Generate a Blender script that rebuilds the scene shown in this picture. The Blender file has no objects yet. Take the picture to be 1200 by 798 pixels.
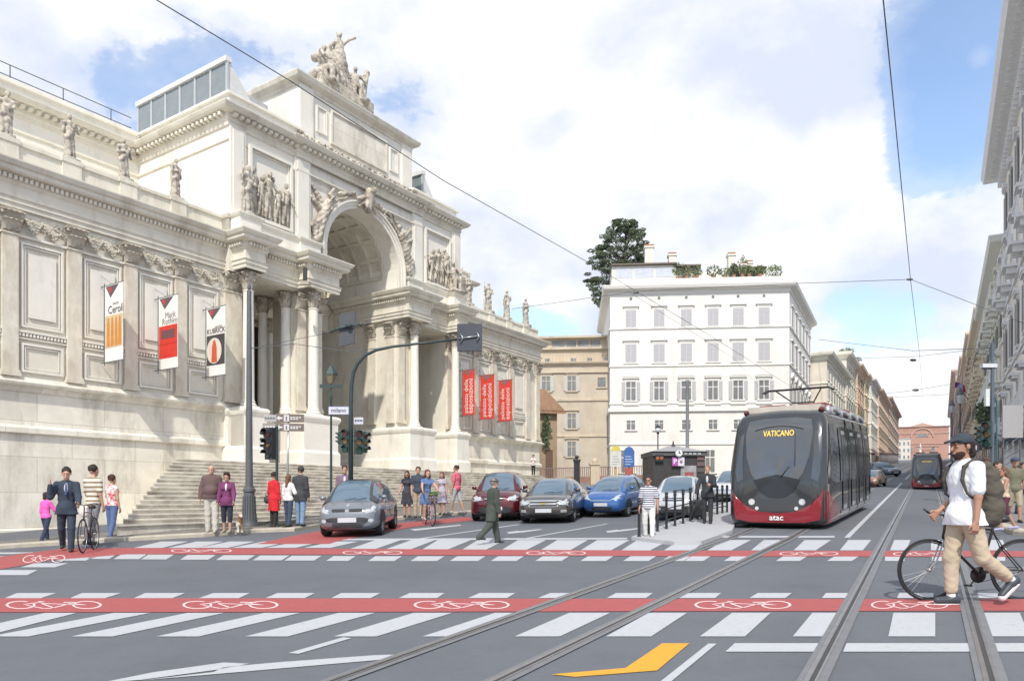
import bpy, bmesh, math, random
import numpy as np
from mathutils import Vector, Matrix
from mathutils.bvhtree import BVHTree
random.seed(7); rng = np.random.RandomState(7)
R = math.radians
scene = bpy.context.scene
col = scene.collection

# ------------------------------------------------------------------ camera
F = 870.0; CX = 600.0; CY = 583.0; EYE = 1.85
G1, G2 = .0481*.489, .0481*.872            # the street climbs 4.8 per cent away from the camera
cam_d = bpy.data.cameras.new('camera'); cam = bpy.data.objects.new('camera', cam_d); col.objects.link(cam)
cam.location = (0, 0, EYE); cam.rotation_euler = (R(90), 0, 0)
cam_d.sensor_width = 36; cam_d.lens = F/1200*36; cam_d.shift_y = (CY-399)/1200
cam_d.clip_start = .1; cam_d.clip_end = 5000
scene.camera = cam
vs = scene.view_settings
scene.display_settings.display_device = 'sRGB'
vs.view_transform = 'Standard'; vs.look = 'None'; vs.gamma = 1; vs.exposure = 0.30; vs.use_curve_mapping = False
scene.cycles.max_bounces = 6

# ------------------------------------------------------------------ sky with clouds
SUN_AZ = (-.10, -.995); SUN_EL = 46
w = bpy.data.worlds.new('World'); scene.world = w; w.use_nodes = True
nt = w.node_tree; nt.nodes.clear()
def N(tree, t, **k):
    n = tree.nodes.new(t)
    for a, b in k.items():
        if a == 'inp':
            for i, v in b.items(): n.inputs[i].default_value = v
        else: setattr(n, a, b)
    return n
sky = N(nt, 'ShaderNodeTexSky', sky_type='NISHITA', sun_disc=False)
sky.sun_elevation = R(SUN_EL); sky.sun_rotation = math.atan2(SUN_AZ[0], SUN_AZ[1]); sky.dust_density = .6; sky.ozone_density = 1.6
hs = N(nt, 'ShaderNodeHueSaturation', inp={'Saturation': 1.02, 'Value': 1.5}); nt.links.new(sky.outputs[0], hs.inputs['Color'])
bg1 = N(nt, 'ShaderNodeBackground', inp={1: .14}); nt.links.new(hs.outputs[0], bg1.inputs[0])
tc = N(nt, 'ShaderNodeTexCoord')
def dirpx(u, v):
    return Vector(((u-CX)/F, 1, (CY-v)/F)).normalized()
mp = N(nt, 'ShaderNodeMapping', inp={3: (1, 1, 1.5)}); nt.links.new(tc.outputs['Generated'], mp.inputs[0])
nz = N(nt, 'ShaderNodeTexNoise', inp={'Scale': 3.4, 'Detail': 12, 'Roughness': .60, 'Distortion': .15}); nt.links.new(mp.outputs[0], nz.inputs['Vector'])
nza = N(nt, 'ShaderNodeTexNoise', inp={'Scale': 11.0, 'Detail': 10, 'Roughness': .6}); nt.links.new(mp.outputs[0], nza.inputs['Vector'])
def M(op, a, b, clamp=False):
    m = N(nt, 'ShaderNodeMath', operation=op, use_clamp=clamp)
    for i, q in enumerate((a, b)):
        if q is None: continue
        if isinstance(q, (int, float)): m.inputs[i].default_value = q
        else: nt.links.new(q, m.inputs[i])
    return m.outputs[0]
acc = M('ADD', M('MULTIPLY', nz.outputs[0], .78), M('MULTIPLY', nza.outputs[0], .22))
# u, v, radius, weight (negative opens the blue, positive thickens the cloud)
for (u, v, rad, wt) in [(1150, 70, .15, -.30), (1085, 215, .07, -.20), (1120, 0, .15, -.14), (1150, 68, .018, .22), (1060, 385, .085, -.16), (560, 112, .08, -.11), (465, 95, .06, -.14), (590, 300, .07, -.06),
                        (600, 310, .11, -.13), (650, 372, .08, -.14), (215, 95, .07, -.22), (130, 120, .06, -.14), (340, 70, .08, -.15), (980, 375, .09, -.10),
                        (800, 130, .26, .22), (640, 215, .16, .12), (1080, 455, .05, .22), (1140, 290, .06, .25), (1060, 300, .10, .10), (60, 20, .2, .14), (350, 0, .14, .1), (960, 60, .14, .2), (900, 260, .15, .12)]:
    d = dirpx(u, v)
    vd = N(nt, 'ShaderNodeVectorMath', operation='DISTANCE'); nt.links.new(tc.outputs['Generated'], vd.inputs[0]); vd.inputs[1].default_value = d
    q = M('DIVIDE', vd.outputs['Value'], rad); q = M('POWER', q, 2.0); q = M('MULTIPLY', q, -1.0); q = M('EXPONENT', q, None)
    q = M('MULTIPLY', q, wt); acc = M('ADD', acc, q)
cr = N(nt, 'ShaderNodeValToRGB'); nt.links.new(acc, cr.inputs[0])
cr.color_ramp.elements[0].position = .33; cr.color_ramp.elements[0].color = (.10, .10, .10, 1)
cr.color_ramp.elements[1].position = .57; cr.color_ramp.elements[1].color = (1, 1, 1, 1)
e = cr.color_ramp.elements.new(.45); e.color = (.38, .38, .38, 1)
e = cr.color_ramp.elements.new(.485); e.color = (.86, .86, .86, 1)
nz2 = N(nt, 'ShaderNodeTexNoise', inp={'Scale': 5.5, 'Detail': 9, 'Roughness': .55}); nt.links.new(mp.outputs[0], nz2.inputs['Vector'])
cr2 = N(nt, 'ShaderNodeValToRGB'); nt.links.new(nz2.outputs[0], cr2.inputs[0])
cr2.color_ramp.elements[0].position = .38; cr2.color_ramp.elements[0].color = (.70, .76, .90, 1)
cr2.color_ramp.elements[1].position = .60; cr2.color_ramp.elements[1].color = (1, 1, 1, 1)
bg2 = N(nt, 'ShaderNodeBackground', inp={1: .90}); nt.links.new(cr2.outputs[0], bg2.inputs[0])
mx = N(nt, 'ShaderNodeMixShader'); nt.links.new(cr.outputs[0], mx.inputs[0]); nt.links.new(bg1.outputs[0], mx.inputs[1]); nt.links.new(bg2.outputs[0], mx.inputs[2])
wo = N(nt, 'ShaderNodeOutputWorld'); nt.links.new(mx.outputs[0], wo.inputs[0])
sd = bpy.data.lights.new('sun', 'SUN'); sd.energy = 3.1; sd.angle = R(1.2); sd.color = (1, .935, .83)
so = bpy.data.objects.new('sun', sd); col.objects.link(so)
ce = math.cos(R(SUN_EL))
so.rotation_euler = Vector((SUN_AZ[0]*ce, SUN_AZ[1]*ce, math.sin(R(SUN_EL)))).to_track_quat('Z', 'Y').to_euler()

# ------------------------------------------------------------------ measuring helpers: photograph pixels to the sloping ground
def gz(x, y): return G1*x+G2*y
def gp(u, v, dz=0.0):
    k = (u-CX)/F; m = (CY-v)/F; y = (EYE-dz)/(G1*k+G2-m); return Vector((k*y, y, EYE+m*y))
def up(u, v, y): return Vector(((u-CX)/F*y, y, EYE+(CY-v)/F*y))
SD = Vector((.489, .872, 0)); SL = Vector((.872, -.489, 0))
def st(lat, along, dz=0):
    p = SD*along+SL*lat; p.z = gz(p.x, p.y)+dz; return p

# ------------------------------------------------------------------ materials
MATS = {}
def mat(name, color, rough=.7, metal=0, var=.12, scale=3.0, bump=0, bscale=30, spec=.5, coat=0, trans=0, emit=None, stains=None, streak=0, blocks=None, alpha=None):
    if name in MATS: return MATS[name]
    m = bpy.data.materials.new(name); m.use_nodes = True; t = m.node_tree
    b = t.nodes['Principled BSDF']; b.inputs['Roughness'].default_value = rough; b.inputs['Metallic'].default_value = metal
    b.inputs['Specular IOR Level'].default_value = spec; b.inputs['Coat Weight'].default_value = coat
    b.inputs['Transmission Weight'].default_value = trans
    c = (*color, 1)
    tcn = N(t, 'ShaderNodeTexCoord'); L = t.links.new
    co = tcn.outputs['Object']
    cur = None
    if var > 0:
        n1 = N(t, 'ShaderNodeTexNoise', inp={'Scale': scale, 'Detail': 6, 'Roughness': .65}); L(co, n1.inputs['Vector'])
        r1 = N(t, 'ShaderNodeValToRGB'); L(n1.outputs[0], r1.inputs[0])
        r1.color_ramp.elements[0].position = .3; r1.color_ramp.elements[1].position = .7
        r1.color_ramp.elements[0].color = tuple(max(0, x*(1-var)) for x in color)+(1,)
        r1.color_ramp.elements[1].color = tuple(min(1, x*(1+var)) for x in color)+(1,)
        cur = r1.outputs[0]
    def mix(fac, a, bcol, mode='MIX'):
        q = N(t, 'ShaderNodeMix', data_type='RGBA', blend_type=mode)
        if isinstance(fac, float): q.inputs[0].default_value = fac
        else: L(fac, q.inputs[0])
        if a is None: q.inputs[6].default_value = c
        else: L(a, q.inputs[6])
        q.inputs[7].default_value = (*bcol, 1); return q.outputs[2]
    if stains:                                    # weathering patches
        scol, sc, lo, hi, amt = stains
        mp_ = N(t, 'ShaderNodeMapping', inp={3: (1, 1, .28 if streak else 1)}); L(co, mp_.inputs[0])
        n2 = N(t, 'ShaderNodeTexNoise', inp={'Scale': sc, 'Detail': 9, 'Roughness': .68}); L(mp_.outputs[0], n2.inputs['Vector'])
        mr = N(t, 'ShaderNodeMapRange', inp={1: lo, 2: hi, 3: 0, 4: amt}); L(n2.outputs[0], mr.inputs[0])
        cur = mix(mr.outputs[0], cur, scol)
    if blocks:                                    # masonry joints
        bw, bh, jc, ja = blocks
        mp2 = N(t, 'ShaderNodeSeparateXYZ'); L(co, mp2.inputs[0])
        ad = N(t, 'ShaderNodeMath', operation='ADD'); L(mp2.outputs[0], ad.inputs[0]); L(mp2.outputs[1], ad.inputs[1])
        cb = N(t, 'ShaderNodeCombineXYZ'); L(ad.outputs[0], cb.inputs[0]); L(mp2.outputs[2], cb.inputs[1])
        br = N(t, 'ShaderNodeTexBrick', inp={'Color1': (0, 0, 0, 1), 'Color2': (.35, .35, .35, 1), 'Mortar': (1, 1, 1, 1), 'Scale': 1, 'Mortar Size': .012, 'Mortar Smooth': .4, 'Brick Width': bw, 'Row Height': bh})
        L(cb.outputs[0], br.inputs['Vector'])
        ml = N(t, 'ShaderNodeMath', operation='MULTIPLY'); L(br.outputs[0], ml.inputs[0]); ml.inputs[1].default_value = ja
        cur = mix(ml.outputs[0], cur, jc)
    if cur is not None: L(cur, b.inputs['Base Color'])
    else: b.inputs['Base Color'].default_value = c
    if bump:
        n3 = N(t, 'ShaderNodeTexNoise', inp={'Scale': bscale, 'Detail': 5, 'Roughness': .6}); L(co, n3.inputs['Vector'])
        bp = N(t, 'ShaderNodeBump', inp={'Strength': bump, 'Distance': .02}); L(n3.outputs[0], bp.inputs['Height']); L(bp.outputs[0], b.inputs['Normal'])
    if emit:
        b.inputs['Emission Color'].default_value = (*emit[0], 1); b.inputs['Emission Strength'].default_value = emit[1]
    if alpha is not None: b.inputs['Alpha'].default_value = alpha
    MATS[name] = m; return m
def cm(color, rough=.8, **k):                      # a plain colour, named by its value
    return mat('paint_%02x%02x%02x_%d' % (*[int(255*min(1, x)**.45) for x in color], int(rough*10)), color, rough, **k)
stone = mat('travertine', (.715, .68, .59), .85, var=.07, scale=1.2, bump=.25, bscale=18, stains=((.34, .28, .21), 1.1, .50, .68, .5), streak=1)
stone_w = mat('travertine_white', (.785, .757, .685), .85, var=.05, scale=1.5, bump=.2, bscale=22, stains=((.40, .34, .27), 1.5, .53, .70, .42), streak=1)
stone_low = mat('travertine_base', (.79, .752, .66), .88, var=.13, scale=1.4, bump=.35, bscale=9, stains=((.31, .26, .2), 1.3, .48, .66, .55), streak=1, blocks=(1.9, 1.0, (.30, .25, .19), .5))
stone_d = mat('travertine_weathered', (.60, .55, .465), .9, var=.25, scale=3, bump=.5, bscale=30, stains=((.15, .125, .10), 3.2, .42, .62, .8))
stone_s = mat('travertine_statue', (.54, .49, .42), .9, var=.2, scale=5, bump=.5, bscale=25, stains=((.12, .105, .09), 4.5, .45, .62, .75))
step_m = mat('step_stone', (.65, .615, .54), .9, var=.16, scale=2.2, bump=.3, bscale=12, stains=((.24, .19, .14), 1.7, .47, .66, .6))
pave_m = mat('pavement_asphalt', (.19, .175, .155), .9, var=.15, scale=2.5, bump=.3, bscale=60, stains=((.10, .09, .08), 2, .5, .8, .5))
kerb_m = mat('kerb_stone', (.44, .40, .33), .85, var=.15, scale=4, bump=.3)
asph = mat('asphalt', (.138, .147, .166), .88, var=.05, scale=14, bump=.3, bscale=170, spec=.25, stains=((.098, .104, .115), .5, .47, .66, .42))
white_m = mat('road_paint_white', (.445, .455, .48), .75, var=.05, scale=18, stains=((.25, .265, .29), 14, .55, .72, .55))
red_m = mat('road_paint_red', (.36, .082, .082), .8, var=.06, scale=9, stains=((.24, .08, .075), 5, .5, .7, .45))
yel_m = mat('road_paint_yellow', (.62, .32, .025), .75, var=.06, scale=12, stains=((.4, .26, .05), 8, .55, .8, .5))
steel = mat('rail_steel', (.34, .33, .32), .38, metal=.75, var=.15, scale=6)
groove = mat('rail_groove', (.05, .05, .052), .7)
iron = mat('cast_iron', (.115, .125, .135), .5, metal=.2, var=.1, scale=8)
iron_d = mat('black_iron', (.022, .024, .028), .45, var=.1)
green_i = mat('green_iron', (.03, .055, .055), .5)
glass_d = mat('window_glass', (.05, .06, .07), .08, var=0, spec=.8)
glass_b = mat('car_glass', (.10, .15, .20), .04, var=0, spec=1.0)
rubber = mat('rubber', (.018, .018, .02), .8, var=.1)
chrome = mat('chrome', (.75, .76, .78), .18, metal=1, var=0)
alu = mat('alloy', (.42, .43, .45), .3, metal=.8, var=.05)
black_p = mat('black_plastic', (.02, .021, .023), .5, var=.1)
wire_m = mat('wire', (.09, .10, .115), .6, var=0)

# ------------------------------------------------------------------ mesh helpers
def meta(o, label=None, cat=None, group=None, kind=None):
    if label: o['label'] = label
    if cat: o['category'] = cat
    if group: o['group'] = group
    if kind: o['kind'] = kind
    return o
def thing(name, label, cat, loc=(0, 0, 0), rz=0.0, group=None, scale=1.0):
    o = bpy.data.objects.new(name, None); col.objects.link(o); o.location = loc; o.rotation_euler = (0, 0, rz); o.scale = (scale,)*3
    o.empty_display_size = .1
    return meta(o, label, cat, group)
class MB:
    def __init__(s): s.v = []; s.f = []
    def add(s, vs_, fs): 
        n = len(s.v); s.v += [tuple(p) for p in vs_]; s.f += [tuple(i+n for i in q) for q in fs]; return s
    def box(s, x0, x1, y0, y1, z0, z1):
        return s.add([(x0,y0,z0),(x1,y0,z0),(x1,y1,z0),(x0,y1,z0),(x0,y0,z1),(x1,y0,z1),(x1,y1,z1),(x0,y1,z1)],
                     [(0,3,2,1),(4,5,6,7),(0,1,5,4),(1,2,6,5),(2,3,7,6),(3,0,4,7)])
    def cbox(s, c, d, mtx=None):
        x, y, z = c; a, b, h = d[0]/2, d[1]/2, d[2]/2
        pts = [Vector((i*a, j*b, k*h)) for k in (-1, 1) for (i, j) in ((-1,-1),(1,-1),(1,1),(-1,1))]
        if mtx: pts = [mtx @ p for p in pts]
        return s.add([(p.x+x, p.y+y, p.z+z) for p in pts], [(0,3,2,1),(4,5,6,7),(0,1,5,4),(1,2,6,5),(2,3,7,6),(3,0,4,7)])
    def prism(s, poly, z0, z1):
        n = len(poly)
        v = [(p[0], p[1], z0 if len(p) < 3 else p[2]+z0) for p in poly]+[(p[0], p[1], z1 if len(p) < 3 else p[2]+z1) for p in poly]
        return s.add(v, [tuple(range(n-1, -1, -1)), tuple(range(n, 2*n))]+[(i, (i+1) % n, (i+1) % n+n, i+n) for i in range(n)])
    def extr(s, pts, off):                         # polygon of 3D points extruded by a vector
        n = len(pts); o = Vector(off)
        return s.add([tuple(p) for p in pts]+[tuple(Vector(p)+o) for p in pts], [tuple(range(n-1, -1, -1)), tuple(range(n, 2*n))]+[(i, (i+1) % n, (i+1) % n+n, i+n) for i in range(n)])
    def tube(s, pts, r, n=8, closed=False, caps=True):
        P = [Vector(p) for p in pts]; m = len(P); rr = r if isinstance(r, (list, tuple)) else [r]*m
        v = []; prev = None
        for i in range(m):
            if closed: t = P[(i+1) % m]-P[i-1]
            else: t = P[min(i+1, m-1)]-P[max(i-1, 0)]
            t.normalize()
            if prev is None:
                a = Vector((0, 0, 1)) if abs(t.z) < .9 else Vector((1, 0, 0)); a = (a-t*a.dot(t)).normalized()
            else: a = (prev-t*prev.dot(t)).normalized()
            prev = a; b = t.cross(a)
            for j in range(n):
                q = 2*math.pi*j/n; v.append(P[i]+(a*math.cos(q)+b*math.sin(q))*rr[i])
        f = []
        for i in range(m if closed else m-1):
            for j in range(n):
                a0 = i*n+j; a1 = i*n+(j+1) % n; b0 = ((i+1) % m)*n+j; b1 = ((i+1) % m)*n+(j+1) % n
                f.append((a0, a1, b1, b0))
        if caps and not closed: f += [tuple(range(n-1, -1, -1)), tuple(range((m-1)*n, m*n))]
        return s.add(v, f)
    def lathe(s, prof, n=20, c=(0, 0, 0), axis='z'):
        v = []; m = len(prof)
        for (r, z) in prof:
            for j in range(n):
                q = 2*math.pi*j/n; a, b = r*math.cos(q), r*math.sin(q)
                p = (a, b, z) if axis == 'z' else ((z, a, b) if axis == 'x' else (b, z, a))
                v.append((p[0]+c[0], p[1]+c[1], p[2]+c[2]))
        f = [(i*n+j, i*n+(j+1) % n, (i+1)*n+(j+1) % n, (i+1)*n+j) for i in range(m-1) for j in range(n)]
        f += [tuple(range(n-1, -1, -1)), tuple(range((m-1)*n, m*n))]
        return s.add(v, f)
    def ball(s, c, r, n=8, m=5):
        if not isinstance(r, (tuple, list)): r = (r, r, r)
        v = [(c[0], c[1], c[2]-r[2])]
        for i in range(1, m):
            a = math.pi*i/m-math.pi/2
            for j in range(n):
                q = 2*math.pi*j/n; v.append((c[0]+r[0]*math.cos(a)*math.cos(q), c[1]+r[1]*math.cos(a)*math.sin(q), c[2]+r[2]*math.sin(a)))
        v.append((c[0], c[1], c[2]+r[2])); k = len(v)-1
        f = [(0, 1+(j+1) % n, 1+j) for j in range(n)]
        f += [(1+i*n+j, 1+i*n+(j+1) % n, 1+(i+1)*n+(j+1) % n, 1+(i+1)*n+j) for i in range(m-2) for j in range(n)]
        f += [(1+(m-2)*n+j, 1+(m-2)*n+(j+1) % n, k) for j in range(n)]
        return s.add(v, f)
    def sweep(s, path, prof, close_ends=True):
        """profile [(out, z)] swept along a plan path, outwards = right of travel, mitred corners"""
        P = [Vector((p[0], p[1])) for p in path]; m = len(P); k = len(prof); v = []
        for i in range(m):
            def rn(a, b): t = (b-a).normalized(); return Vector((t.y, -t.x))
            if i == 0: o = rn(P[0], P[1])
            elif i == m-1: o = rn(P[-2], P[-1])
            else:
                a = rn(P[i-1], P[i]); b = rn(P[i], P[i+1]); o = a+b; o = o/max(.3, o.dot(a))
            for (q, z) in prof: v.append((P[i].x+o.x*q, P[i].y+o.y*q, z))
        f = [(i*k+j, (i+1)*k+j, (i+1)*k+j+1, i*k+j+1) for i in range(m-1) for j in range(k-1)]
        if close_ends: f += [tuple(range(k)), tuple(range((m-1)*k+k-1, (m-1)*k-1, -1))]
        return s.add(v, f)
    def mesh(s, name, mats, smooth=False, recalc=True):
        me = bpy.data.meshes.new(name); me.from_pydata(s.v, [], s.f)
        for m_ in (mats if isinstance(mats, (list, tuple)) else [mats]): me.materials.append(m_)
        if recalc:
            bm = bmesh.new(); bm.from_mesh(me); bmesh.ops.recalc_face_normals(bm, faces=bm.faces); bm.to_mesh(me); bm.free()
        if smooth:
            for p in me.polygons: p.use_smooth = True
            if smooth != 'all':
                try: me.set_sharp_from_angle(angle=R(smooth if not isinstance(smooth, bool) else 40))
                except Exception: pass
        return me
    def build(s, name, m_, parent=None, smooth=False, recalc=True, **k):
        me = s.mesh(name, m_, smooth, recalc); o = bpy.data.objects.new(name, me); col.objects.link(o)
        if parent is not None: o.parent = parent
        return meta(o, **k)
def inst(name, me, parent=None, loc=(0, 0, 0), rot=(0, 0, 0), scale=(1, 1, 1), **k):
    o = bpy.data.objects.new(name, me); col.objects.link(o); o.location = loc; o.rotation_euler = rot
    o.scale = scale if isinstance(scale, (tuple, list)) else (scale,)*3
    if parent is not None: o.parent = parent
    return meta(o, **k)
def copy_tree(o, parent=None):
    c = o.copy(); col.objects.link(c); c.parent = parent
    for ch in [q for q in list(o.children)]: copy_tree(ch, c)
    return c
def text_mesh(txt, size, m_, depth=.004, align='CENTER', bold=0.0):
    cu = bpy.data.curves.new('writing', 'FONT'); cu.body = txt; cu.size = size; cu.align_x = align; cu.align_y = 'CENTER'; cu.extrude = depth; cu.offset = bold; cu.resolution_u = 2
    o = bpy.data.objects.new('writing', cu); col.objects.link(o)
    dg = bpy.context.evaluated_depsgraph_get(); me = bpy.data.meshes.new_from_object(o.evaluated_get(dg)); me.name = 'writing'
    bpy.data.objects.remove(o); me.materials.clear(); me.materials.append(m_); return me
def mat_from(p, rz): return Matrix.Translation(p) @ Matrix.Rotation(rz, 4, 'Z')

# ------------------------------------------------------------------ signed-distance modelling (figures, statues)
import openvdb as vdb
def sdf_mesh(prims, vox, disp=None, cuts=()):
    """prims: ('rc',a,b,ra,rb,k) tapered limb | ('el',c,(rx,ry,rz),k[,rot]) ellipsoid | ('-el',...) carve; cuts: (point, normal) keep the side n.p<0"""
    lo = np.array([1e9]*3); hi = -lo
    bb = []
    for p in prims:
        if p[0] == 'rc': a, b = np.array(p[1], float), np.array(p[2], float); r = max(p[3], p[4]); l, h = np.minimum(a, b)-r, np.maximum(a, b)+r
        else: c = np.array(p[1], float); r = max(p[2]); l, h = c-r, c+r
        bb.append((l, h)); lo = np.minimum(lo, l); hi = np.maximum(hi, h)
    lo -= 3*vox+.02; hi += 3*vox+.02; nn = np.ceil((hi-lo)/vox).astype(int)+1
    Fd = np.full(nn, .2, dtype=np.float32)
    ax = [lo[i]+vox*np.arange(nn[i]) for i in range(3)]
    for p, (l, h) in zip(prims, bb):
        k = p[5] if p[0] == 'rc' else p[3]
        pad = k+3*vox
        i0 = np.clip(np.floor((l-pad-lo)/vox).astype(int), 0, nn); i1 = np.clip(np.ceil((h+pad-lo)/vox).astype(int)+1, 0, nn)
        sl = tuple(slice(i0[i], i1[i]) for i in range(3))
        X, Y, Z = np.meshgrid(ax[0][sl[0]], ax[1][sl[1]], ax[2][sl[2]], indexing='ij', sparse=True)
        if p[0] == 'rc':
            a, b = np.array(p[1], float), np.array(p[2], float); ba = b-a; L2 = max(1e-9, ba @ ba)
            t = np.clip(((X-a[0])*ba[0]+(Y-a[1])*ba[1]+(Z-a[2])*ba[2])/L2, 0, 1)
            d = np.sqrt((X-a[0]-t*ba[0])**2+(Y-a[1]-t*ba[1])**2+(Z-a[2]-t*ba[2])**2)-(p[3]+t*(p[4]-p[3]))
        else:
            c = p[1]; r = p[2]; x, y, z = X-c[0], Y-c[1], Z-c[2]
            if len(p) > 4:
                m3 = np.array(p[4]).T; x, y, z = (m3[0][0]*x+m3[0][1]*y+m3[0][2]*z, m3[1][0]*x+m3[1][1]*y+m3[1][2]*z, m3[2][0]*x+m3[2][1]*y+m3[2][2]*z)
            k0 = np.sqrt((x/r[0])**2+(y/r[1])**2+(z/r[2])**2)+1e-6; k1 = np.sqrt((x/r[0]**2)**2+(y/r[1]**2)**2+(z/r[2]**2)**2)+1e-6
            d = k0*(k0-1)/k1
        A = Fd[sl]
        if p[0][0] == '-':
            Fd[sl] = np.maximum(A, -d)
        else:
            kk = max(k, 1e-4); hh = np.clip(.5+.5*(A-d)/kk, 0, 1); Fd[sl] = A+(d-A)*hh-kk*hh*(1-hh)
    X, Y, Z = np.meshgrid(*ax, indexing='ij', sparse=True)
    if disp is not None: Fd = Fd+disp(X, Y, Z)
    for (q, n_) in cuts: Fd = np.maximum(Fd, (X-q[0])*n_[0]+(Y-q[1])*n_[1]+(Z-q[2])*n_[2])
    g = vdb.FloatGrid(.2); g.copyFromArray(np.ascontiguousarray(Fd, dtype=np.float32))
    pts, quads = g.convertToQuads(0.0)
    b = MB(); b.v = [tuple(q) for q in (np.array(pts)*vox+lo)]; b.f = [tuple(int(i) for i in q) for q in quads]
    return b
def ss(a, b, x):
    t = min(1, max(0, (x-a)/(b-a))); return t*t*(3-2*t)
def hermite(xs, ys, x):                             # smooth interpolation through a table
    xs = np.array(xs, float); ys = np.array(ys, float)
    dd = np.gradient(ys, xs); x = np.clip(x, xs[0], xs[-1]); i = np.clip(np.searchsorted(xs, x)-1, 0, len(xs)-2)
    h = xs[i+1]-xs[i]; t = (x-xs[i])/h; s0 = (ys[i+1]-ys[i])/h
    a = np.where(np.sign(dd[i]) != np.sign(s0), 0, dd[i]); b = np.where(np.sign(dd[i+1]) != np.sign(s0), 0, dd[i+1])
    a = np.clip(a, -3*abs(s0), 3*abs(s0)); b = np.clip(b, -3*abs(s0), 3*abs(s0))
    return (2*t**3-3*t**2+1)*ys[i]+(t**3-2*t**2+t)*h*a+(-2*t**3+3*t**2)*ys[i+1]+(t**3-t**2)*h*b
# ------------------------------------------------------------------ ground, road, pavements, markings
PS = 1.25; PX, PY = -13.984*PS, 20.276*PS                 # palace origin and scale
PD = Vector((.55, .835, 0)); PN = Vector((.835, -.55, 0)); PRZ = math.atan2(.835, .55)
def to_sn(x, y): dx, dy = x-PX, y-PY; return dx*.55+dy*.835, dx*.835-dy*.55
def pv(s, n, z=0.0):                                     # palace units to world
    p = Vector((PX, PY, 0))+PD*(s*PS)+PN*(n*PS); p.z = EYE+PS*(z-EYE); return p
def dip(x, y):
    s, n = to_sn(x, y); return .62*(1-ss(.6, 5.8, n))*(1-ss(4.5, 9, s))
b = MB(); xs = list(range(-300, 301, 25)); ys = list(range(-60, 901, 30))
for y in ys:
    for x in xs: b.v.append((x, y, gz(x, y)-.75-(.0 if y < 400 else (y-400)*.01)))
nx = len(xs); b.f = [(j*nx+i, j*nx+i+1, (j+1)*nx+i+1, (j+1)*nx+i) for j in range(len(ys)-1) for i in range(nx-1)]
b.build('ground', pave_m, kind='structure')
def sheet(name, quadpts, m_, dz, thick=0.0, kind='structure'):
    b = MB(); P = [(p.x, p.y, p.z+dz) for p in quadpts]
    if thick: b.prism([(p[0], p[1], p[2]) for p in P], -thick, 0)
    else: b.add(P, [tuple(range(len(P)))])
    return b.build(name, m_, kind=kind)
# road surface: a fine sheet that carries the asphalt
b = MB(); lats = [-60, -40, -22, -14, -8, -4, 0, 4, 8, 14, 24, 50]; als = [-30, -10, 0, 5, 10, 15, 20, 25, 30, 40, 60, 90, 130, 180, 260, 380, 560, 800]
for a in als:
    for l in lats: b.v.append(tuple(st(l, a)))
nl = len(lats); b.f = [(j*nl+i, j*nl+i+1, (j+1)*nl+i+1, (j+1)*nl+i) for j in range(len(als)-1) for i in range(nl-1)]
b.build('road', asph, kind='structure')
# left pavement in front of the palace (kerb follows the measured line) – grid so that it can fall towards the wing wall
KERB = [gp(-160, 655), gp(-60, 647), gp(57, 639.5), gp(150, 634), gp(239, 629), gp(300, 624), gp(345, 622.5), gp(378, 617), gp(440, 611.5), gp(545, 602.5), gp(600, 596.5), gp(660, 588)]
KERB += [st(-14.2, 60)+Vector((0,0,0)), st(-14.2, 110), st(-14.2, 400)]
KH = .12
def kerb_line(P, name, h=KH, wd=.3, side=1):
    path = [(p.x, p.y) for p in P]; b = MB(); prof = [(0, -.3), (0, h-.03), (-.03, h), (-wd, h), (-wd, -.3)]
    k = len(prof); Pv = [Vector(q) for q in path]; m = len(Pv)
    for i in range(m):
        def rn(a, c): t = (c-a).normalized(); return Vector((t.y, -t.x))*side
        o = rn(Pv[0], Pv[1]) if i == 0 else (rn(Pv[-2], Pv[-1]) if i == m-1 else (rn(Pv[i-1], Pv[i])+rn(Pv[i], Pv[i+1]))/2)
        for (q, z) in prof: x, y = Pv[i].x+o.x*q, Pv[i].y+o.y*q; b.v.append((x, y, gz(x, y)+z))
    b.f = [(i*k+j, (i+1)*k+j, (i+1)*k+j+1, i*k+j+1) for i in range(m-1) for j in range(k-1)]+[tuple(range(k)), tuple(range((m-1)*k, m*k))]
    return b.build(name, kerb_m, kind='structure')
kerb_line(KERB, 'kerb_palace_side')
b = MB(); cols = 22
for i in range(len(KERB)-1):
    pass
fine = []
for i in range(len(KERB)-1):
    n_ = 4 if i < 11 else 1
    for k in range(n_): fine.append(KERB[i].lerp(KERB[i+1], k/n_))
fine.append(KERB[-1])
for i, p in enumerate(fine):
    a = fine[max(0, i-1)]; c = fine[min(len(fine)-1, i+1)]; t = (c-a); t.z = 0; t.normalize(); o = Vector((-t.y, t.x, 0))
    for j in range(cols):
        q = p+o*(.29+j*.8); b.v.append((q.x, q.y, gz(q.x, q.y)+KH-.004-dip(q.x, q.y)))
b.f = [(i*cols+j, i*cols+j+1, (i+1)*cols+j+1, (i+1)*cols+j) for i in range(len(fine)-1) for j in range(cols-1)]
b.build('pavement_palace_side', pave_m, smooth='all', kind='structure')
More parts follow.
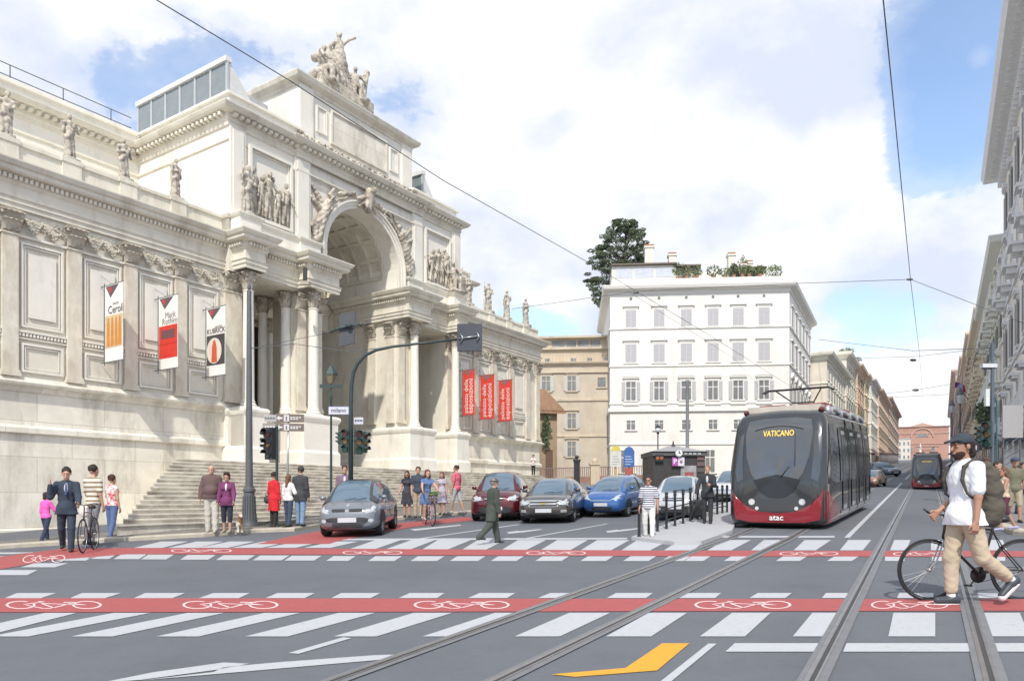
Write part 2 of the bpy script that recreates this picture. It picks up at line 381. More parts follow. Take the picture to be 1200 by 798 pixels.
# right pavement
KR = [gp(1330, 640), gp(1230, 632), gp(1185, 626.5), gp(1150, 612), gp(1125, 594), st(.95, 42), st(.95, 46), st(1.3, 70), st(1.5, 110), st(2, 400)]
KR = [st(9, 18.4), st(5, 18.9), st(2.6, 19.3), st(1.7, 20.6), st(1.3, 23.5), st(1.0, 30), st(1.0, 46), st(1.3, 70), st(1.5, 110), st(2, 400)]
kerb_line(KR, 'kerb_right', side=-1)
b = MB()
for p in KR:
    b.v.append((p.x+.25, p.y-.1, gz(p.x+.25, p.y-.1)+KH-.004))
far_ = [st(12, 18.3), st(12, 18.9), st(12, 19.3), st(12, 20.6), st(12, 23.5), st(12, 30), st(12, 46), st(12, 70), st(12, 110), st(14, 400)]
for p in far_: b.v.append((p.x, p.y, p.z+KH-.004))
k = len(KR); b.f = [(i, k+i, k+i+1, i+1) for i in range(k-1)]
b.build('pavement_right', mat('pavement_grey', (.18, .18, .185), .9, var=.12, scale=3, bump=.3, bscale=50), kind='structure')
# tram platform: concrete island, rounded towards the crossing
plat = [gp(740, 633), gp(790, 639), gp(822, 638.5), gp(858, 625), gp(862, 615), st(-5.25, 24), st(-5.3, 45), st(-7.9, 45), gp(848, 592), gp(800, 610)]
plat_m = mat('platform_concrete', (.40, .405, .42), .85, var=.05, scale=2, bump=.2, bscale=60)
b = MB(); b.prism([(p.x, p.y, p.z) for p in plat], -.1, .09); b.build('tram_platform', plat_m, kind='structure')

def paint(name, polys, m_, dz=.006, kind='structure'):
    b = MB()
    for P in polys: b.add([(p.x, p.y, p.z+dz) for p in P], [tuple(range(len(P)))])
    return b.build(name, m_, kind=kind)
def Q(*uv): return [gp(u, v) for (u, v) in uv]
# red cycle lanes crossing the street
def band(pts): 
    return [Q(a, b_, d, c) for ((a, c), (b_, d)) in zip(pts[:-1], pts[1:])]
paint('cycle_lane_red', band([((-150, 700.8), (-150, 717.8)), ((400, 701.5), (400, 717.3)), ((800, 702), (800, 716.5)), ((1350, 702.5), (1350, 716))])
      + band([((-90, 667), (-160, 690)), ((0, 652.5), (-55, 677)), ((75, 642.8), (60, 656.5)), ((150, 642), (150, 649.5)), ((400, 643), (400, 650)), ((800, 645.3), (800, 652)), ((1350, 646), (1350, 653))])
      + [Q((300, 637.5), (345, 627.5), (378, 621.5), (452, 614.5), (548, 605.5), (556, 609.5), (480, 618), (400, 633), (386, 637.5))], red_m, .008)
# zebra bars
Z = []
tops = [53, 90, 133, 177, 220, 263, 310, 352, 397, 440, 485, 530, 580, 623, 667, 715, 760, 805, 858, 903, 952, 984, 1047, 1096, 1147, 1195, 1245, 1295]
bots = [-72, -20, -12, 33, 83, 132, 183, 233, 287, 337, 391, 441, 495, 545, 603, 656, 710, 763, 820, 873, 929, 967, 1041, 1096, 1158, 1207, 1265, 1315]
for i in range(0, len(tops), 2): Z.append(Q((bots[i], 746), (bots[i+1], 746), (tops[i+1], 718.3), (tops[i], 718.3)))
for (a, b_, c, d) in [(82, 123, 96, 142), (157, 202, 170, 217), (233, 280, 250, 293), (311, 357, 325, 369), (388, 434, 400, 446), (467, 512, 480, 521), (548, 594, 562, 604), (630, 665, 645, 674), (711, 757, 722, 765),
                      (793, 838, 803, 845), (878, 920, 888, 928), (963, 993, 968, 998), (1051, 1094, 1054, 1094), (1143, 1186, 1141, 1184), (1230, 1275, 1228, 1270), (5, 48, 20, 66)]:
    Z.append(Q((a, 701), (b_, 701), (d, 695), (c, 695)))
for (a, b_, c, d) in [(163, 196, 197, 229), (203, 238, 238, 270), (238, 273, 277, 307), (277, 313, 317, 348), (317, 352, 357, 387), (362, 393, 398, 428), (405, 435, 440, 470), (448, 478, 482, 510), (493, 522, 513, 552), (540, 568, 560, 592), (587, 616, 607, 640), (633, 668, 653, 689), (680, 716, 700, 738), (728, 762, 747, 785),
                      (778, 812, 797, 828), (829, 857, 849, 880), (880, 898, 895, 915), (930, 956, 943, 974), (984, 1011, 994, 1021), (1043, 1062, 1048, 1067), (1091, 1113, 1091, 1117), (1150, 1180, 1146, 1175), (1205, 1235, 1200, 1226)]:
    Z.append(Q((a, 645), (b_, 645), (d, 632.8), (c, 632.8)) if a > 400 else Q((a-6, 642), (b_-6, 642), (d-8, 634.5), (c-8, 634.5)))
for (a, b_) in [(102, 128), (133, 163), (165, 195), (211, 244), (253, 290), (296, 330), (333, 368), (382, 408), (431, 462), (481, 512), (527, 560), (575, 605), (627, 658), (680, 710), (730, 760), (775, 802), (800, 824), (848, 868), (909, 937), (969, 998), (1037, 1060), (1092, 1114), (1150, 1178)]:
    dv = 0 if a > 400 else -2.5*(400-a)/300
    Z.append(Q((a, 657.5+dv), (b_, 657.5+dv), (b_+9 if a < 1000 else b_, 651.8+dv), (a+9 if a < 1000 else a, 651.8+dv)))
Z += [Q((-4, 674), (32, 674), (44, 668), (0, 668)), Q((24, 664.8), (64, 664.8), (80, 660), (40, 660)), Q((65, 657), (100, 657), (113, 652.5), (80, 652.5))]
for (v, du) in ((647.5, -30), (652, -52)): Z.append(Q((-90, v+2.2), (45+du, v+1.8), (75+du, v-.3), (-90, v)))
paint('crossing_bars', Z, white_m, .007)
L = [Q((400, 633.2), (735, 632.0), (735, 630.3), (400, 631.2)),                                          # thin stop line across the car lanes
     Q((490, 631), (496, 631), (612, 614.5), (606, 614.5)), Q((613, 631), (619, 631), (714, 613.8), (710, 613.8)),   # lane lines
     Q((338, 765.5), (350, 766.5), (412, 748), (402, 747)),
     Q((850, 764), (957, 764), (962, 754), (861, 754)), Q((988, 764), (1138, 764), (1136, 754), (992, 754)), Q((1165, 764), (1300, 764), (1290, 754), (1161, 754)),
     Q((765, 806), (778, 806), (840, 754.5), (830, 754.5)),
     Q((843, 630), (978, 630), (978, 628), (843, 628)),
     [st(-1.72, 18.95), st(-1.6, 18.95), st(-1.6, 60), st(-1.72, 60)], [st(-1.72, 70), st(-1.6, 70), st(-1.6, 380), st(-1.72, 380)],
     [st(-8.2, 30), st(-8.1, 30), st(-8.1, 380), st(-8.2, 380)],
     Q((480, 620.3), (540, 614.8), (540, 616), (486, 622))]
paint('lane_lines', L, white_m, .0075)
A = [Q((120, 800), (165, 797), (255, 785), (292, 778), (262, 776.6), (180, 788)), Q((165, 797.6), (255, 790), (462, 772), (475, 767), (440, 768), (330, 776), (262, 782), (250, 788))]
for (u, v, sc) in ((595, 624, 1.0), (711, 622.8, 1.0)):
    A.append(Q((u-1, v-.3), (u+1, v+1.4), (u+20, v-.4), (u+42, v-3.6), (u+36, v-3.9), (u+13, v-1.6), (u+13, v-2.2)))
paint('lane_arrows', A, white_m, .0072)
paint('lane_arrow_yellow', [Q((646, 790.5), (674, 793.5), (770, 786), (808, 754), (776, 754), (733, 783))], yel_m, .0072)
# cycle symbols
def cyc(u0, u1, v0, v1, sk=0.0):
    def P(x, y): return gp(u0+(u1-u0)*x+sk*(1-y)*(u1-u0), v0+(v1-v0)*y)
    polys = []; wd = .034
    def stroke(pts, ww=wd):
        for (a, b_) in zip(pts[:-1], pts[1:]):
            a, b_ = Vector(a), Vector(b_); t = (b_-a); l = t.length
            if l < 1e-6: continue
            t /= l; n_ = Vector((-t.y*.30, t.x*3.0))*ww if False else Vector((-t.y*ww, t.x*ww*2.9))
            polys.append([P(*(a+n_)), P(*(b_+n_)), P(*(b_-n_)), P(*(a-n_))])
    for cx_ in (.16, .84):
        for i in range(18):
            a0, a1 = 2*math.pi*i/18, 2*math.pi*(i+1)/18; ri, ro = .83, 1.0
            if cx_ == .16 and i in (15, 16) : continue
            def e(a, r): return P(cx_+.155*r*math.cos(a), .5+.5*r*math.sin(a))
            polys.append([e(a0, ri), e(a1, ri), e(a1, ro), e(a0, ro)])
    stroke([(.19, .45), (.40, .1), (.34, .05)], .014); stroke([(.37, .3), (.62, .42), (.84, .5)], .012); stroke([(.22, .55), (.40, .95), (.48, .9)], .014)
    stroke([(.38, .35), (.50, .85), (.66, .35)], .014); stroke([(.60, .18), (.74, .18)], .016); stroke([(.84, .5), (.66, .3)], .012)
    return polys
S = []
for (u0, u1) in ((6, 120), (213, 327), (484, 598), (813, 928), (1020, 1112)): S += cyc(u0, u1, 704.6, 714.0)
for (u0, u1) in ((401, 472), (616, 687), (913, 983), (1046, 1116)): S += cyc(u0, u1, 645.6+(u0-400)*.0025, 650.0+(u0-400)*.0022)
S += cyc(200, 272, 643.4, 647.6); S += cyc(24, 74, 650.5, 659.5, .1)
paint('cycle_symbols', S, mat('road_paint_symbol', (.75, .55, .55), .75, var=.1), .011)
# tram rails: grooved steel in a dark slab
def rail(pts, i):
    b1 = MB(); b2 = MB(); b3 = MB()
    for (a, c) in zip(pts[:-1], pts[1:]):
        t = (c-a); t.z = 0; t.normalize(); o = Vector((t.y, -t.x, 0))
        def strip(bb, x0, x1, dz):
            P = [a+o*x0, c+o*x0, c+o*x1, a+o*x1]; bb.add([(p.x, p.y, gz(p.x, p.y)+dz) for p in P], [(0, 1, 2, 3)])
        strip(b1, -.10, .13, .012); strip(b2, -.045, -.005, .017); strip(b2, .035, .055, .017); strip(b3, -.005, .035, .0145)
    b1.build('rail_bed', mat('rail_slab', (.17, .175, .185), .85, var=.1, scale=6), kind='structure')
    b2.build('tram_rail', steel, kind='structure'); b3.build('rail_groove', groove, kind='structure')
for i, (l0, l1) in enumerate(((-4.56, -4.16), (-3.27, -2.84))): rail([st(l0-.05, -3), st(l0, 5), st((l0*.6+l1*.4), 10), st(l1, 18.4), st(l1-.02, 30), st(l1, 90), st(l1, 300)], i)
for l in (-.86, .44): rail([st(l, -3), st(l, 20), st(l+.03, 60), st(l+.05, 300)], l)
# ------------------------------------------------------------------ the palace (palace units: s along the front, n outwards, z; its Empty carries the scale)
pal = thing('exhibition_palace', 'white stone classical palace with tall arched entrance, columns and wide front steps', 'palace', (PX, PY, EYE*(1-PS)), PRZ, scale=PS)
def sb(b, s0, s1, n0, n1, z0, z1): return b.box(s0, s1, -n1, -n0, z0, z1)
W0, W1, B0, B1, CEN = -4.6, 7.0, 20.2, 28.4, 13.6
def mir(s): return 2*CEN-s
def path(pts): return [(s, -n) for (s, n) in pts]
def dentils(b, pts, out0, out1, z0, z1, step, wd):
    for (a, c) in zip(pts[:-1], pts[1:]):
        a = Vector((a[0], -a[1])); c = Vector((c[0], -c[1])); t = c-a; l = t.length; t /= l; o = Vector((t.y, -t.x)); k = int(l/step)
        for i in range(k+1):
            p = a+t*(i+.5)*(l/(k+1)); q = [p+t*sx*wd/2+o*sy for (sx, sy) in ((-1, out0), (1, out0), (1, out1), (-1, out1))]
            b.prism([(v.x, v.y) for v in q], z0, z1)
# lower walls of the wings
for (a, c) in ((W0, W1), (B0, B1)):
    b = MB(); sb(b, a, c, -3.2, -.01, -1, 5.21); b.build('basement_wall', stone_low, pal)
    b = MB(); p = path([(a, 0), (c, 0)] if a == W0 else [(a, 0), (c, 0), (c, -3)])
    b.sweep(p, [(0, 3.62), (.10, 3.66), (.10, 3.80), (.05, 3.86), (0, 3.88)]); b.sweep(p, [(0, 4.80), (.05, 4.82), (.09, 4.93), (.2, 4.98), (.22, 5.06), (.12, 5.1), (.06, 5.21), (0, 5.21)])
    b.sweep(p, [(0.0, -.6), (.08, -.6), (.08, .95), (.0, 1.0)])
    b.build('basement_moulding', stone_low, pal)
    b = MB(); sb(b, a, c, -3.2, -.03, 5.21, 11.1); b.build('wall', stone, pal)
# entablature profile
ENT = [(0, 9.84), (.05, 9.86), (.05, 9.98), (.09, 10.0), (.09, 10.10), (.13, 10.14), (.04, 10.17), (.04, 10.48), (.09, 10.52), (.12, 10.58), (.12, 10.60)]
COR = [(.12, 10.72), (.30, 10.76), (.34, 10.80), (.34, 10.90), (.40, 10.93), (.46, 11.04), (.46, 11.08), (0, 11.12)]
R1 = [(7.22, 0), (7.22, .92), (7.98, .92), (7.98, .30), (10.05, .30), (10.05, .92), (11.5, .92), (11.5, -3.6)]
R2 = [(mir(s), n) for (s, n) in reversed(R1)]
def entab(pts, name='entablature', m_=stone):
    b = MB(); b.sweep(path(pts), ENT+[(.12, 10.72)]); b.sweep(path(pts), COR); dentils(b, pts, .1, .22, 10.60, 10.71, .135, .075); return b.build(name, m_, pal)
entab([(W0, 0), (7.22, 0)]+R1[1:]); entab(R2[:-1]+[(mir(7.22), 0), (B1, 0), (B1, -3.2)])
# parapets of the wings with pedestals
for (a, c) in ((W0, 7.0), (B0, B1)):
    b = MB(); sb(b, a, c, -.45, -.12, 11.1, 11.68); sb(b, a-.0, c+.02, -.5, -.06, 11.68, 11.78)
    for s in [.22+1.7*i for i in range(-2, 4)] if a == W0 else [mir(.22+1.7*i) for i in range(4)]: sb(b, s-.27, s+.27, -.5, -.05, 11.1, 11.72); sb(b, s-.3, s+.3, -.52, -.02, 11.69, 11.82)
    b.build('parapet', stone, pal)
# pilasters, capitals, panels and garlands of the wings
def leafcap(name, square, r=.2, h=.6):
    b = MB()
    if square: b.box(-r, r, -.03, .06, 0, h*.9); b.box(-r*1.28, r*1.28, -.15, .1, h*.9, h)
    else: b.lathe([(r*.86, 0), (r*.95, .03), (r*.84, .06), (r*.86, h*.5), (r*1.15, h*.85), (r*1.15, h*.86)], 16); b.box(-r*1.35, r*1.35, -r*1.35, r*1.35, h*.88, h)
    def leaf(x, y, a, z, s):
        o = Vector((math.cos(a), math.sin(a), 0)); t = Vector((-o.y, o.x, 0)); P = Vector((x, y, z)); v = []
        for (q, k, wv) in ((0, .0, .8), (.4, .05, 1.0), (.75, .13, .95), (.95, .26, .6), (.85, .32, .25)):
            for sg in (-1, 0, 1): v.append(P+Vector((0, 0, q*s))+o*(k*s*2.2+(.09 if sg == 0 else 0)*s+.012)+t*sg*wv*s*.30)
        b.add(v, [(i*3+j, i*3+j+1, (i+1)*3+j+1, (i+1)*3+j) for i in range(4) for j in range(2)])
    if square:
        for (z, s, xs_) in ((.02, .3, (-.75, -.25, .25, .75)), (.2, .34, (-.95, -.5, 0, .5, .95))):
            for x in xs_: leaf(x*r, -.04, -math.pi/2+x*.3, z, s)
        for sg in (-1, 1): b.ball((sg*r*1.15, -.16, h*.78), (.075, .06, .08), 8, 5)
        b.ball((0, -.13, h*.8), (.06, .05, .07), 7, 4)
    else:
        for (z, s, n_, off) in ((.04, .28, 8, 0), (.2, .34, 8, .39)):
            for i in range(n_): a = 2*math.pi*i/n_+off; leaf(r*.82*math.cos(a), r*.82*math.sin(a), a, z, s)
        for i in range(4):
            a = math.pi/4+i*math.pi/2; b.ball((r*1.45*math.cos(a), r*1.45*math.sin(a), h*.78), (.07, .07, .08), 7, 4)
            a += math.pi/4; b.ball((r*1.2*math.cos(a), r*1.2*math.sin(a), h*.82), (.06, .06, .06), 6, 4)
    return b.mesh(name, stone_d, 35)
cap_sq = leafcap('capital', True, .2); cap_sq_w = leafcap('capital', True, .33); cap_rd = leafcap('capital', False, .2)
def pil_mesh(wd, dp=.1):
    b = MB(); b.box(-wd/2, wd/2, -dp, .02, 5.21, 9.17); b.box(-wd/2-.05, wd/2+.05, -dp-.05, .02, 5.21, 5.30); b.box(-wd/2-.03, wd/2+.03, -dp-.03, .02, 5.30, 5.38); b.box(-wd/2-.03, wd/2+.03, -dp-.03, .02, 9.10, 9.15)
    return b.mesh('pilaster', mat('travertine_pilaster', (.71, .67, .575), .85, var=.12, scale=1.8, bump=.25, stains=((.40, .29, .19), 1.5, .48, .66, .6), streak=1))
pil_n, pil_w = pil_mesh(.40), pil_mesh(.68)
def pilaster(s, n, wide=False, rot=0):
    o = inst('pilaster', pil_w if wide else pil_n, pal, (s, -n, 0), (0, 0, rot)); inst('capital', cap_sq_w if wide else cap_sq, o, (0, -.08, 9.17)); return o
gb = MB()
for q in (0, 1):                                        # two swags of fruit hung between the pilaster heads
    for i in range(64):
        t = random.random(); x = -.53+q*.54+t*.52; c_ = math.sin(math.pi*t); z = 9.60-.30*c_; w2 = .028+.05*c_
        r = random.uniform(.022, .042); gb.ball((x+random.uniform(-.02, .02), -.07-random.uniform(0, .07)*c_, z+random.uniform(-w2, w2)), (r, r*.8, r), 5, 4)
for x in (-.54, 0, .54):
    for k_ in range(12): gb.ball((x+random.uniform(-.05, .05), -.06-random.uniform(0, .03), 9.64-k_*.027), random.uniform(.018, .036), 5, 4)
for k_ in range(26): gb.ball((random.uniform(-.5, .5), -.03, random.uniform(9.5, 9.72)), (random.uniform(.02, .05), .03, random.uniform(.015, .03)), 5, 4)
gar_me = gb.mesh('garland', stone_d, 'all')
def frame(b, s0, s1, z0, z1, n, wd=.07, dp=.04):
    for (a, c, d, e) in ((s0, s1, z1-wd, z1), (s0, s1, z0, z0+wd), (s0, s0+wd, z0+wd, z1-wd), (s1-wd, s1, z0+wd, z1-wd)): sb(b, a, c, n-.01, n+dp, d, e)
    i = wd+.03
    for (a, c, d, e) in ((s0+i, s1-i, z1-i-.03, z1-i), (s0+i, s1-i, z0+i, z0+i+.03), (s0+i, s0+i+.03, z0+i+.03, z1-i-.03), (s1-i-.03, s1-i, z0+i+.03, z1-i-.03)): sb(b, a, c, n-.01, n+dp*.45, d, e)
bay = MB(); frame(bay, -.56, .56, 6.62, 8.98, 0, .06); sb(bay, -.36, .36, -.01, .03, 6.9, 8.7); frame(bay, -.56, .56, 5.36, 6.18, 0)
sb(bay, -.65, .65, -.01, .07, 6.46, 6.52); sb(bay, -.65, .65, -.01, .05, 6.28, 6.31)
for i in range(14): sb(bay, -.62+i*.092, -.57+i*.092, -.01, .06, 6.36, 6.44)
sb(bay, -.65, .65, -.01, .06, 9.10, 9.16)
bay_me = bay.mesh('wall_panel', stone_w)
left_p = [.22+1.7*i for i in range(-2, 4)]; right_p = [mir(s) for s in left_p if s > .2]+[B1-.35]
for s in left_p: pilaster(s, 0)
pilaster(7.33, 0, True); pilaster(mir(7.33), 0, True)
for s in right_p[:-1]: pilaster(s, 0)
pilaster(B1-.32, 0)
def bays(P, w0=None):
    for (a, c) in zip(P[:-1], P[1:]):
        m_ = (a+c)/2
        if c-a < 1.2: continue
        inst('wall_panel', bay_me, pal, (m_, 0, 0)); inst('garland', gar_me, pal, (m_, 0, 0))
bays(left_p+[7.05]); bays(sorted([mir(s) for s in left_p if s > 0]+[mir(7.05)])+[B1-.3])
# attic storey set back over the wings
ATT = [(0, 14.86), (.06, 14.88), (.06, 15.0), (.10, 15.04), (.10, 15.16)]; ATC = [(.10, 15.28), (.34, 15.32), (.40, 15.38), (.45, 15.47), (.45, 15.5), (0, 15.54)]
NB = .25
att_path = [(W0, -5.35), (7.0, -5.35), (7.0, NB), (9.95, NB), (9.95, NB+.12), (17.25, NB+.12), (17.25, NB), (B0, NB), (B0, -5.35), (B1+.4, -5.35), (B1+.4, -9)]
b = MB(); sb(b, W0, 7.5, -14, -5.35, 9, 15.1); sb(b, B0-.5, B1+.4, -12, -5.35, 9, 15.1); b.build('attic_wall', stone_w, pal)
for (a, c) in ((W0, 7.1), (B0, B1)): b = MB(); sb(b, a, c, -5.3, -3.1, 9, 11.4); b.build('terrace_roof', stone_low, pal)
b = MB(); b.sweep(path(att_path), ATT+[(.1, 15.28)]); b.sweep(path(att_path), ATC); dentils(b, att_path, .1, .30, 15.17, 15.27, .26, .13); b.sweep(path(att_path), [(0, 14.35), (.05, 14.37), (.05, 14.42), (0, 14.45)]); b.build('upper_cornice', stone, pal)
b = MB(); b.sweep(path(att_path[:3]+[(10.4, NB)]), [(-.08, 15.5), (-.08, 16.0), (.02, 16.03), (.02, 16.12), (-.4, 16.14), (-.4, 15.5)]); b.sweep(path([(16.8, NB)]+att_path[7:]), [(-.08, 15.5), (-.08, 16.0), (.02, 16.03), (.02, 16.12), (-.4, 16.14), (-.4, 15.5)]); b.build('upper_parapet', stone_w, pal)
for i in range(4): b = MB(); frame(b, -3.2+i*2.6, -1.6+i*2.6, 12.2, 14.1, -5.35, .1, .08); b.build('attic_frame', stone, pal)   # blind windows of the set-back attic
# ---- central block
b = MB()
AR, AZ = 2.13, 11.85                                     # arch radius and springing
def arch_wall(b, s0, s1, z0, z1, n0, n1, c, r, zs, seg=28):
    """wall between n0<n1 with an arched opening open down to z0"""
    pts = [(c-r, z0)]+[(c-r*math.cos(math.pi*i/seg), zs+r*math.sin(math.pi*i/seg)) for i in range(seg+1)]+[(c+r, z0)]
    for i in range(len(pts)-1):
        (x0, q0), (x1, q1) = pts[i], pts[i+1]
        if x1-x0 > 1e-6: b.prism([], 0, 0) if False else b.extr([(x0, -n1, q0), (x1, -n1, q1), (x1, -n1, z1), (x0, -n1, z1)], (0, n1-n0, 0))
    sb(b, s0, c-r, n0, n1, z0, z1); sb(b, c+r, s1, n0, n1, z0, z1)
arch_wall(b, 7.0, B0, 11.08, 15.2, -.6, NB, CEN, AR, AZ)
sb(b, 7.0, 11.47, -9, -.6, 11.08, 15.5); sb(b, 15.73, B0, -9, -.6, 11.08, 15.5); sb(b, 11.47, 15.73, -9, -.6, 14.3, 15.5)
sb(b, 7.0, B0, -12, -9, 0, 15.5)
b.build('central_wall', stone_w, pal)
b = MB(); seg = 28
for i in range(seg):                                     # barrel vault with coffers
    a0, a1 = math.pi*i/seg, math.pi*(i+1)/seg; r0, r1 = AR+.03, AR+.3
    q = [(CEN-r*math.cos(a), 0, AZ+r*math.sin(a)) for (r, a) in ((r0, a0), (r0, a1), (r1, a1), (r1, a0))]
    b.extr([(x, .6, z) for (x, _, z) in q], (0, 4.6, 0))
for s_ in (0, 1):
    x = CEN-AR-.3 if not s_ else CEN+AR+.03
    b.box(x, x+.27, .6, 5.2, 11.08, AZ)
for j in range(7):
    for i in range(1, 8):
        if j > 5: break
        a = math.pi*i/8; r0 = AR-.02
    a = j
for i in range(9):
    a0 = math.pi*(i+.0)/8-.04; a1 = a0+.08
    q = [(CEN-r*math.cos(a), .62, AZ+r*math.sin(a)) for (r, a) in ((AR-.05, a0), (AR-.05, a1), (AR+.05, a1), (AR+.05, a0))]
    b.extr(q, (0, 4.5, 0))
for j in range(7):
    y = .62+j*.74
    for i in range(seg):
        a0, a1 = math.pi*i/seg, math.pi*(i+1)/seg
        q = [(CEN-r*math.cos(a), y, AZ+r*math.sin(a)) for (r, a) in ((AR-.045, a0), (AR-.045, a1), (AR+.05, a1), (AR+.05, a0))]
        b.extr(q, (0, .12, 0))
b.build('vault', stone, pal)
b = MB()                                                 # archivolt rings on the front
for (r0, r1, o) in ((AR, AR+.13, .10), (AR+.13, AR+.25, .15), (AR+.25, AR+.32, .22)):
    for i in range(36):
        a0, a1 = math.pi*i/36, math.pi*(i+1)/36
        b.extr([(CEN-r*math.cos(a), -NB+.02, AZ+r*math.sin(a)) for (r, a) in ((r0, a0), (r0, a1), (r1, a1), (r1, a0))], (0, -o-.02, 0))
    for sg in (-1, 1): x0, x1 = sorted((CEN+sg*r0, CEN+sg*r1)); b.box(x0, x1, -NB-o, -NB+.02, 11.1, AZ)
b.build('archivolt', stone_w, pal)
# upper storey: plinth band, pilaster strips, framed reliefs
P1 = [(7.0, -1), (7.0, NB), (7.1, NB), (7.1, .75), (8.0, .75), (8.0, NB+.14), (10.0, NB+.14), (10.0, .5), (11.0, .5), (11.0, NB), (11.15, NB)]
P2 = [(mir(s), n) for (s, n) in reversed(P1)]
for P in (P1, P2): b = MB(); b.sweep(path(P), [(-.3, 11.1), (.0, 11.1), (.0, 11.66), (.06, 11.69), (.1, 11.76), (.1, 11.8), (-.3, 11.84)]); b.build('upper_plinth', stone_w, pal)
for s in (7.0, 9.85, mir(7.62), mir(10.6)):
    b = MB(); w_ = .62 if s in (7.0, mir(7.62)) else .75
    sb(b, s, s+w_, NB-.01, NB+.12, 11.8, 14.85); sb(b, s+.1, s+w_-.1, NB+.1, NB+.16, 11.9, 14.75); b.build('upper_pilaster', stone_w, pal)
for s in (7.78, mir(9.72)): b = MB(); frame(b, s, s+1.94, 11.9, 14.5, NB, .1, .16); b.build('relief_frame', stone_w, pal)
# porches: back wall, jambs, door panels with recess shade painted in
b = MB()
for (a, c) in ((7.6, 11.47), (15.73, mir(7.6))): sb(b, a, c, -5.6, -4.8, 2, 11.1)
for f in (lambda s: s, mir):
    for (a, c, n0, n1) in ((7.0, 7.72, -4.8, -.02), (10.12, 11.36, -4.8, .1)):
        if f(7) == 7 and a > 9: sb(b, 10.12, 10.62, -.75, .1, 4.6, 9.85); sb(b, 10.62, 11.36, -1.9, .1, 4.6, 9.85); continue
        x0, x1 = sorted((f(a), f(c))); sb(b, x0, x1, n0, n1, 4.6, 9.85)
    x0, x1 = sorted((f(7.0), f(11.45))); sb(b, x0, x1, -5.6, .28, 9.8, 11.1)
sb(b, 11.3, 15.9, -6.4, -5.2, 2, 14.3); sb(b, 7.02, 11.42, -9.2, -5.6, 2, 11.05); sb(b, 15.78, B0-.02, -9.2, -5.6, 2, 11.05)
b.build('porch_wall', stone, pal)
for (a, c, n0, n1, z1) in ((12.1, 15.1, -5.22, -5.1, 9.5), (7.75, 10.1, -4.82, -4.7, 9.0), (mir(10.1), mir(7.75), -4.82, -4.7, 9.0)): b = MB(); sb(b, a, c, n0, n1, 3.2, z1); b.build('doorway', mat('dark_doorway', (.028, .021, .016), .7, var=.3), pal)  # near-black door panels, oversized so their colour stands in for recess shade
b = MB(); frame(b, 11.9, 15.3, 3.1, 9.7, -5.2, .2, .15); b.build('door_surround', stone, pal)
# floor of the portico and pedestals
b = MB()
PED = [(7.0, -.2), (7.0, .22), (7.12, .22), (7.12, .98), (8.05, .98), (8.05, -.9), (9.75, -.9), (9.75, .98), (10.3, .98), (11.46, .98), (11.46, -5.2)]
PD2 = [(mir(s), n) for (s, n) in reversed(PED)]
pedp = [(-.25, 2.4), (.06, 2.4), (.06, 3.55), (.02, 3.62), (0, 3.66), (0, 4.72), (.04, 4.76), (.08, 4.86), (.08, 4.94), (.02, 5.0), (-.25, 5.02)]
for P in (PED, PD2): b.sweep(path(P), pedp)
for f in (lambda s: s, mir):
    for (a, c, n1) in ((7.12, 8.02, .96), (9.78, 11.44, .96)): x0, x1 = sorted((f(a), f(c))); sb(b, x0, x1, -2.6, n1-.02, 2.4, 5.02)
b.build('pedestal', stone_w, pal)
# columns
def col_mesh():
    b = MB(); b.box(-.27, .27, -.27, .27, 5.0, 5.09); b.lathe([(.27, 5.09), (.285, 5.13), (.26, 5.18), (.225, 5.2), (.24, 5.24), (.215, 5.29), (.205, 5.34), (.20, 6.4), (.192, 7.8), (.175, 9.12), (.195, 9.14), (.195, 9.18), (.17, 9.19)], 24)
    return b.mesh('column', stone_w, 35)
col_me = col_mesh()
for f in (lambda s: s, mir):
    for (s, n) in ((7.62, .52), (9.98, -.35), (10.62, .50), (9.98, -1.7)):
        o = inst('column', col_me, pal, (f(s), -n, 0)); inst('capital', cap_rd, o, (0, 0, 9.17), (0, 0, 0), (1, 1, 1.1))
    pilaster(f(10.32), .10); pilaster(f(11.14), .10)
    for n in (-.25, -1.4): o = pilaster(f(11.36), n, False, math.pi/2 if f(7) == 7 else -math.pi/2)
for s in (12.55, 14.65):
    o = inst('column', col_me, pal, (s, 4.5, 0)); inst('capital', cap_rd, o, (0, 0, 9.17))
b = MB(); sb(b, 11.47, 15.73, -5.2, -4.2, 9.8, 10.9); b.sweep(path([(11.47, -4.2), (15.73, -4.2)]), [(0, 10.5), (.1, 10.6), (.3, 10.75), (.3, 10.95), (0, 11)]); b.build('inner_entablature', stone, pal)
# ---- crowning attic
CA0, CA1 = 10.3, 16.9
b = MB(); sb(b, CA0, CA1, -3.2, 0, 15.4, 17.95)
for s in (CA0, CA1-.7): sb(b, s+.02, s+.68, -.01, .1, 15.6, 17.95); 
for s in (CA0+.9, CA1-1.45): frame(b, s, s+.55, 16.45, 17.5, 0, .06, .06)
b.build('crown_wall', stone_w, pal)
b = MB(); frame(b, 11.95, 15.25, 16.25, 17.65, 0, .08, .08); sb(b, 12.1, 15.1, -.01, .02, 16.4, 17.5); b.build('inscription_panel', stone_low, pal)
cp = [(CA0, -3.2), (CA0, 0), (CA1, 0), (CA1, -3.2)]
b = MB(); b.sweep(path(cp), [(0, 17.9), (.06, 17.92), (.06, 18.02), (.12, 18.06), (.28, 18.12), (.34, 18.26), (.34, 18.3), (-.05, 18.34), (-.05, 18.5), (-.6, 18.5)]); sb(b, CA0+.3, CA1-.3, -3, -.3, 18.3, 18.52)
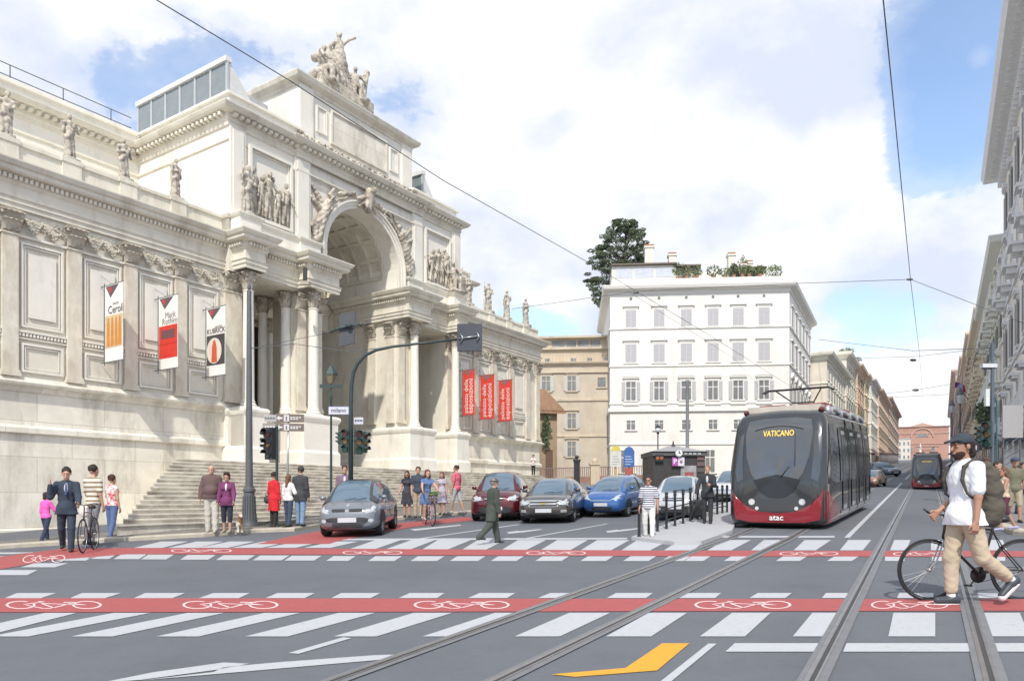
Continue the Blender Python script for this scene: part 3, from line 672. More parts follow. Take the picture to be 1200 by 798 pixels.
sb(b, 12.1, 15.1, -2.4, -.25, 18.5, 18.72); sb(b, 12.7, 14.5, -2.2, -.35, 18.72, 19.05); b.build('crown_cornice', stone, pal)
b = MB()
for i in range(60):                                      # scroll frieze at the foot of the crown
    s = 10.2+i*.115; b.ball((s, -.26, 15.72+.1*math.sin(i*1.7)), (.08, .07, .07), 6, 4); b.ball((s, -.24, 15.9+.06*math.cos(i*2.3)), (.05, .05, .05), 5, 4)
sb(b, 10.1, 17.1, 0, .22, 15.5, 15.98); b.build('scroll_frieze', stone_d, pal, 'all')
b = MB(); sb(b, 9.2, 10.3, -3.2, -1.8, 16, 17.6); b.build('roof_box', mat('roof_grey', (.42, .43, .45), .7), pal)
# skylights (glass lean-tos behind the parapet)
sk_m = mat('skylight_metal', (.50, .52, .53), .45, metal=.3, var=.05); sk_g = mat('skylight_glass', (.20, .235, .25), .12, var=.1, spec=.8)
def skylight(s0, s1, n0, n1, z0, z1):
    b = MB(); b.extr([(s0, -n0, z0), (s1, -n0, z0), (s0, -n0, z1)], (0, n0-n1, 0)); b.cbox(((s0+s1)/2, -(n0+n1)/2, z1+.0), (.1, .1, .1)) ; b.box(s0-.12, s0+.14, -n0-.06, -n1+.06, z1-.13, z1+.05); b.box(s0-.06, s0+.02, -n0-.03, -n1+.03, z0-.02, z0+.1)
    o = b.build('skylight', mat('skylight_side', (.66, .66, .65), .6), pal)
    k = 6; L_ = n0-n1
    for i in range(k): p = MB(); p.box(s0-.03, s0-.005, -n0+L_*i/k+.06, -n0+L_*(i+1)/k-.06, z0+.1, z1-.13); p.build('pane', sk_g, o)
    f = MB()
    for i in range(k+1): f.box(s0-.06, s0-.004, -n0+L_*i/k-.055, -n0+L_*i/k+.055, z0, z1-.1)
    f.build('mullion', sk_m, o)
skylight(7.55, 9.0, -.55, -6.3, 16.1, 17.75); skylight(18.4, 19.6, -.55, -5.3, 16.1, 17.6)
b = MB()                                                 # thin railing on the left attic
for z in (16.45, 16.85): b.tube([(W0, 5.9, z), (7.0, 5.9, z)], .018, 5)
for i in range(7): b.tube([(W0+.3+i*1.75, 5.9, 15.5), (W0+.3+i*1.75, 5.9, 16.86)], .02, 5)
b.build('roof_railing', iron, pal)
b = MB(); sb(b, W0, 7.0, -6.2, -5.35, 15.4, 15.98); b.sweep(path([(W0, -5.35), (6.9, -5.35)]), [(-.02, 15.5), (-.02, 15.9), (.1, 15.93), (.1, 16.02), (-.3, 16.04)]); b.build('attic_parapet', stone_w, pal)
# ---- the great steps
NST = 17; zt, zb = 3.08, 1.22                            # palace z of top and bottom tread (world .85 .. 3.4)
def w2p(p): s, n = to_sn(p.x, p.y); return s/PS, n/PS
b = MB()
for i in range(NST):
    t = i/(NST-1)                                        # 0 = lowest
    z = zb+(zt-zb)*t; n_f = 5.75-(5.75-1.25)*t
    ul = 137+(205-137)*t**.8                             # the left ends flare along the wing wall
    k = (ul-CX)/F
    def at_n(nn):
        px, py = PX+PN.x*nn*PS, PY+PN.y*nn*PS; s = (k*py-px)/(PD.x-k*PD.y); return s/PS
    sF = at_n(n_f); sW = at_n(0.0)
    sR = 27.9-.2*t if True else 0
    poly = [(sW, 0.02), (sF, -n_f), (min(sR, 26.6), -n_f), (sR+.3, -n_f*.45), (sR+.3, .02)]
    b.prism(poly, (zb-1.2) if i == 0 else z-.13, z)
    # worn rounded nosing
    b.prism([(sW, -.0), (sF-.03, -n_f-.045), (min(sR, 26.6)+.03, -n_f-.045), (min(sR, 26.6)+.01, -n_f+.12), (sF+.1, -n_f+.12)], z-.035, z+.002)
sb(b, 7.05, 20.15, -5.2, 1.26, zt-.3, zt+.001); b.build('staircase', step_m, pal)
# ------------------------------------------------------------------ people: one signed-distance body each, clothing and hair as children
skin_m = mat('skin', (.50, .30, .215), .6, var=.05); skin_d = mat('skin_tan', (.40, .215, .145), .6, var=.05)
def vadd(a, b, t=1.0): return (a[0]+b[0]*t, a[1]+b[1]*t, a[2]+b[2]*t)
def rotx(v, a): c, s = math.cos(a), math.sin(a); return (v[0], v[1]*c-v[2]*s, v[1]*s+v[2]*c)
def skeleton(sp):
    """canonical 1.75 m figure facing +y, left at -x; angles in degrees, forward positive"""
    fem = sp.get('fem', False); lean = R(sp.get('lean', 0)); J = {}
    hw, sw = (.086, .148) if fem else (.088, .170)
    thL, knL, thR, knR = [R(a) for a in sp.get('legs', (8, 4, -8, 8))]
    pel = (0, 0, 0); J['pel'] = pel
    def tr(x, y, z):                                     # torso points lean forward
        return (x, y*math.cos(lean)+z*math.sin(lean), z*math.cos(lean)-y*math.sin(lean))
    J['waist'] = tr(0, 0, .17); J['chest'] = tr(0, 0, .36); J['neck0'] = tr(0, -.015, .53); J['neck1'] = tr(0, .005, .60)
    ht, hy = R(sp.get('nod', 0)), R(sp.get('turn', 0))
    J['head'] = tr(0, .02+.03*math.sin(ht), .70)
    for sd_, th, kn, x in (('L', thL, knL, -hw), ('R', thR, knR, hw)):
        hip = (x, 0, -.03); d = (sp.get('spread', .02)*(1 if x > 0 else -1), math.sin(th), -math.cos(th)); kne = vadd(hip, d, .42)
        d2 = (0, math.sin(th-kn), -math.cos(th-kn)); ank = vadd(kne, d2, .40); J['hip'+sd_], J['kne'+sd_], J['ank'+sd_] = hip, kne, ank
        fa = sp.get('foot'+sd_, 0); fa = R(fa); f = (.03*(1 if x > 0 else -1), math.cos(fa), math.sin(fa)); J['toe'+sd_] = vadd(vadd(ank, (0, 0, -.045)), f, .15); J['heel'+sd_] = vadd(vadd(ank, (0, 0, -.04)), f, -.05)
    for sd_, x in (('L', -1), ('R', 1)):
        fwd, abd, elb = sp.get('arm'+sd_, (0, 8, 12))[:3]; ins = sp.get('arm'+sd_, (0, 8, 12, 0)); ins = ins[3] if len(ins) > 3 else 0
        fwd, abd, elb, ins = R(fwd), R(abd), R(elb), R(ins)
        sh = tr(x*sw, -.005, .475); d = (x*math.sin(abd), math.sin(fwd)*math.cos(abd), -math.cos(fwd)*math.cos(abd)); el = vadd(sh, d, .29)
        f2 = fwd+elb; d2 = (x*math.sin(abd*.5-ins), math.sin(f2)*math.cos(ins), -math.cos(f2)*math.cos(ins)); l2 = math.sqrt(sum(q*q for q in d2)); d2 = tuple(q/l2 for q in d2); wr = vadd(el, d2, .25)
        J['sh'+sd_], J['el'+sd_], J['wr'+sd_], J['fd'+sd_] = sh, el, wr, d2
    return J
def hand_prims(J, s, x, curl=.5, k=.006):
    W = Vector(J['wr'+s]); d = Vector(J['fd'+s]).normalized(); side = Vector((x, 0, 0)); nrm = (side-d*side.dot(d)).normalized() # back of hand outwards
    ac = d.cross(nrm).normalized()*(1 if x > 0 else -1)       # across the palm, towards the thumb (forward)
    if ac.y < 0 and abs(d.z) > .5: ac = -ac
    P = []; C = W+d*.045
    for q in (-.026, -.009, .009, .026): P.append(('rc', tuple(W+ac*q*.6+d*.01), tuple(W+ac*q+d*.085), .015, .0125, .012))
    for i, (q, L) in enumerate(((.031, .072), (.0105, .082), (-.0105, .077), (-.031, .060))):
        a0 = W+d*.088+ac*q; a1 = a0+(d*math.cos(curl*.6)-nrm*math.sin(curl*.6))*L*.5+ac*q*.12; a2 = a1+(d*math.cos(curl*1.5)-nrm*math.sin(curl*1.5))*L*.5
        P += [('rc', tuple(a0), tuple(a1), .0098, .009, .003), ('rc', tuple(a1), tuple(a2), .009, .0078, .003)]
    t0 = W+d*.03+ac*.026; t1 = t0+(d*.7+ac*.65-nrm*.25).normalized()*.042; t2 = t1+(d*.9+ac*.15-nrm*.35).normalized()*.032
    P += [('rc', tuple(t0), tuple(t1), .0135, .011, .008), ('rc', tuple(t1), tuple(t2), .011, .0085, .003)]
    return P
def head_prims(J, sp):
    h = J['head']; a = R(sp.get('turn', 0)); nd = R(sp.get('nod', 0))
    def P(x, y, z):
        y, z = y*math.cos(nd)+z*math.sin(nd), z*math.cos(nd)-y*math.sin(nd); x, y, z = x*1.08, y*1.08, z*1.08; return (h[0]+x*math.cos(a)-y*math.sin(a), h[1]+x*math.sin(a)+y*math.cos(a), h[2]+z)
    pr = [('el', P(0, -.012, .025), (.079, .099, .099), .02), ('el', P(0, .03, -.045), (.056, .062, .074), .03), ('el', P(0, .062, -.088), (.026, .024, .022), .02),
          ('el', P(0, .078, .035), (.05, .02, .014), .014), ('rc', P(0, .088, .018), P(0, .112, -.022), .009, .015, .008), ('el', P(0, .088, -.058), (.024, .012, .011), .006),
          ('-el', P(.031, .096, .008), (.019, .016, .013), 0), ('-el', P(-.031, .096, .008), (.019, .016, .013), 0),
          ('el', P(.031, .076, .006), (.014, .014, .012), .002), ('el', P(-.031, .076, .006), (.014, .014, .012), .002)]
    for x in (-1, 1): pr.append(('el', P(.076*x, -.005, .0), (.011, .02, .03), .005))
    return pr, P
def limb(J, keys, rs, k=.03, extra=0.0): return [('rc', J[a], J[b_], rs[i]+extra, rs[i+1]+extra, k) for i, (a, b_) in enumerate(zip(keys[:-1], keys[1:]))]
def lerp3(a, b_, t): return tuple(a[i]+(b_[i]-a[i])*t for i in range(3))
def torso_prims(J, fem, e=0.0, k=.05):
    P = [('el', J['pel'], (.152+e if fem else .145+e, .108+e, .12+e), k), ('el', J['waist'], ((.112 if fem else .137)+e, .088+e, .13+e), k), ('el', J['chest'], ((.135 if fem else .163)+e, .105+e, .17+e), k)]
    for s in 'LR': P.append(('rc', vadd(lerp3(J['neck0'], J['sh'+s], .15), (0, 0, -.015)), vadd(lerp3(J['neck0'], J['sh'+s], .92), (0, 0, -.012)), .052+e*.7, .048+e*.8, .05))
    if fem:
        for x in (-.068, .068): P.append(('el', (J['chest'][0]+x, J['chest'][1]+.085, J['chest'][2]+.02), (.058+e, .05+e, .058+e), .03))
    return P
def folds(amp, seed=0):
    def f(X, Y, Z): return amp*(np.sin(X*33+Z*14+Y*9+seed)*np.sin(Z*19-X*27+Y*31+seed*2)+.5*np.sin(Z*58+X*43-Y*37+seed)*np.cos(X*61-Z*17)+.25*np.sin(Z*90-X*120+Y*70))
    return f
def person(label, foot, headv=None, az=0.0, height=None, pos=None, group=None, fine=False, name='person', zoff=0.0, parent=None, **sp):
    fem = sp.get('fem', False); J = skeleton(sp); vox = .0068 if fine else .0115
    low = min(J['ankL'][2] if J['ankL'][2] < J['ankR'][2] else J['ankR'][2], 9)-.085
    if pos is None: pos = gp(*foot)+Vector((0, 0, zoff))
    if height is None: height = (foot[1]-headv)/F*pos.y
    top = J['head'][2]+.125; sc = height/(top-low)
    t = thing(name, label, 'person', pos, -R(az) if az is not None else 0, group, sc)
    def place(b, nm, m_, par, **k):
        b.v = [(x, y, z-low) for (x, y, z) in b.v]; return b.build(nm, m_, par, smooth='all', recalc=False, **k)
    sk = skin_d if sp.get('tan') else skin_m
    # body: one continuous surface
    P = torso_prims(J, fem)
    P += [('rc', J['neck0'], J['neck1'], .052 if not fem else .045, .05 if not fem else .043, .03)]
    hp, HP = head_prims(J, sp); fat = sp.get('fat', 0)
    for s, x in (('L', -1), ('R', 1)):
        P += limb(J, ['hip'+s, 'kne'+s, 'ank'+s], (.088, .055, .037), .03); P += [('el', lerp3(J['kne'+s], J['ank'+s], .3), (.044, .046, .08), .03)]
        P += [('rc', J['heel'+s], J['toe'+s], .036, .028, .02)]
        P += limb(J, ['sh'+s, 'el'+s, 'wr'+s], (.052, .038, .026), .02)
        P += hand_prims(J, s, x, sp.get('curl', .55))
    P += hp
    body = place(sdf_mesh(P, vox), 'body', sk, t)
    # shoes
    for s in 'LR':
        if sp.get('bare'): break
        h, o = J['heel'+s], J['toe'+s]
        b = sdf_mesh([('rc', vadd(h, (0, 0, .01)), vadd(o, (0, 0, -.005)), .046, .036, .02), ('rc', vadd(J['ank'+s], (0, 0, -.03)), h, .048, .044, .02)], vox*.9)
        place(b, 'shoe', cm(sp.get('shoes', (.03, .03, .03)), .5), t)
        if fine:
            b = sdf_mesh([('rc', vadd(h, (0, 0, -.028)), vadd(o, (0, 0, -.03)), .046, .039, .0)], vox*.9, cuts=[(vadd(h, (0, 0, -.03)), (0, 0, 1))]); place(b, 'sole', cm((.7, .7, .7)), t)
    # lower garment
    kind, colr = sp.get('bottom', ('trousers', (.05, .06, .1))); bm_ = cm(colr, .9, bump=.2, bscale=40)
    seed = random.random()*6
    if kind in ('trousers', 'shorts', 'capri'):
        Lg = []; end = {'trousers': 1.0, 'shorts': .0, 'capri': .35}[kind]; wid = sp.get('wide', 0)
        for s in 'LR':
            Lg.append(('rc', J['hip'+s], J['kne'+s], .098+wid*.3, .072+wid, .03))
            if end > 0: Lg.append(('rc', J['kne'+s], lerp3(J['kne'+s], J['ank'+s], end if end < 1 else sp.get('hem', .98)), .071+wid, (.058 if end == 1 else .064)+wid, .02))
        Lg += [('el', J['pel'], ((.165 if fem else .158)+fat, .122+fat, .12), .04), ('el', vadd(J['waist'], (0, 0, -.09)), (.135+fat, .098+fat, .08), .04)]
        place(sdf_mesh(Lg, vox, folds(.0035 if not sp.get('tight') else .0015, seed), [((0, 0, .09), (0, 0, 1))]), 'shorts' if kind == 'shorts' else 'trousers', bm_, t)
    elif kind == 'skirt':
        ln = sp.get('len', .45); zz = -ln; k1 = lerp3(J['hipL'], J['kneL'], ln/.42); k2 = lerp3(J['hipR'], J['kneR'], ln/.42)
        place(sdf_mesh([('rc', J['waist'], J['pel'], .125, .17, .03), ('rc', (0, 0, -.02), k1, .155, .16, .05), ('rc', (0, 0, -.02), k2, .155, .16, .05)], vox, folds(.006, seed), cuts=[((0, 0, zz+.02), (0, 0, -1))]), 'skirt', bm_, t)
    # upper garment
    kind, colr = sp.get('top', ('shirt', (.7, .7, .7))); tm = sp.get('topmat') or cm(colr, .9, bump=.15, bscale=40)
    e = {'shirt': .016, 'tank': .010, 'jacket': .022, 'coat': .028, 'tee': .02, 'long': .014, 'dress': .012}[kind]+sp.get('loose', 0)
    T = torso_prims(J, fem, e+fat*.6)
    if fat: T.append(('el', vadd(J['waist'], (0, .04+fat, -.01)), (.15+fat, .12+fat, .15), .06))
    slv = {'shirt': 2.0, 'tank': 0, 'jacket': 2.0, 'coat': 2.0, 'tee': .75, 'long': 2.0, 'dress': .35}[kind]; slv = sp.get('sleeve', slv)
    for s in 'LR':
        if slv > 0: T.append(('rc', J['sh'+s], lerp3(J['sh'+s], J['el'+s], min(1, slv)), .051+e, .045+e, .02))
        if slv > 1: T.append(('rc', J['el'+s], lerp3(J['el'+s], J['wr'+s], (slv-1)*.96), .043+e, .031+e*.8, .02))
    hem = sp.get('hem_top', {'shirt': -.03, 'tank': 0, 'jacket': -.14, 'coat': -.5, 'tee': -.08, 'long': -.05, 'dress': -.36}[kind])
    if hem < -.08:
        fl = .16 if kind != 'dress' else .17
        for s in 'LR': T.append(('rc', (0, 0, -.02), lerp3(J['hip'+s], J['kne'+s], min(1.2, -hem/.42)), fl, fl-.025, .05))
    T.append(('rc', vadd(J['neck0'], (0, 0, -.02)), lerp3(J['neck0'], J['neck1'], .12), .066, .058, .02)); T.append(('el', J['pel'], ((.172 if fem else .165)+fat+e*.5, .122+fat+e*.5, .13), .04))
    nk = lerp3(J['neck0'], J['neck1'], .42)
    cuts = [((0, 0, hem), (0, 0, -1))]
    if kind == 'tank': T = [q for q in T if not (q[0] == 'rc' and q[3] > .06+e and abs(q[1][0]) > .3)]
    gar = place(sdf_mesh(T, vox, folds(.0032 if kind in ('jacket', 'coat', 'tee', 'shirt') else .002, seed+1), cuts), {'tee': 'shirt', 'long': 'shirt', 'tank': 'top'}.get(kind, kind), tm, t)
    if sp.get('open_front'):                              # shirt front (and tie) showing between lapels
        c = J['chest']; b = sdf_mesh([('el', vadd(c, (0, .02, .03)), (.052, .119+e, .135), .02)], vox*.8, cuts=[(c, (0, -1, 0))]); place(b, 'shirt_front', cm(sp['open_front'], .8), t)
        if sp.get('tie'): b = sdf_mesh([('rc', vadd(c, (0, .127+e, .13)), vadd(c, (0, .145+e, -.09)), .014, .022, .0)], vox*.7); place(b, 'tie', cm(sp['tie'], .6), t)
    if sp.get('belt'): pass
    # hair / hat
    hk, hc = sp.get('hair', ('short', (.03, .02, .015))); hm = cm(hc, .75, bump=.5, bscale=90)
    if hk != 'bald':
        Hh = [('el', HP(0, -.022, .045), (.092, .103, .099), .01)]
        cz = [(HP(0, .06, .05), tuple(Vector(HP(0, 1, -.6))-Vector(HP(0, 0, 0))))]
        if hk == 'long': Hh += [('rc', HP(0, -.06, .0), HP(0, -.09, -.2), .075, .06, .04), ('rc', HP(.06, -.03, .0), HP(.085, -.04, -.17), .035, .03, .03), ('rc', HP(-.06, -.03, .0), HP(-.085, -.04, -.17), .035, .03, .03)]
        if hk == 'verylong': Hh += [('rc', HP(0, -.06, .0), HP(0, -.115, -.36), .075, .045, .04)]
        if hk == 'bun': Hh += [('el', HP(0, -.09, .09), (.05, .045, .045), .01), ('el', HP(0, -.02, .08), (.09, .09, .075), .02)]
        if hk == 'bob': Hh += [('el', HP(0, -.03, -.0), (.098, .085, .11), .02), ('el', HP(0, .0, .1), (.09, .08, .05), .02)]
        if hk == 'mid': Hh += [('rc', HP(0, -.06, -.0), HP(0, -.085, -.06), .066, .05, .03)]
        if hk == 'curly': Hh += [('el', HP(0, -.02, .06), (.105, .11, .1), .01)]
        hb = sdf_mesh(Hh, vox*.85, folds(.006, seed), cz); place(hb, 'hair', hm, t)
    if sp.get('cap'):
        cmm = cm(sp['cap'], .8)
        cc = [('el', HP(0, -.012, .052), (.099, .113, .09), .0), ('rc', HP(-.035, .085, .068), HP(-.03, .155, .052), .012, .01, .03), ('rc', HP(.035, .085, .068), HP(.03, .155, .052), .012, .01, .03), ('rc', HP(0, .085, .072), HP(0, .165, .055), .013, .01, .03), ('rc', HP(-.06, .07, .062), HP(.06, .07, .062), .014, .014, .02)]
        if sp.get('brim'): cc = [('el', HP(0, -.01, .07), (.088, .1, .075), .0), ('el', HP(0, 0, .062), (.135, .15, .014), .02)]
        place(sdf_mesh(cc, vox*.8, None, [] if sp.get('brim') else [(HP(0, -.1, .035), tuple(Vector(HP(0, .0, -1))-Vector(HP(0, 0, 0))))]), 'hat' if sp.get('brim') else 'cap', cmm, t)
    if sp.get('beard'):
        Hb = [('el', HP(0, .035, -.062), (.06, .062, .06), .01), ('el', HP(0, .06, -.09), (.034, .03, .034), .02)]
        place(sdf_mesh(Hb, vox*.7, folds(.002, 2), [(HP(0, .06, -.042), tuple(Vector(HP(0, .3, 1))-Vector(HP(0, 0, 0))))]), 'beard', cm(sp['beard'], .9), t)
    if sp.get('shades') or fine:
        for x in (-.031, .031):
            b = MB(); c = HP(x, .1 if sp.get('shades') else .0915, .008); b.ball(c, (.021, .008, .016) if sp.get('shades') else (.0085, .006, .0065), 10, 6); place(b, 'lens' if sp.get('shades') else 'eye', cm((.012, .01, .01), .2), t)
        if fine:
            for x in (-.031, .031): b = sdf_mesh([('rc', HP(x-.018, .097, .028), HP(x+.018, .097, .03), .0045, .0045, 0)], .003); place(b, 'eyebrow', cm((.03, .018, .012)), t)
    t['J'] = 0; del t['J']
    def world(p):                                        # canonical joint to world
        q = Vector((p[0], p[1], p[2]-low))*sc; a = t.rotation_euler.z; return Vector((q.x*math.cos(a)-q.y*math.sin(a), q.x*math.sin(a)+q.y*math.cos(a), q.z))+Vector(pos)
    return t, J, world, sc, low
def local_obj(b, nm, m_, t, low, **k):
    b.v = [(x, y, z-low) for (x, y, z) in b.v]; return b.build(nm, m_, t, smooth='all', recalc=False, **k)
def bag_sdf(name, label, cat, worldpt, size, colr, rz=0, strap=None, group=None):
    t = thing(name, label, cat, worldpt, rz, group)
    b = sdf_mesh([('el', (0, 0, 0), size, .01), ('el', (0, 0, -size[2]*.25), (size[0]*.98, size[1], size[2]*.75), .02)], .012, folds(.004, 1)); b.build('bag_body', cm(colr, .7), t, 'all', False)
    s = MB(); s.tube([(-size[0]*.6, 0, size[2]*.7), (-size[0]*.3, 0, size[2]*1.7), (0, 0, size[2]*2.1), (size[0]*.3, 0, size[2]*1.7), (size[0]*.6, 0, size[2]*.7)], .008, 6); s.build('strap', cm(colr, .7), t, 'all')
    return t

# ------------------------------------------------------------------ bicycle: faces +y, wheels on the ground
def bicycle(label, pos, az, wheel=.34, base=1.02, colr=(.03, .03, .03), step=False, basket=None, rack=False, fine=False, tilt=0, bar='flat', group=None):
    t = thing('bicycle', label, 'bicycle', pos, -R(az), group); r = wheel; fm = mat('bike_frame_%02x%02x%02x' % tuple(int(255*c) for c in colr), colr, .35, metal=.3, coat=.4, var=0)
    nseg = 40 if fine else 24
    for nm, y in (('front_wheel', base/2), ('rear_wheel', -base/2)):
        b = MB(); b.tube([(0, y+r*math.cos(a), r+r*math.sin(a)) for a in [2*math.pi*i/nseg for i in range(nseg)]], .016 if not fine else .017, 8, closed=True); wh = b.build('wheel', rubber, t, 'all')
        b = MB(); b.tube([(0, y+(r-.028)*math.cos(a), r+(r-.028)*math.sin(a)) for a in [2*math.pi*i/nseg for i in range(nseg)]], .009, 6, closed=True); b.build('rim', alu if not fine else iron_d, wh, 'all')
        b = MB(); k = 28 if fine else 16
        for i in range(k):
            a = 2*math.pi*i/k; a2 = a+(.5 if i % 2 else -.5); sx = .02*(1 if i % 4 < 2 else -1)
            b.tube([(sx, y+.02*math.cos(a2), r+.02*math.sin(a2)), (0, y+(r-.03)*math.cos(a), r+(r-.03)*math.sin(a))], .0011 if fine else .0018, 3, caps=False)
        b.build('spokes', mat('spoke_steel', (.22, .22, .23), .4, metal=.6), wh)
        b = MB(); b.lathe([(.012, -.045), (.024, -.03), (.016, -.015), (.016, .015), (.024, .03), (.012, .045)], 10, (0, y, r), 'x'); b.build('hub', alu, wh, 'all')
    s = wheel/.34; seat_t = (0, -.22*s, .86*s); bb = (0, -.06*s, .28*s); ht, hb = (0, .33*s, .86*s), (0, .36*s, .70*s); fa = (0, base/2, r); ra = (0, -base/2, r)
    b = MB(); tr_ = .014 if not fine else .017
    stt = (0, -.20*s, .80*s)
    if step: b.tube([hb, (0, .2*s, .42*s), (0, .05*s, .32*s), bb], tr_, 8); b.tube([(0, .35*s, .76*s), (0, .12*s, .50*s), (0, -.14*s, .48*s)], tr_, 8)
    else: b.tube([hb, bb], tr_*1.1, 8); b.tube([(0, .34*s, .82*s), stt], tr_, 8)
    b.tube([bb, stt, (0, -.225*s, .88*s)], tr_, 8)
    for x in (-.03, .03):
        b.tube([bb, (x, -.2*s, r), (x*1.4, ra[1], ra[2])], .009, 6); b.tube([stt, (x, -.3*s, .6*s), (x*1.4, ra[1], ra[2])], .008, 6)
    b.tube([hb, (0, .325*s, .90*s)], tr_*1.2, 8); b.build('frame', fm, t, 'all')
    b = MB()
    for x in (-.04, .04): b.tube([(0, .36*s, .70*s), (x, .375*s, .66*s), (x, .45*s, .45*s), (x, fa[1], fa[2])], [.012, .012, .01, .008], 6)
    b.build('fork', fm if not fine else alu, t, 'all')
    b = MB()
    if bar == 'flat': b.tube([(-.28, .24*s, .98*s), (-.2, .3*s, 1.0*s), (0, .34*s, .96*s), (.2, .3*s, 1.0*s), (.28, .24*s, .98*s)], .012, 8)
    else: b.tube([(-.22, .30*s, .97*s), (0, .37*s, .965*s), (.22, .30*s, .97*s)], .012, 8); b.tube([(-.22, .30*s, .97*s), (-.22, .42*s, .99*s), (-.22, .47*s, 1.03*s)], .014, 8); b.tube([(.22, .30*s, .97*s), (.22, .42*s, .99*s), (.22, .47*s, 1.03*s)], .014, 8)
    b.tube([(0, .325*s, .88*s), (0, .35*s, .965*s)], .013, 8); b.build('handlebar', iron_d, t, 'all')
    b = sdf_mesh([('rc', (0, -.34*s, .925*s), (0, -.1*s, .915*s), .055, .022, .02), ('el', (0, -.32*s, .915*s), (.07, .06, .03), .03)], .01); b.build('saddle', iron_d, t, 'all', False)
    b = MB(); b.lathe([(.09*s, -.003), (.09*s, .003)], 20, (.04, bb[1], bb[2]), 'x'); b.tube([(.05, bb[1], bb[2]), (.06, bb[1]+.09, bb[2]-.14)], .009, 6); b.tube([(-.05, bb[1], bb[2]), (-.06, bb[1]-.09, bb[2]+.14)], .009, 6)
    b.cbox((.10, bb[1]+.09, bb[2]-.14), (.09, .06, .02)); b.cbox((-.10, bb[1]-.09, bb[2]+.14), (.09, .06, .02))
    b.tube([(.04, bb[1], bb[2]+.09*s), (.04, ra[1], ra[2]+.03)], .004, 4); b.tube([(.04, bb[1], bb[2]-.09*s), (.04, ra[1], ra[2]-.03)], .004, 4); b.build('crank', black_p, t, 'all')
    if basket:
        b = MB(); bp_ = []
        for z, q in ((.74, .11), (.82, .125), (.92, .145)): b.tube([(-q*1.2, .40*s, z*s), (q*1.2, .40*s, z*s), (q*1.2, .40*s+q*1.6, z*s), (-q*1.2, .40*s+q*1.6, z*s)], .01, 5, closed=True)
        for i in range(12):
            a = 2*math.pi*i/12; b.tube([(.12*math.cos(a), .5*s+.08*math.sin(a), .74*s), (.16*math.cos(a), .52*s+.11*math.sin(a), .92*s)], .01, 4)
        b.build('basket', mat('wicker', (.28, .19, .1), .9, var=.2), t)
        b = MB()
        for i in range(26): b.ball((random.uniform(-.13, .13), .52*s+random.uniform(-.1, .1), .93*s+random.uniform(-.04, .06)), random.uniform(.03, .05), 6, 4)
        b.build('greenery', mat('basket_leaves', (.07, .14, .045), .9, var=.4, scale=20), t)
    for x in ((-1, 1) if not fine else ()):
        pass
    if tilt: t.rotation_euler = (0, R(tilt), -R(az))
    return t
def mudguard(t, r, base):
    pass
def facing(p, off=0): return math.degrees(math.atan2(-p[0], -p[1]))+off   # azimuth towards the camera
FC = lambda foot, off=0: facing(gp(*foot), off)
navy, blk, jean, ljean = (.03, .04, .06), (.02, .02, .024), (.06, .09, .17), (.20, .30, .45)
def stripes(name, a, b_, sc, axis=2, w=.5):
    m = bpy.data.materials.new(name); m.use_nodes = True; t = m.node_tree; B = t.nodes['Principled BSDF']; B.inputs['Roughness'].default_value = .9
    tcn = N(t, 'ShaderNodeTexCoord'); sp_ = N(t, 'ShaderNodeSeparateXYZ'); t.links.new(tcn.outputs['Object'], sp_.inputs[0])
    mm = N(t, 'ShaderNodeMath', operation='MULTIPLY'); t.links.new(sp_.outputs[axis], mm.inputs[0]); mm.inputs[1].default_value = sc
    fr = N(t, 'ShaderNodeMath', operation='FRACT'); t.links.new(mm.outputs[0], fr.inputs[0])
    gt = N(t, 'ShaderNodeMath', operation='GREATER_THAN'); t.links.new(fr.outputs[0], gt.inputs[0]); gt.inputs[1].default_value = w
    mi = N(t, 'ShaderNodeMix', data_type='RGBA'); t.links.new(gt.outputs[0], mi.inputs[0]); mi.inputs[6].default_value = (*a, 1); mi.inputs[7].default_value = (*b_, 1); t.links.new(mi.outputs[2], B.inputs['Base Color']); return m
def floral(name, base, cols, sc=22):
    m = bpy.data.materials.new(name); m.use_nodes = True; t = m.node_tree; B = t.nodes['Principled BSDF']; B.inputs['Roughness'].default_value = .9
    tcn = N(t, 'ShaderNodeTexCoord'); vo = N(t, 'ShaderNodeTexVoronoi', inp={'Scale': sc}); t.links.new(tcn.outputs['Object'], vo.inputs['Vector'])
    cr_ = N(t, 'ShaderNodeValToRGB'); cr_.color_ramp.interpolation = 'CONSTANT'; sx = N(t, 'ShaderNodeSeparateColor'); t.links.new(vo.outputs['Color'], sx.inputs[0]); t.links.new(sx.outputs[0], cr_.inputs[0])
    cr_.color_ramp.elements[0].color = (*base, 1); cr_.color_ramp.elements[1].position = .45; cr_.color_ramp.elements[1].color = (*cols[0], 1)
    e_ = cr_.color_ramp.elements.new(.7); e_.color = (*cols[1], 1); t.links.new(cr_.outputs[0], B.inputs['Base Color']); return m

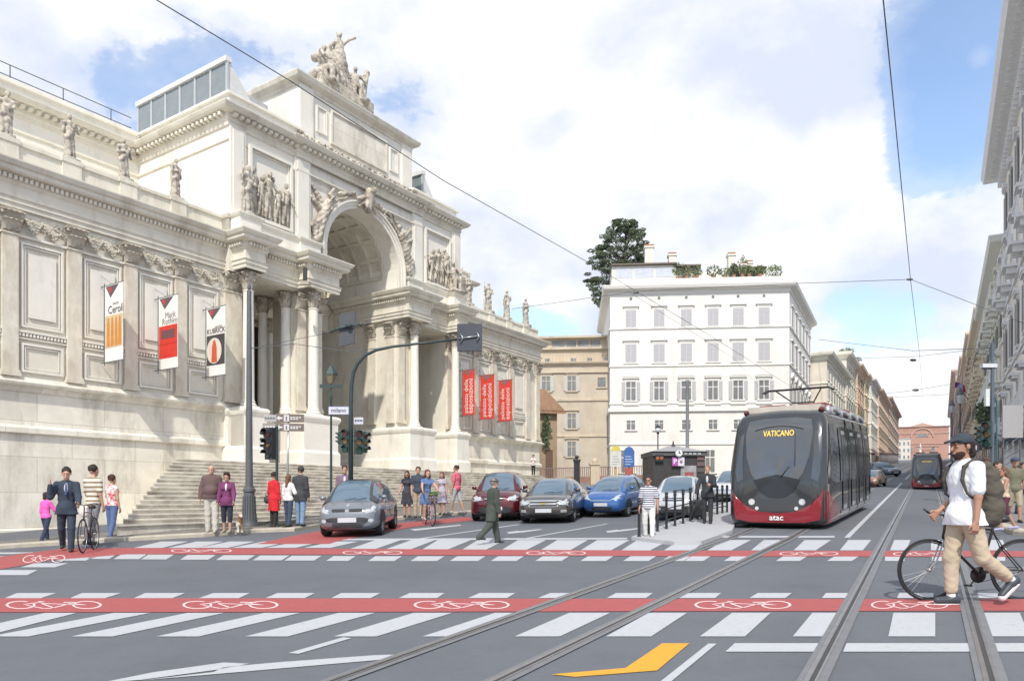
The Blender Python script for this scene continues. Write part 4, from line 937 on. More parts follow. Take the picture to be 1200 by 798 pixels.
# ---- left pavement
KZ = KH
person('child in a bright pink top and dark jeans walking away by the wall', (54, 637), 577, 15, top=('long', (.80, .13, .48)), bottom=('trousers', (.035, .045, .09)), hair=('mid', (.04, .02, .015)), legs=(14, 8, -14, 12), fem=True, armR=(25, 20, 20), tight=True, loose=.006)
t_suit = person('man in a dark navy suit and tie wheeling a bicycle, hand at his ear', (78, 646), 548, FC((78, 646), 5), top=('jacket', (.035, .05, .075)), open_front=(.65, .68, .74), tie=(.05, .09, .2), bottom=('trousers', (.035, .048, .075)), legs=(20, 14, -14, 18), armR=(20, 22, 140, 12), armL=(28, 10, 30), hair=('short', (.03, .022, .02)), nod=14)
person('man in a green and brown striped polo shirt with grey trousers walking away', (109, 639), 545, 18, topmat=stripes('striped_polo_cloth', (.68, .66, .58), (.27, .20, .12), 10.0, 2, .55), top=('tee', (.7, .7, .7)), bottom=('trousers', (.22, .225, .24)), legs=(8, 8, -12, 10), armL=(10, 10, 25))
bag_sdf('shoulder_bag', 'white cloth shoulder bag hanging at the striped polo wearer\'s side', 'bag', gp(102, 641)+Vector((-.05, -.05, .95)), (.13, .06, .17), (.7, .66, .62))
person('woman in a red and white flowered sleeveless top and blue jeans walking away', (131, 632.5), 557, 14, fem=True, topmat=floral('flowered_cloth', (.75, .68, .66), ((.62, .07, .10), (.75, .35, .36))), top=('tank', (.7, .2, .2)), bottom=('trousers', (.10, .15, .30)), legs=(6, 4, -8, 10), hair=('bun', (.07, .03, .02)), armL=(30, 25, 40), loose=.012)
bicycle('dark city bicycle wheeled along beside the suited walker', gp(104, 646)+Vector((0, 0, .01)), FC((104, 646), 14), wheel=.40, base=1.05, colr=(.05, .055, .06))
# ---- by the lamp post
person('bald man in a brown sweater and pale trousers on the kerb', (248, 628), 549, FC((248, 628), 10), zoff=KZ-.02, top=('long', (.13, .085, .08)), loose=.02, bottom=('trousers', (.55, .52, .46)), wide=.012, fat=.03, legs=(4, 2, -4, 4), shoes=(.45, .42, .38), hair=('bald', (0, 0, 0)), armL=(5, 14, 20), armR=(0, 14, 15))
tp, Jp, Wp, scp, lowp = person('woman in a purple cardigan and dark cropped trousers holding a dog lead', (266, 628), 558, FC((266, 628), 12), zoff=KZ-.02, fem=True, top=('jacket', (.17, .04, .12)), open_front=(.72, .72, .74), bottom=('capri', (.025, .03, .05)), tight=True, legs=(5, 3, -4, 4), hair=('bob', (.05, .02, .02)), shoes=(.35, .28, .22), armL=(18, 12, 20), armR=(5, 12, 15), nod=15)
person('woman in a bright red coat with dark stockings seen from behind', (321, 621), 557, 30, fem=True, zoff=KZ-.02, top=('coat', (.62, .02, .03)), hem_top=-.42, bottom=('trousers', (.03, .028, .03)), tight=True, hair=('short', (.03, .02, .02)), legs=(2, 2, -2, 2), shoes=(.05, .03, .03))
bag_sdf('handbag', 'black handbag carried by the figure in the red coat', 'bag', gp(314, 621)+Vector((0, -.05, .98)), (.11, .07, .13), (.03, .04, .045))
person('woman with long brown hair, white jacket and dark blue jeans seen from behind', (338, 621), 560, 20, fem=True, zoff=KZ-.02, top=('jacket', (.70, .70, .69)), hem_top=-.05, bottom=('trousers', (.05, .07, .12)), tight=True, hair=('verylong', (.16, .075, .035)), legs=(6, 3, -5, 5), armR=(0, 25, 60, 30))
person('man in a charcoal jacket and light blue jeans standing with his back turned', (352, 620.5), 550, 12, zoff=KZ-.02, top=('jacket', (.05, .055, .06)), hem_top=-.18, bottom=('trousers', ljean), legs=(4, 2, -4, 3), hair=('short', (.05, .045, .04)), turn=40, armL=(5, 12, 15))
# ---- behind and right of the grey car
person('man in a purple jacket over a white shirt behind the grey hatchback', (404, 620), 550, FC((404, 620)), zoff=KZ, top=('jacket', (.20, .14, .20)), open_front=(.7, .7, .7), bottom=('trousers', (.06, .06, .07)), hair=('short', (.06, .03, .02)))
person('woman in a dark sleeveless dress with long hair standing at the foot of the steps', (477, 610), 556, FC((477, 610), 10), fem=True, zoff=KZ, top=('dress', (.05, .055, .08)), hair=('long', (.06, .03, .02)), bottom=('skirt', (.05, .055, .08)), legs=(2, 2, -2, 2), armR=(10, 15, 30))
person('man in a dark polo shirt and khaki trousers behind the cyclist', (490, 611), 551, FC((490, 611)), zoff=KZ, top=('tee', (.05, .065, .09)), bottom=('trousers', (.42, .36, .27)), hair=('short', (.05, .03, .02)), legs=(2, 2, -2, 2))
person('woman in a pale floral dress beside the cyclist', (518, 607), 557, FC((518, 607), 15), fem=True, zoff=KZ, topmat=floral('pale_floral_cloth', (.42, .42, .46), ((.2, .2, .28), (.5, .4, .42)), 30), top=('dress', (.4, .4, .5)), bottom=('skirt', (.4, .4, .5)), hair=('long', (.13, .06, .04)), legs=(3, 2, -3, 3))
person('man in a pink shirt and grey shorts with hands at his sides by the steps', (535, 605.5), 549, -60, zoff=KZ, top=('tee', (.62, .14, .20)), bottom=('shorts', (.42, .43, .46)), hair=('short', (.05, .03, .02)), shoes=(.5, .5, .5), legs=(14, 4, -14, 8), turn=10)
pc = gp(502, 615); azc = FC((502, 615), -14)
bicycle('pale pink step-through bicycle with a wicker basket being ridden', pc, azc, wheel=.37, base=1.15, colr=(.55, .33, .48), step=True, basket=True)
sc_ = .98
dirc = Vector((math.sin(R(azc)), math.cos(R(azc)), 0))
person('woman in a blue dress riding the pale pink bicycle', None, None, azc, height=1.66, pos=pc+Vector((0, 0, .15))-dirc*.22, fem=True, top=('dress', (.10, .16, .32)), hem_top=-.1, bottom=('skirt', (.10, .16, .32)), len=.3, legs=(68, 58, 50, 60), spread=.12, lean=8, armL=(48, 14, 12), armR=(48, 14, 12), hair=('long', (.12, .05, .03)), shoes=(.4, .3, .3), footL=0, footR=0)
# ---- crossing
person('elderly man in a long dark green coat and brimmed hat crossing to the right', (577, 637), 561, 62, top=('coat', (.055, .065, .055)), hem_top=-.30, loose=.012, bottom=('trousers', (.06, .07, .06)), wide=.02, legs=(18, 6, -20, 25), cap=(.10, .085, .07), brim=True, hair=('short', (.25, .22, .2)), shoes=(.05, .05, .05), beard=(.3, .27, .24), lean=4)
person('person in a white top and black trousers standing at the head of the steps', None, None, facing((3.9, 41.0)), height=1.35, pos=up(625, 557.0, 49.0), fem=True, top=('tee', (.66, .62, .60)), bottom=('trousers', (.02, .02, .025)), hair=('curly', (.06, .05, .05)), armL=(40, 10, 80, 30), armR=(40, 10, 80, 30))
person('man in a navy striped T-shirt, white trousers and sunglasses beside the bollard', (760, 633), 558, FC((760, 633), 8), topmat=stripes('striped_tee_cloth', (.72, .72, .75), (.03, .04, .09), 17.0, 2, .52), top=('tee', (.7, .7, .7)), bottom=('trousers', (.72, .71, .68)), legs=(10, 4, -12, 8), hem=.85, hair=('short', (.03, .02, .02)), shades=True, armL=(-4, 12, 20), armR=(0, 10, 12), tan=True, shoes=(.04, .05, .08), spread=.06)
person('man in a black suit with open white collar standing on the tram platform', (829, 617), 549, FC((829, 617), 4), zoff=.09, top=('jacket', (.032, .036, .042)), open_front=(.6, .62, .66), bottom=('trousers', (.035, .038, .045)), hair=('short', (.25, .17, .10)), armR=(10, 22, 12), armL=(25, 10, 70, 30), legs=(4, 2, -6, 4))
tq = thing('suitcase', 'black wheeled suitcase with its handle pulled up beside the suited man on the platform', 'suitcase', gp(817, 612)+Vector((0, 0, .09)), .2)
b = sdf_mesh([('rc', (-.17, -.04, .14), (-.17, -.04, .54), .06, .06, .01), ('rc', (.17, -.04, .14), (.17, -.04, .54), .06, .06, .01), ('rc', (-.17, -.04, .54), (.17, -.04, .54), .06, .06, .01), ('rc', (-.17, -.04, .14), (.17, -.04, .14), .06, .06, .01), ('rc', (-.1, -.04, .34), (.1, -.04, .34), .09, .09, .2), ('el', (0, -.04, .34), (.21, .10, .26), .02)], .014); b.build('case', cm((.025, .026, .03), .5), tq, 'all', False)
b = MB(); b.tube([(-.1, .05, .55), (-.1, .05, 1.0), (.1, .05, 1.0), (.1, .05, .55)], .011, 6); b.build('pull_handle', alu, tq, 'all')
for x in (-.16, .16): b = MB(); b.lathe([(.045, -.02), (.045, .02)], 12, (x, .02, .045), 'x'); b.build('wheel', rubber, tq)
person('person in a white shirt and dark trousers waiting by the bus stop signs', (740, 580), 552, FC((740, 580)), top=('tee', (.66, .66, .68)), bottom=('trousers', (.05, .06, .1)), hair=('short', (.05, .03, .03)))
# ---- right pavement
person('curly-haired person in a dull grey T-shirt and khaki shorts behind the backpack', (1156, 622), 542, -75, zoff=.1, top=('tee', (.33, .32, .33)), bottom=('shorts', (.36, .29, .2)), hair=('curly', (.07, .035, .03)), legs=(16, 8, -14, 12), shoes=(.1, .1, .16))
person('woman with a ponytail in a cream vest and dark red shorts on the right-hand pavement', (1177, 627), 553, -80, zoff=.1, fem=True, top=('tank', (.50, .40, .31)), bottom=('shorts', (.10, .03, .05)), hair=('long', (.14, .075, .045)), legs=(14, 8, -16, 12), tan=True, armR=(20, 10, 30), armL=(20, 10, 30), shoes=(.3, .3, .45))
person('man in an olive shirt and blue cap behind the woman in the cream vest', (1189, 617), 541, 200, zoff=.1, top=('tee', (.16, .155, .11)), bottom=('shorts', (.38, .32, .24)), hair=('short', (.05, .03, .02)), cap=(.05, .065, .12), legs=(10, 6, -12, 10), tan=True)
person('distant shopper in a dark blue dress at the right edge of the pavement', (1193, 593), 549, 20, zoff=.1, fem=True, top=('dress', (.06, .06, .13)), bottom=('skirt', (.3, .3, .4)), hair=('long', (.04, .03, .03)), legs=(4, 2, -4, 4))
for i, (u, v, h, c, c2, lb) in enumerate(((1110, 570, 547, (.45, .03, .08), (.03, .03, .05), 'distant walker in a crimson top beyond the second tram'), (1118, 567, 546, (.05, .05, .09), (.06, .07, .12), 'distant walker in navy close to the shop fronts'), (1104, 563, 546, (.10, .11, .14), (.04, .04, .05), 'distant figure in grey just right of the second tram'), (1127, 566, 548, (.35, .33, .36), (.05, .06, .1), 'distant walker in pale grey under the street lanterns'), (1139, 572, 548, (.09, .10, .2), (.1, .1, .12), 'distant walker in blue glimpsed past the cap wearer\'s face'))):
    p = gp(u, v); person(lb, None, None, facing(p, 30*i), height=(v-h)/F*p.y, pos=p+Vector((0, 0, .1)), fem=i % 2 == 0, top=('tee', c), bottom=('trousers', c2), hair=('short', (.04, .03, .03)), legs=(8, 4, -8, 6), group='shoppers far down the right-hand pavement')
for (u, v, h, az_, c, c2, fm_, hr, lb) in ((1168, 612, 545, 150, (.05, .05, .06), (.06, .06, .07), False, 'short', 'person in black half hidden between the backpack and the woman in the vest'), (1199, 607, 546, 190, (.30, .28, .30), (.05, .05, .08), True, 'long', 'long-haired woman in a grey top cut by the right picture edge'), (1148, 592, 546, 20, (.12, .04, .05), (.04, .04, .05), True, 'bob', 'woman in maroon farther off behind the backpack'), (1172, 588, 545, 200, (.35, .36, .40), (.08, .09, .13), False, 'short', 'man in a pale grey shirt far back under the notice board')):
    p = gp(u, v); person(lb, None, None, az_, height=(v-h)/F*p.y, pos=p+Vector((0, 0, .1)), fem=fm_, top=('tee', c), bottom=('trousers', c2), hair=(hr, (.05, .03, .02)), legs=(12, 6, -12, 8), armR=(20, 10, 40))
# ---- the man with the bicycle in the foreground
ph = gp(1130, 709.5); azh = -97
man, Jm, Wm, scm, lowm = person('bearded man in a white T-shirt, dark cap and beige trousers walking left with a bicycle', None, None, azh, height=200/F*ph.y, pos=ph, fine=True, tan=True,
    top=('tee', (.78, .79, .82)), hem_top=-.10, loose=.004, bottom=('trousers', (.50, .41, .30)), wide=.006, hem=.80, legs=(-17, 38, 10, 10), footL=-42, footR=4, armL=(3, 7, 5), armR=(-13, 6, 64), curl=1.1,
    hair=('mid', (.035, .02, .018)), cap=(.035, .045, .06), beard=(.035, .02, .015), shoes=(.045, .055, .07), nod=4)
# socks
for s in 'LR':
    b = sdf_mesh([('rc', lerp3(Jm['kne'+s], Jm['ank'+s], .93), Jm['ank'+s], .041, .043, .01)], .006); local_obj(b, 'sock', cm((.7, .72, .74)), man, lowm)
# backpack
bp = thing('backpack', 'large grey-brown roll-top backpack worn by the bearded walker', 'backpack', man.location, man.rotation_euler.z, None, scm)
b = sdf_mesh([('rc', (-.09, -.185, .40), (.09, -.185, .40), .105, .105, .04), ('rc', (-.09, -.22, .26), (.09, -.22, .26), .118, .118, .05), ('rc', (-.09, -.23, .08), (.09, -.23, .08), .122, .122, .05), ('rc', (-.09, -.22, -.02), (.09, -.22, -.02), .10, .10, .05), ('rc', (-.12, -.15, .50), (.12, -.15, .50), .05, .05, .04), ('rc', (-.07, -.345, .1), (.07, -.345, .1), .05, .05, .03), ('rc', (-.07, -.34, .04), (.07, -.34, .04), .05, .05, .03)], .008, folds(.006, 3))
local_obj(b, 'pack', mat('pack_cloth', (.085, .075, .06), .85, var=.15, scale=8, bump=.3, bscale=60), bp, lowm)
for x in (-1, 1):
    b = sdf_mesh([('rc', (x*.10, -.13, .50), (x*.115, -.02, .565), .02, .022, .01), ('rc', (x*.115, -.02, .565), (x*.125, .10, .49), .022, .02, .01), ('rc', (x*.125, .10, .49), (x*.135, .13, .36), .02, .018, .01), ('rc', (x*.135, .13, .36), (x*.155, .09, .22), .018, .012, .01), ('rc', (x*.155, .09, .22), (x*.15, -.12, .06), .011, .011, .01)], .007); local_obj(b, 'strap', cm((.06, .055, .05)), bp, lowm)
b = MB(); b.tube([(-.06, -.33, .38), (-.065, -.37, .2), (-.06, -.37, .02)], .007, 6); b.tube([(.06, -.33, .38), (.065, -.37, .2), (.06, -.37, .02)], .007, 6); local_obj(b, 'strap', cm((.03, .03, .03)), bp, lowm)
pb = gp(1148, 704)+Vector((0, .10, 0)); bicycle('black road bicycle with thin tyres wheeled by the bearded walker', pb, azh+7, wheel=.385, base=1.19, colr=(.03, .028, .027), fine=True, bar='hoods')
# dog on its lead
pd_ = gp(281, 627.5)+Vector((0, 0, KZ-.02)); dg_ = thing('dog', 'small white and tan dog on a lead beside the woman in purple', 'dog', pd_, R(205), None, 1.15)
dp = [('el', (0, 0, .25), (.075, .17, .08), .03), ('el', (0, .12, .26), (.075, .09, .095), .03), ('rc', (0, .18, .31), (0, .23, .39), .05, .045, .03), ('el', (0, .25, .42), (.05, .06, .05), .02), ('rc', (0, .28, .41), (0, .34, .395), .03, .02, .015), ('rc', (0, -.17, .28), (0, -.27, .40), .02, .012, .02)]
for x in (-.045, .045):
    dp += [('rc', (x, .14, .22), (x, .13, .11), .033, .02, .02), ('rc', (x, .13, .11), (x, .14, .02), .019, .018, .01), ('rc', (x, .15, .012), (x, .165, .012), .018, .016, .01), ('rc', (x, -.12, .23), (x, -.08, .14), .045, .028, .02), ('rc', (x, -.08, .14), (x, -.16, .09), .024, .018, .01), ('rc', (x, -.16, .09), (x, -.145, .015), .018, .017, .01), ('rc', (x, -.13, .012), (x, -.115, .012), .018, .016, .01), ('rc', (x*.8, .235, .46), (x*1.3, .23, .42), .016, .012, .008)]
b = sdf_mesh(dp, .008, folds(.004, 4)); b.build('body', floral('dog_coat', (.62, .56, .48), ((.40, .25, .14), (.3, .17, .09)), 7), dg_, 'all', False)
b = MB(); hnd = Wp(Jp['wrL']); neck = pd_+Vector((0, -.1, .45)); b.tube([tuple(hnd), tuple(hnd.lerp(neck, .5)+Vector((0, 0, -.08))), tuple(neck)], .006, 5); meta(b.build('dog_lead', cm((.35, .3, .28))), 'thin lead running from the hand of the woman in purple to the dog', 'dog lead')
# ------------------------------------------------------------------ vehicles: local +x is forward
def proj(bvh, pts, org, dr, off=.006):
    """drop points onto a body along a direction"""
    out = []
    for p in pts:
        h = bvh.ray_cast(Vector(p)+Vector(org), Vector(dr).normalized(), 20)
        out.append((h[0]-Vector(dr).normalized()*off) if h[0] else None)
    return out
def decal(name, bvh, poly, axis, m_, parent, off=.006, rings=4, side=1, thick=0, **k):
    """star-shaped 2-D outline laid on the body: axis 'f' = front (y,z), 'b' = back, 's' = side (x,z)"""
    P = []; n = len(poly); dens = []
    for i in range(n):
        a, c = Vector(poly[i]), Vector(poly[(i+1) % n]); q = max(1, int((c-a).length/.12))
        for j in range(q): dens.append(a.lerp(c, j/q))
    n = len(dens); c = sum(dens, Vector((0, 0)))/n; pts = [c]
    for r in range(1, rings+1): pts += [c+(d-c)*r/rings for d in dens]
    if axis == 'f': P3 = [(10, p.x, p.y) for p in pts]; dr = (-1, 0, 0)
    elif axis == 'b': P3 = [(-30, p.x, p.y) for p in pts]; dr = (1, 0, 0)
    elif axis == 't': P3 = [(p.x, p.y, 9) for p in pts]; dr = (0, 0, -1)
    else: P3 = [(p.x, 9*side, p.y) for p in pts]; dr = (0, -side, 0)
    H = proj(bvh, P3, (0, 0, 0), dr, off)
    last = next((h for h in H if h is not None), None)
    if last is None: return None
    ok = [h is not None for h in H]; b = MB(); b.v = [tuple(h) if h is not None else tuple(last) for h in H]
    fs = [(0, 1+j, 1+(j+1) % n) for j in range(n)]
    for r in range(rings-1):
        for j in range(n): a0, a1 = 1+r*n+j, 1+r*n+(j+1) % n; fs.append((a0, a0+n, a1+n, a1))
    b.f = [f for f in fs if all(ok[i] for i in f)]
    me = b.mesh(name, m_, 'all'); 
    o = bpy.data.objects.new(name, me); col.objects.link(o); o.parent = parent; return meta(o, **k)
def rounded(x0, x1, y0, y1, r, n=4):
    out = []
    for (cx_, cy_, a0) in ((x1-r, y1-r, 0), (x0+r, y1-r, 90), (x0+r, y0+r, 180), (x1-r, y0+r, 270)):
        for i in range(n+1): a = R(a0+90*i/n); out.append((cx_+r*math.cos(a), cy_+r*math.sin(a)))
    return out
def loft(stations, n=28, expo=3.2, half=False):
    """stations: (x, halfwidth, zbottom, ztop, [tumble]); closed superellipse rings"""
    b = MB(); m = len(stations)
    for st_ in stations:
        x, w_, z0, z1 = st_[:4]; tm = st_[4] if len(st_) > 4 else 0; ex = st_[5] if len(st_) > 5 else expo
        for j in range(n):
            a = 2*math.pi*(j+.5)/n; ca, sa = math.cos(a), math.sin(a)
            h = math.copysign(abs(sa)**(2/ex), sa); y = math.copysign(abs(ca)**(2/ex), ca)
            b.v.append((x, y*w_*(1-tm*max(0, h)), (z0+z1)/2+h*(z1-z0)/2))
    b.f = [(i*n+j, i*n+(j+1) % n, (i+1)*n+(j+1) % n, (i+1)*n+j) for i in range(m-1) for j in range(n)]+[tuple(range(n)), tuple(range((m-1)*n, m*n))]
    return b
def car(label, pos, az, L=4.3, W=1.8, H=1.48, paint_c=(.1, .1, .1), hood=(.62, .92), belt=.95, ws=(.95, 1.75), roof=(1.8, 3.4), rear=4.2, face='sedan', wheel=.32, group='cars waiting or driving in the street', scale=1.0, name='parked_car', cat='car', metal=.35, two=None, noface=False):
    t = thing(name, label, cat, pos, math.pi/2-R(az), group, scale); t.rotation_euler[1] = 0
    pm = mat('car_paint_%02x%02x%02x' % tuple(int(255*min(1, c)**.45) for c in paint_c), paint_c, .28, metal=metal, var=.03, scale=1, coat=1.0)
    lo_m = mat('car_sill_black', (.028, .03, .033), .45, var=.1)
    hw = W/2; X = lambda q: L/2-q                           # q = distance behind the nose
    qs = np.concatenate([np.array([0, .02, .05, .10, .18, .3, .45]), np.linspace(.62, L-.5, 16), np.array([L-.32, L-.18, L-.08, L-.02, L])])
    wv = hermite([0, .05, .2, .5, .9, L*.5, L-.6, L-.2, L], [hw*.70, hw*.80, hw*.92, hw*.985, hw, hw, hw*.99, hw*.93, hw*.78], qs)
    zt = hermite([0, .06, .25, ws[0], ws[0]+.3, L*.6, rear-.1, L-.05, L], [hood[0], hood[0]+.06, (hood[0]+hood[1])/2+.03, hood[1], belt+.02, belt+.05, belt+.06, belt-.02, belt-.1], qs)
    zb = hermite([0, .15, .5, L-.5, L], [.28, .20, .18, .2, .32], qs)
    b = loft([(X(q), a, c, d, .07, 4.4) for q, a, c, d in zip(qs, wv, zb, zt)], 40)
    body = b.build('body', pm, t, 'all'); bvh = BVHTree.FromPolygons([Vector(v) for v in b.v], b.f)
    # greenhouse
    r0, r1 = roof; q2 = np.concatenate([np.linspace(ws[0], r0, 9), np.linspace(r0, r1, 8)[1:], np.linspace(r1, rear, 7)[1:]])
    zr = hermite([ws[0], ws[0]+(r0-ws[0])*.5, r0, (r0+r1)/2, r1, (r1+rear)/2, rear], [hood[1]-.02, (hood[1]+H)/2+.06, H-.03, H, H-.04, (belt+H)/2+.08, belt], q2)
    gw = hermite([ws[0], r0, r1, rear], [hw*.88, hw*.92, hw*.90, hw*.80], q2)
    n = 36; m = len(q2); gb_ = MB(); base = belt-.12
    for q, z1, w_ in zip(q2, zr, gw):
        z1 = max(z1, base+.04); tau = min(1, (z1-base)/(H-base))
        for j in range(n+1):
            a = math.pi*j/n; h = abs(math.sin(a))**(2/4.6); y = math.copysign(abs(math.cos(a))**(2/4.6), math.cos(a))
            gb_.v.append((X(q), y*w_*(1-.27*h*tau), base+h*(z1-base)))
    allf = {}
    def kind_of(i, j):
        jj = j if j < n/2 else n-1-j; q = (q2[i]+q2[i+1])/2; side = jj < n*.235; corner = n*.235 <= jj < n*.325
        f_ws, f_roof = q < r0-.02, r0-.02 <= q < r1
        zc = sum(gb_.v[a][2] for a in (i*(n+1)+j, (i+1)*(n+1)+j+1))/2
        if corner: return 'p'
        if not side: return 'g' if f_ws or (q > r1+.03 and zc > belt+.1) else 'p'
        if zc > belt-.04+.0*q and q < rear-.45*(rear-r1):
            if abs(q-(r0+.62+(r1-r0)*.12)) < .05: return 'k'
            if q < ws[0]+.22: return 'p'
            return 'g'
        return 'p'
    G = {'g': MB(), 'p': MB(), 'k': MB()}
    for k_ in G: G[k_].v = list(gb_.v)
    for i in range(m-1):
        for j in range(n): G[kind_of(i, j)].f.append((i*(n+1)+j, i*(n+1)+j+1, (i+1)*(n+1)+j+1, (i+1)*(n+1)+j))
    def clean(mb):
        used = sorted({i for f in mb.f for i in f}); mp_ = {a: i for i, a in enumerate(used)}; mb.v = [mb.v[i] for i in used]; mb.f = [tuple(mp_[i] for i in f) for f in mb.f]; return mb
    clean(G['g']).build('windows', glass_b, t, 'all'); clean(G['p']).build('roof', pm if two is None else cm(two, .3), t, 'all')
    if G['k'].f: clean(G['k']).build('door_pillar', black_p, t, 'all')
    # wheels
    for q in (.82*L/4.3, L-.86*L/4.3):
        for sd_ in (-1, 1):
            y = sd_*(hw-.165)
            a = MB(); a.lathe([(wheel*.62, -.11), (wheel*.93, -.11), (wheel, -.07), (wheel, .07), (wheel*.93, .11), (wheel*.62, .11)], 28, (X(q), y+sd_*.03, wheel), 'y'); wl = a.build('wheel', rubber, t, 40)
            a = MB(); a.lathe([(wheel*.66, sd_*.10), (wheel*.60, sd_*.112), (wheel*.56, sd_*.085), (wheel*.5, sd_*.06)], 24, (X(q), y+sd_*.03, wheel), 'y')
            for i in range(10):
                an = 2*math.pi*i/10; a.tube([(X(q)+.03*math.cos(an), y+sd_*.125, wheel+.03*math.sin(an)), (X(q)+wheel*.62*math.cos(an), y+sd_*.135, wheel+wheel*.62*math.sin(an))], .018, 5)
            a.lathe([(.05, sd_*.08), (.05, sd_*.115), (.02, sd_*.12)], 10, (X(q), y+sd_*.03, wheel), 'y'); a.build('rim', alu, wl, 40)
            decal('wheel_arch', bvh, [(X(q)+(wheel+.055)*math.cos(2*math.pi*i/24), wheel+.01+(wheel+.055)*math.sin(2*math.pi*i/24)) for i in range(24)], 's', black_p, t, .004, 4, sd_)
    for sd_ in (-1, 1):
        decal('sill', bvh, [(X(1.2), .22), (X(L-1.25), .22), (X(L-1.25), .30), (X(1.2), .30)], 's', lo_m, t, .006, 2, sd_)
        a = MB(); a.ball((X(ws[0]+.42), sd_*(hw+.0), belt+.07), (.06, .10, .065), 10, 6); a.tube([(X(ws[0]+.42), sd_*(hw-.24), belt-.03), (X(ws[0]+.42), sd_*(hw-.03), belt+.03)], .025, 6); a.build('mirror', pm, t, 'all')
        for q in (ws[0]+.35, ws[0]+.35+(r1-ws[0])*.42, ws[0]+.35+(r1-ws[0])*.86):          # door seams
            decal('door_seam', bvh, [(X(q), .32), (X(q+.012), .32), (X(q+.012), belt-.03), (X(q), belt-.03)], 's', black_p, t, .004, 1, sd_)
        for q in (ws[0]+1.1, ws[0]+1.1+(r1-ws[0])*.44): decal('door_handle', bvh, rounded(X(q)-.09, X(q)+.09, belt-.12, belt-.085, .015), 's', chrome if face != 'hatch' else black_p, t, .016, 2, sd_)
    # face
    hl = mat('headlight_glass', (.42, .45, .48), .15, var=.35, scale=14, spec=.8); plate = mat('number_plate', (.55, .56, .6), .4, var=.05)
    def D(nm, poly, m_, off=.008, r=3): return decal(nm, bvh, poly, 'f', m_, t, off, r)
    def both(nm, poly, m_, off=.008, r=3):
        for s_ in (-1, 1): D(nm, [(y*s_, z) for (y, z) in poly], m_, off, r)
    zc = hood[0]
    if face == 'hatch':                                   # small electric hatchback: twin slim grilles, black lower face
        D('bumper', [(-hw*.9, .27), (hw*.9, .27), (hw*.86, .50), (hw*.5, .56), (-hw*.5, .56), (-hw*.86, .50)], cm((.045, .05, .056), .4), .006, 4)
        both('grille', rounded(.05, .43, zc-.03, zc+.045, .035), black_p, .012); both('headlight', [(.50, zc-.09), (hw*.88, zc-.06), (hw*.92, zc+.10), (hw*.80, zc+.12), (.52, zc+.02)], hl, .014)
        D('lower_intake', rounded(-.42, .42, .28, .37, .03), iron_d, .012); both('fog_light', rounded(hw*.66, hw*.82, .42, .52, .045), hl, .014); D('number_plate', rounded(-.26, .26, .43, .56, .01), plate, .022, 2)
        D('badge', [(.045*math.cos(i*.6), zc+.14+.04*math.sin(i*.6)) for i in range(10)], chrome, .014, 1)
    elif face == 'suv':
        both('headlight', [(.42, zc-.04), (hw*.90, zc-.12), (hw*.94, zc+.08), (hw*.74, zc+.12), (.50, zc+.06)], hl, .014); D('grille', rounded(-.36, .36, zc-.05, zc+.05, .03), iron_d, .010); D('grille_bar', rounded(-.36, .36, zc-.01, zc+.012, .008), chrome, .016, 1)
        D('lower_intake', [(-hw*.7, .30), (hw*.7, .30), (hw*.55, .50), (-hw*.55, .50)], lo_m, .010, 4); D('number_plate', rounded(-.26, .26, .40, .52, .01), plate, .022, 2); D('bumper', [(-hw*.86, .22), (hw*.86, .22), (hw*.8, .32), (-hw*.8, .32)], lo_m, .012)
        D('badge', [(.05*math.cos(i*.6), zc+.10+.045*math.sin(i*.6)) for i in range(10)], chrome, .018, 1)
    elif face == 'sedan':                                 # split silver grille with a small yellow badge
        both('headlight', [(.48, zc-.03), (hw*.88, zc-.10), (hw*.93, zc+.03), (hw*.80, zc+.12), (.50, zc+.08)], hl, .014)
        D('grille', [(-.46, zc-.12), (.46, zc-.12), (.52, zc+.0), (.5, zc+.09), (-.5, zc+.09), (-.52, zc)], cm((.38, .39, .41), .35), .010)
        for z in (-.075, .025): D('grille_bar', rounded(-.44, .44, zc+z-.022, zc+z+.022, .01), black_p, .015, 1)
        D('grille_trim', [(-.5, zc+.07), (.5, zc+.07), (.5, zc+.095), (-.5, zc+.095)], chrome, .018, 1); D('badge', [(-.07, zc-.035), (.07, zc-.035), (.08, zc+.0), (-.08, zc+.0)], cm((.62, .42, .06), .3), .022, 1)
        D('number_plate', rounded(-.26, .26, .36, .48, .01), plate, .022, 2); both('fog_light', rounded(hw*.62, hw*.82, .36, .45, .02), cm((.3, .3, .3), .3), .012); D('lower_intake', [(-hw*.82, .21), (hw*.82, .21), (hw*.78, .29), (-hw*.78, .29)], lo_m, .012)
    elif face == 'compact':
        both('headlight', [(.36, zc-.03), (hw*.86, zc+.0), (hw*.94, zc+.22), (hw*.86, zc+.24), (.52, zc+.08)], hl, .014); D('grille', [(-.4, zc-.08), (.4, zc-.08), (.42, zc-.03), (0, zc-.02), (-.42, zc-.03)], cm((.25, .35, .5), .2), .012)
        D('lower_intake', [(-hw*.6, .27), (hw*.6, .27), (hw*.5, .38), (-hw*.5, .38)], black_p, .010); D('number_plate', rounded(-.26, .26, .42, .54, .01), plate, .022, 2)
    if face == 'rear':
        for s_ in (-1, 1): decal('tail_light', bvh, [(y*s_, z) for (y, z) in ((.5, zc+.0), (hw*.9, zc-.02), (hw*.9, zc+.16), (.55, zc+.14))], 'b', cm((.5, .02, .02), .3), t, .01, 2)
    a = MB(); a.box(X(L-.3), X(.35), -hw*.8, hw*.8, .16, .2); a.build('underbody', black_p, t)
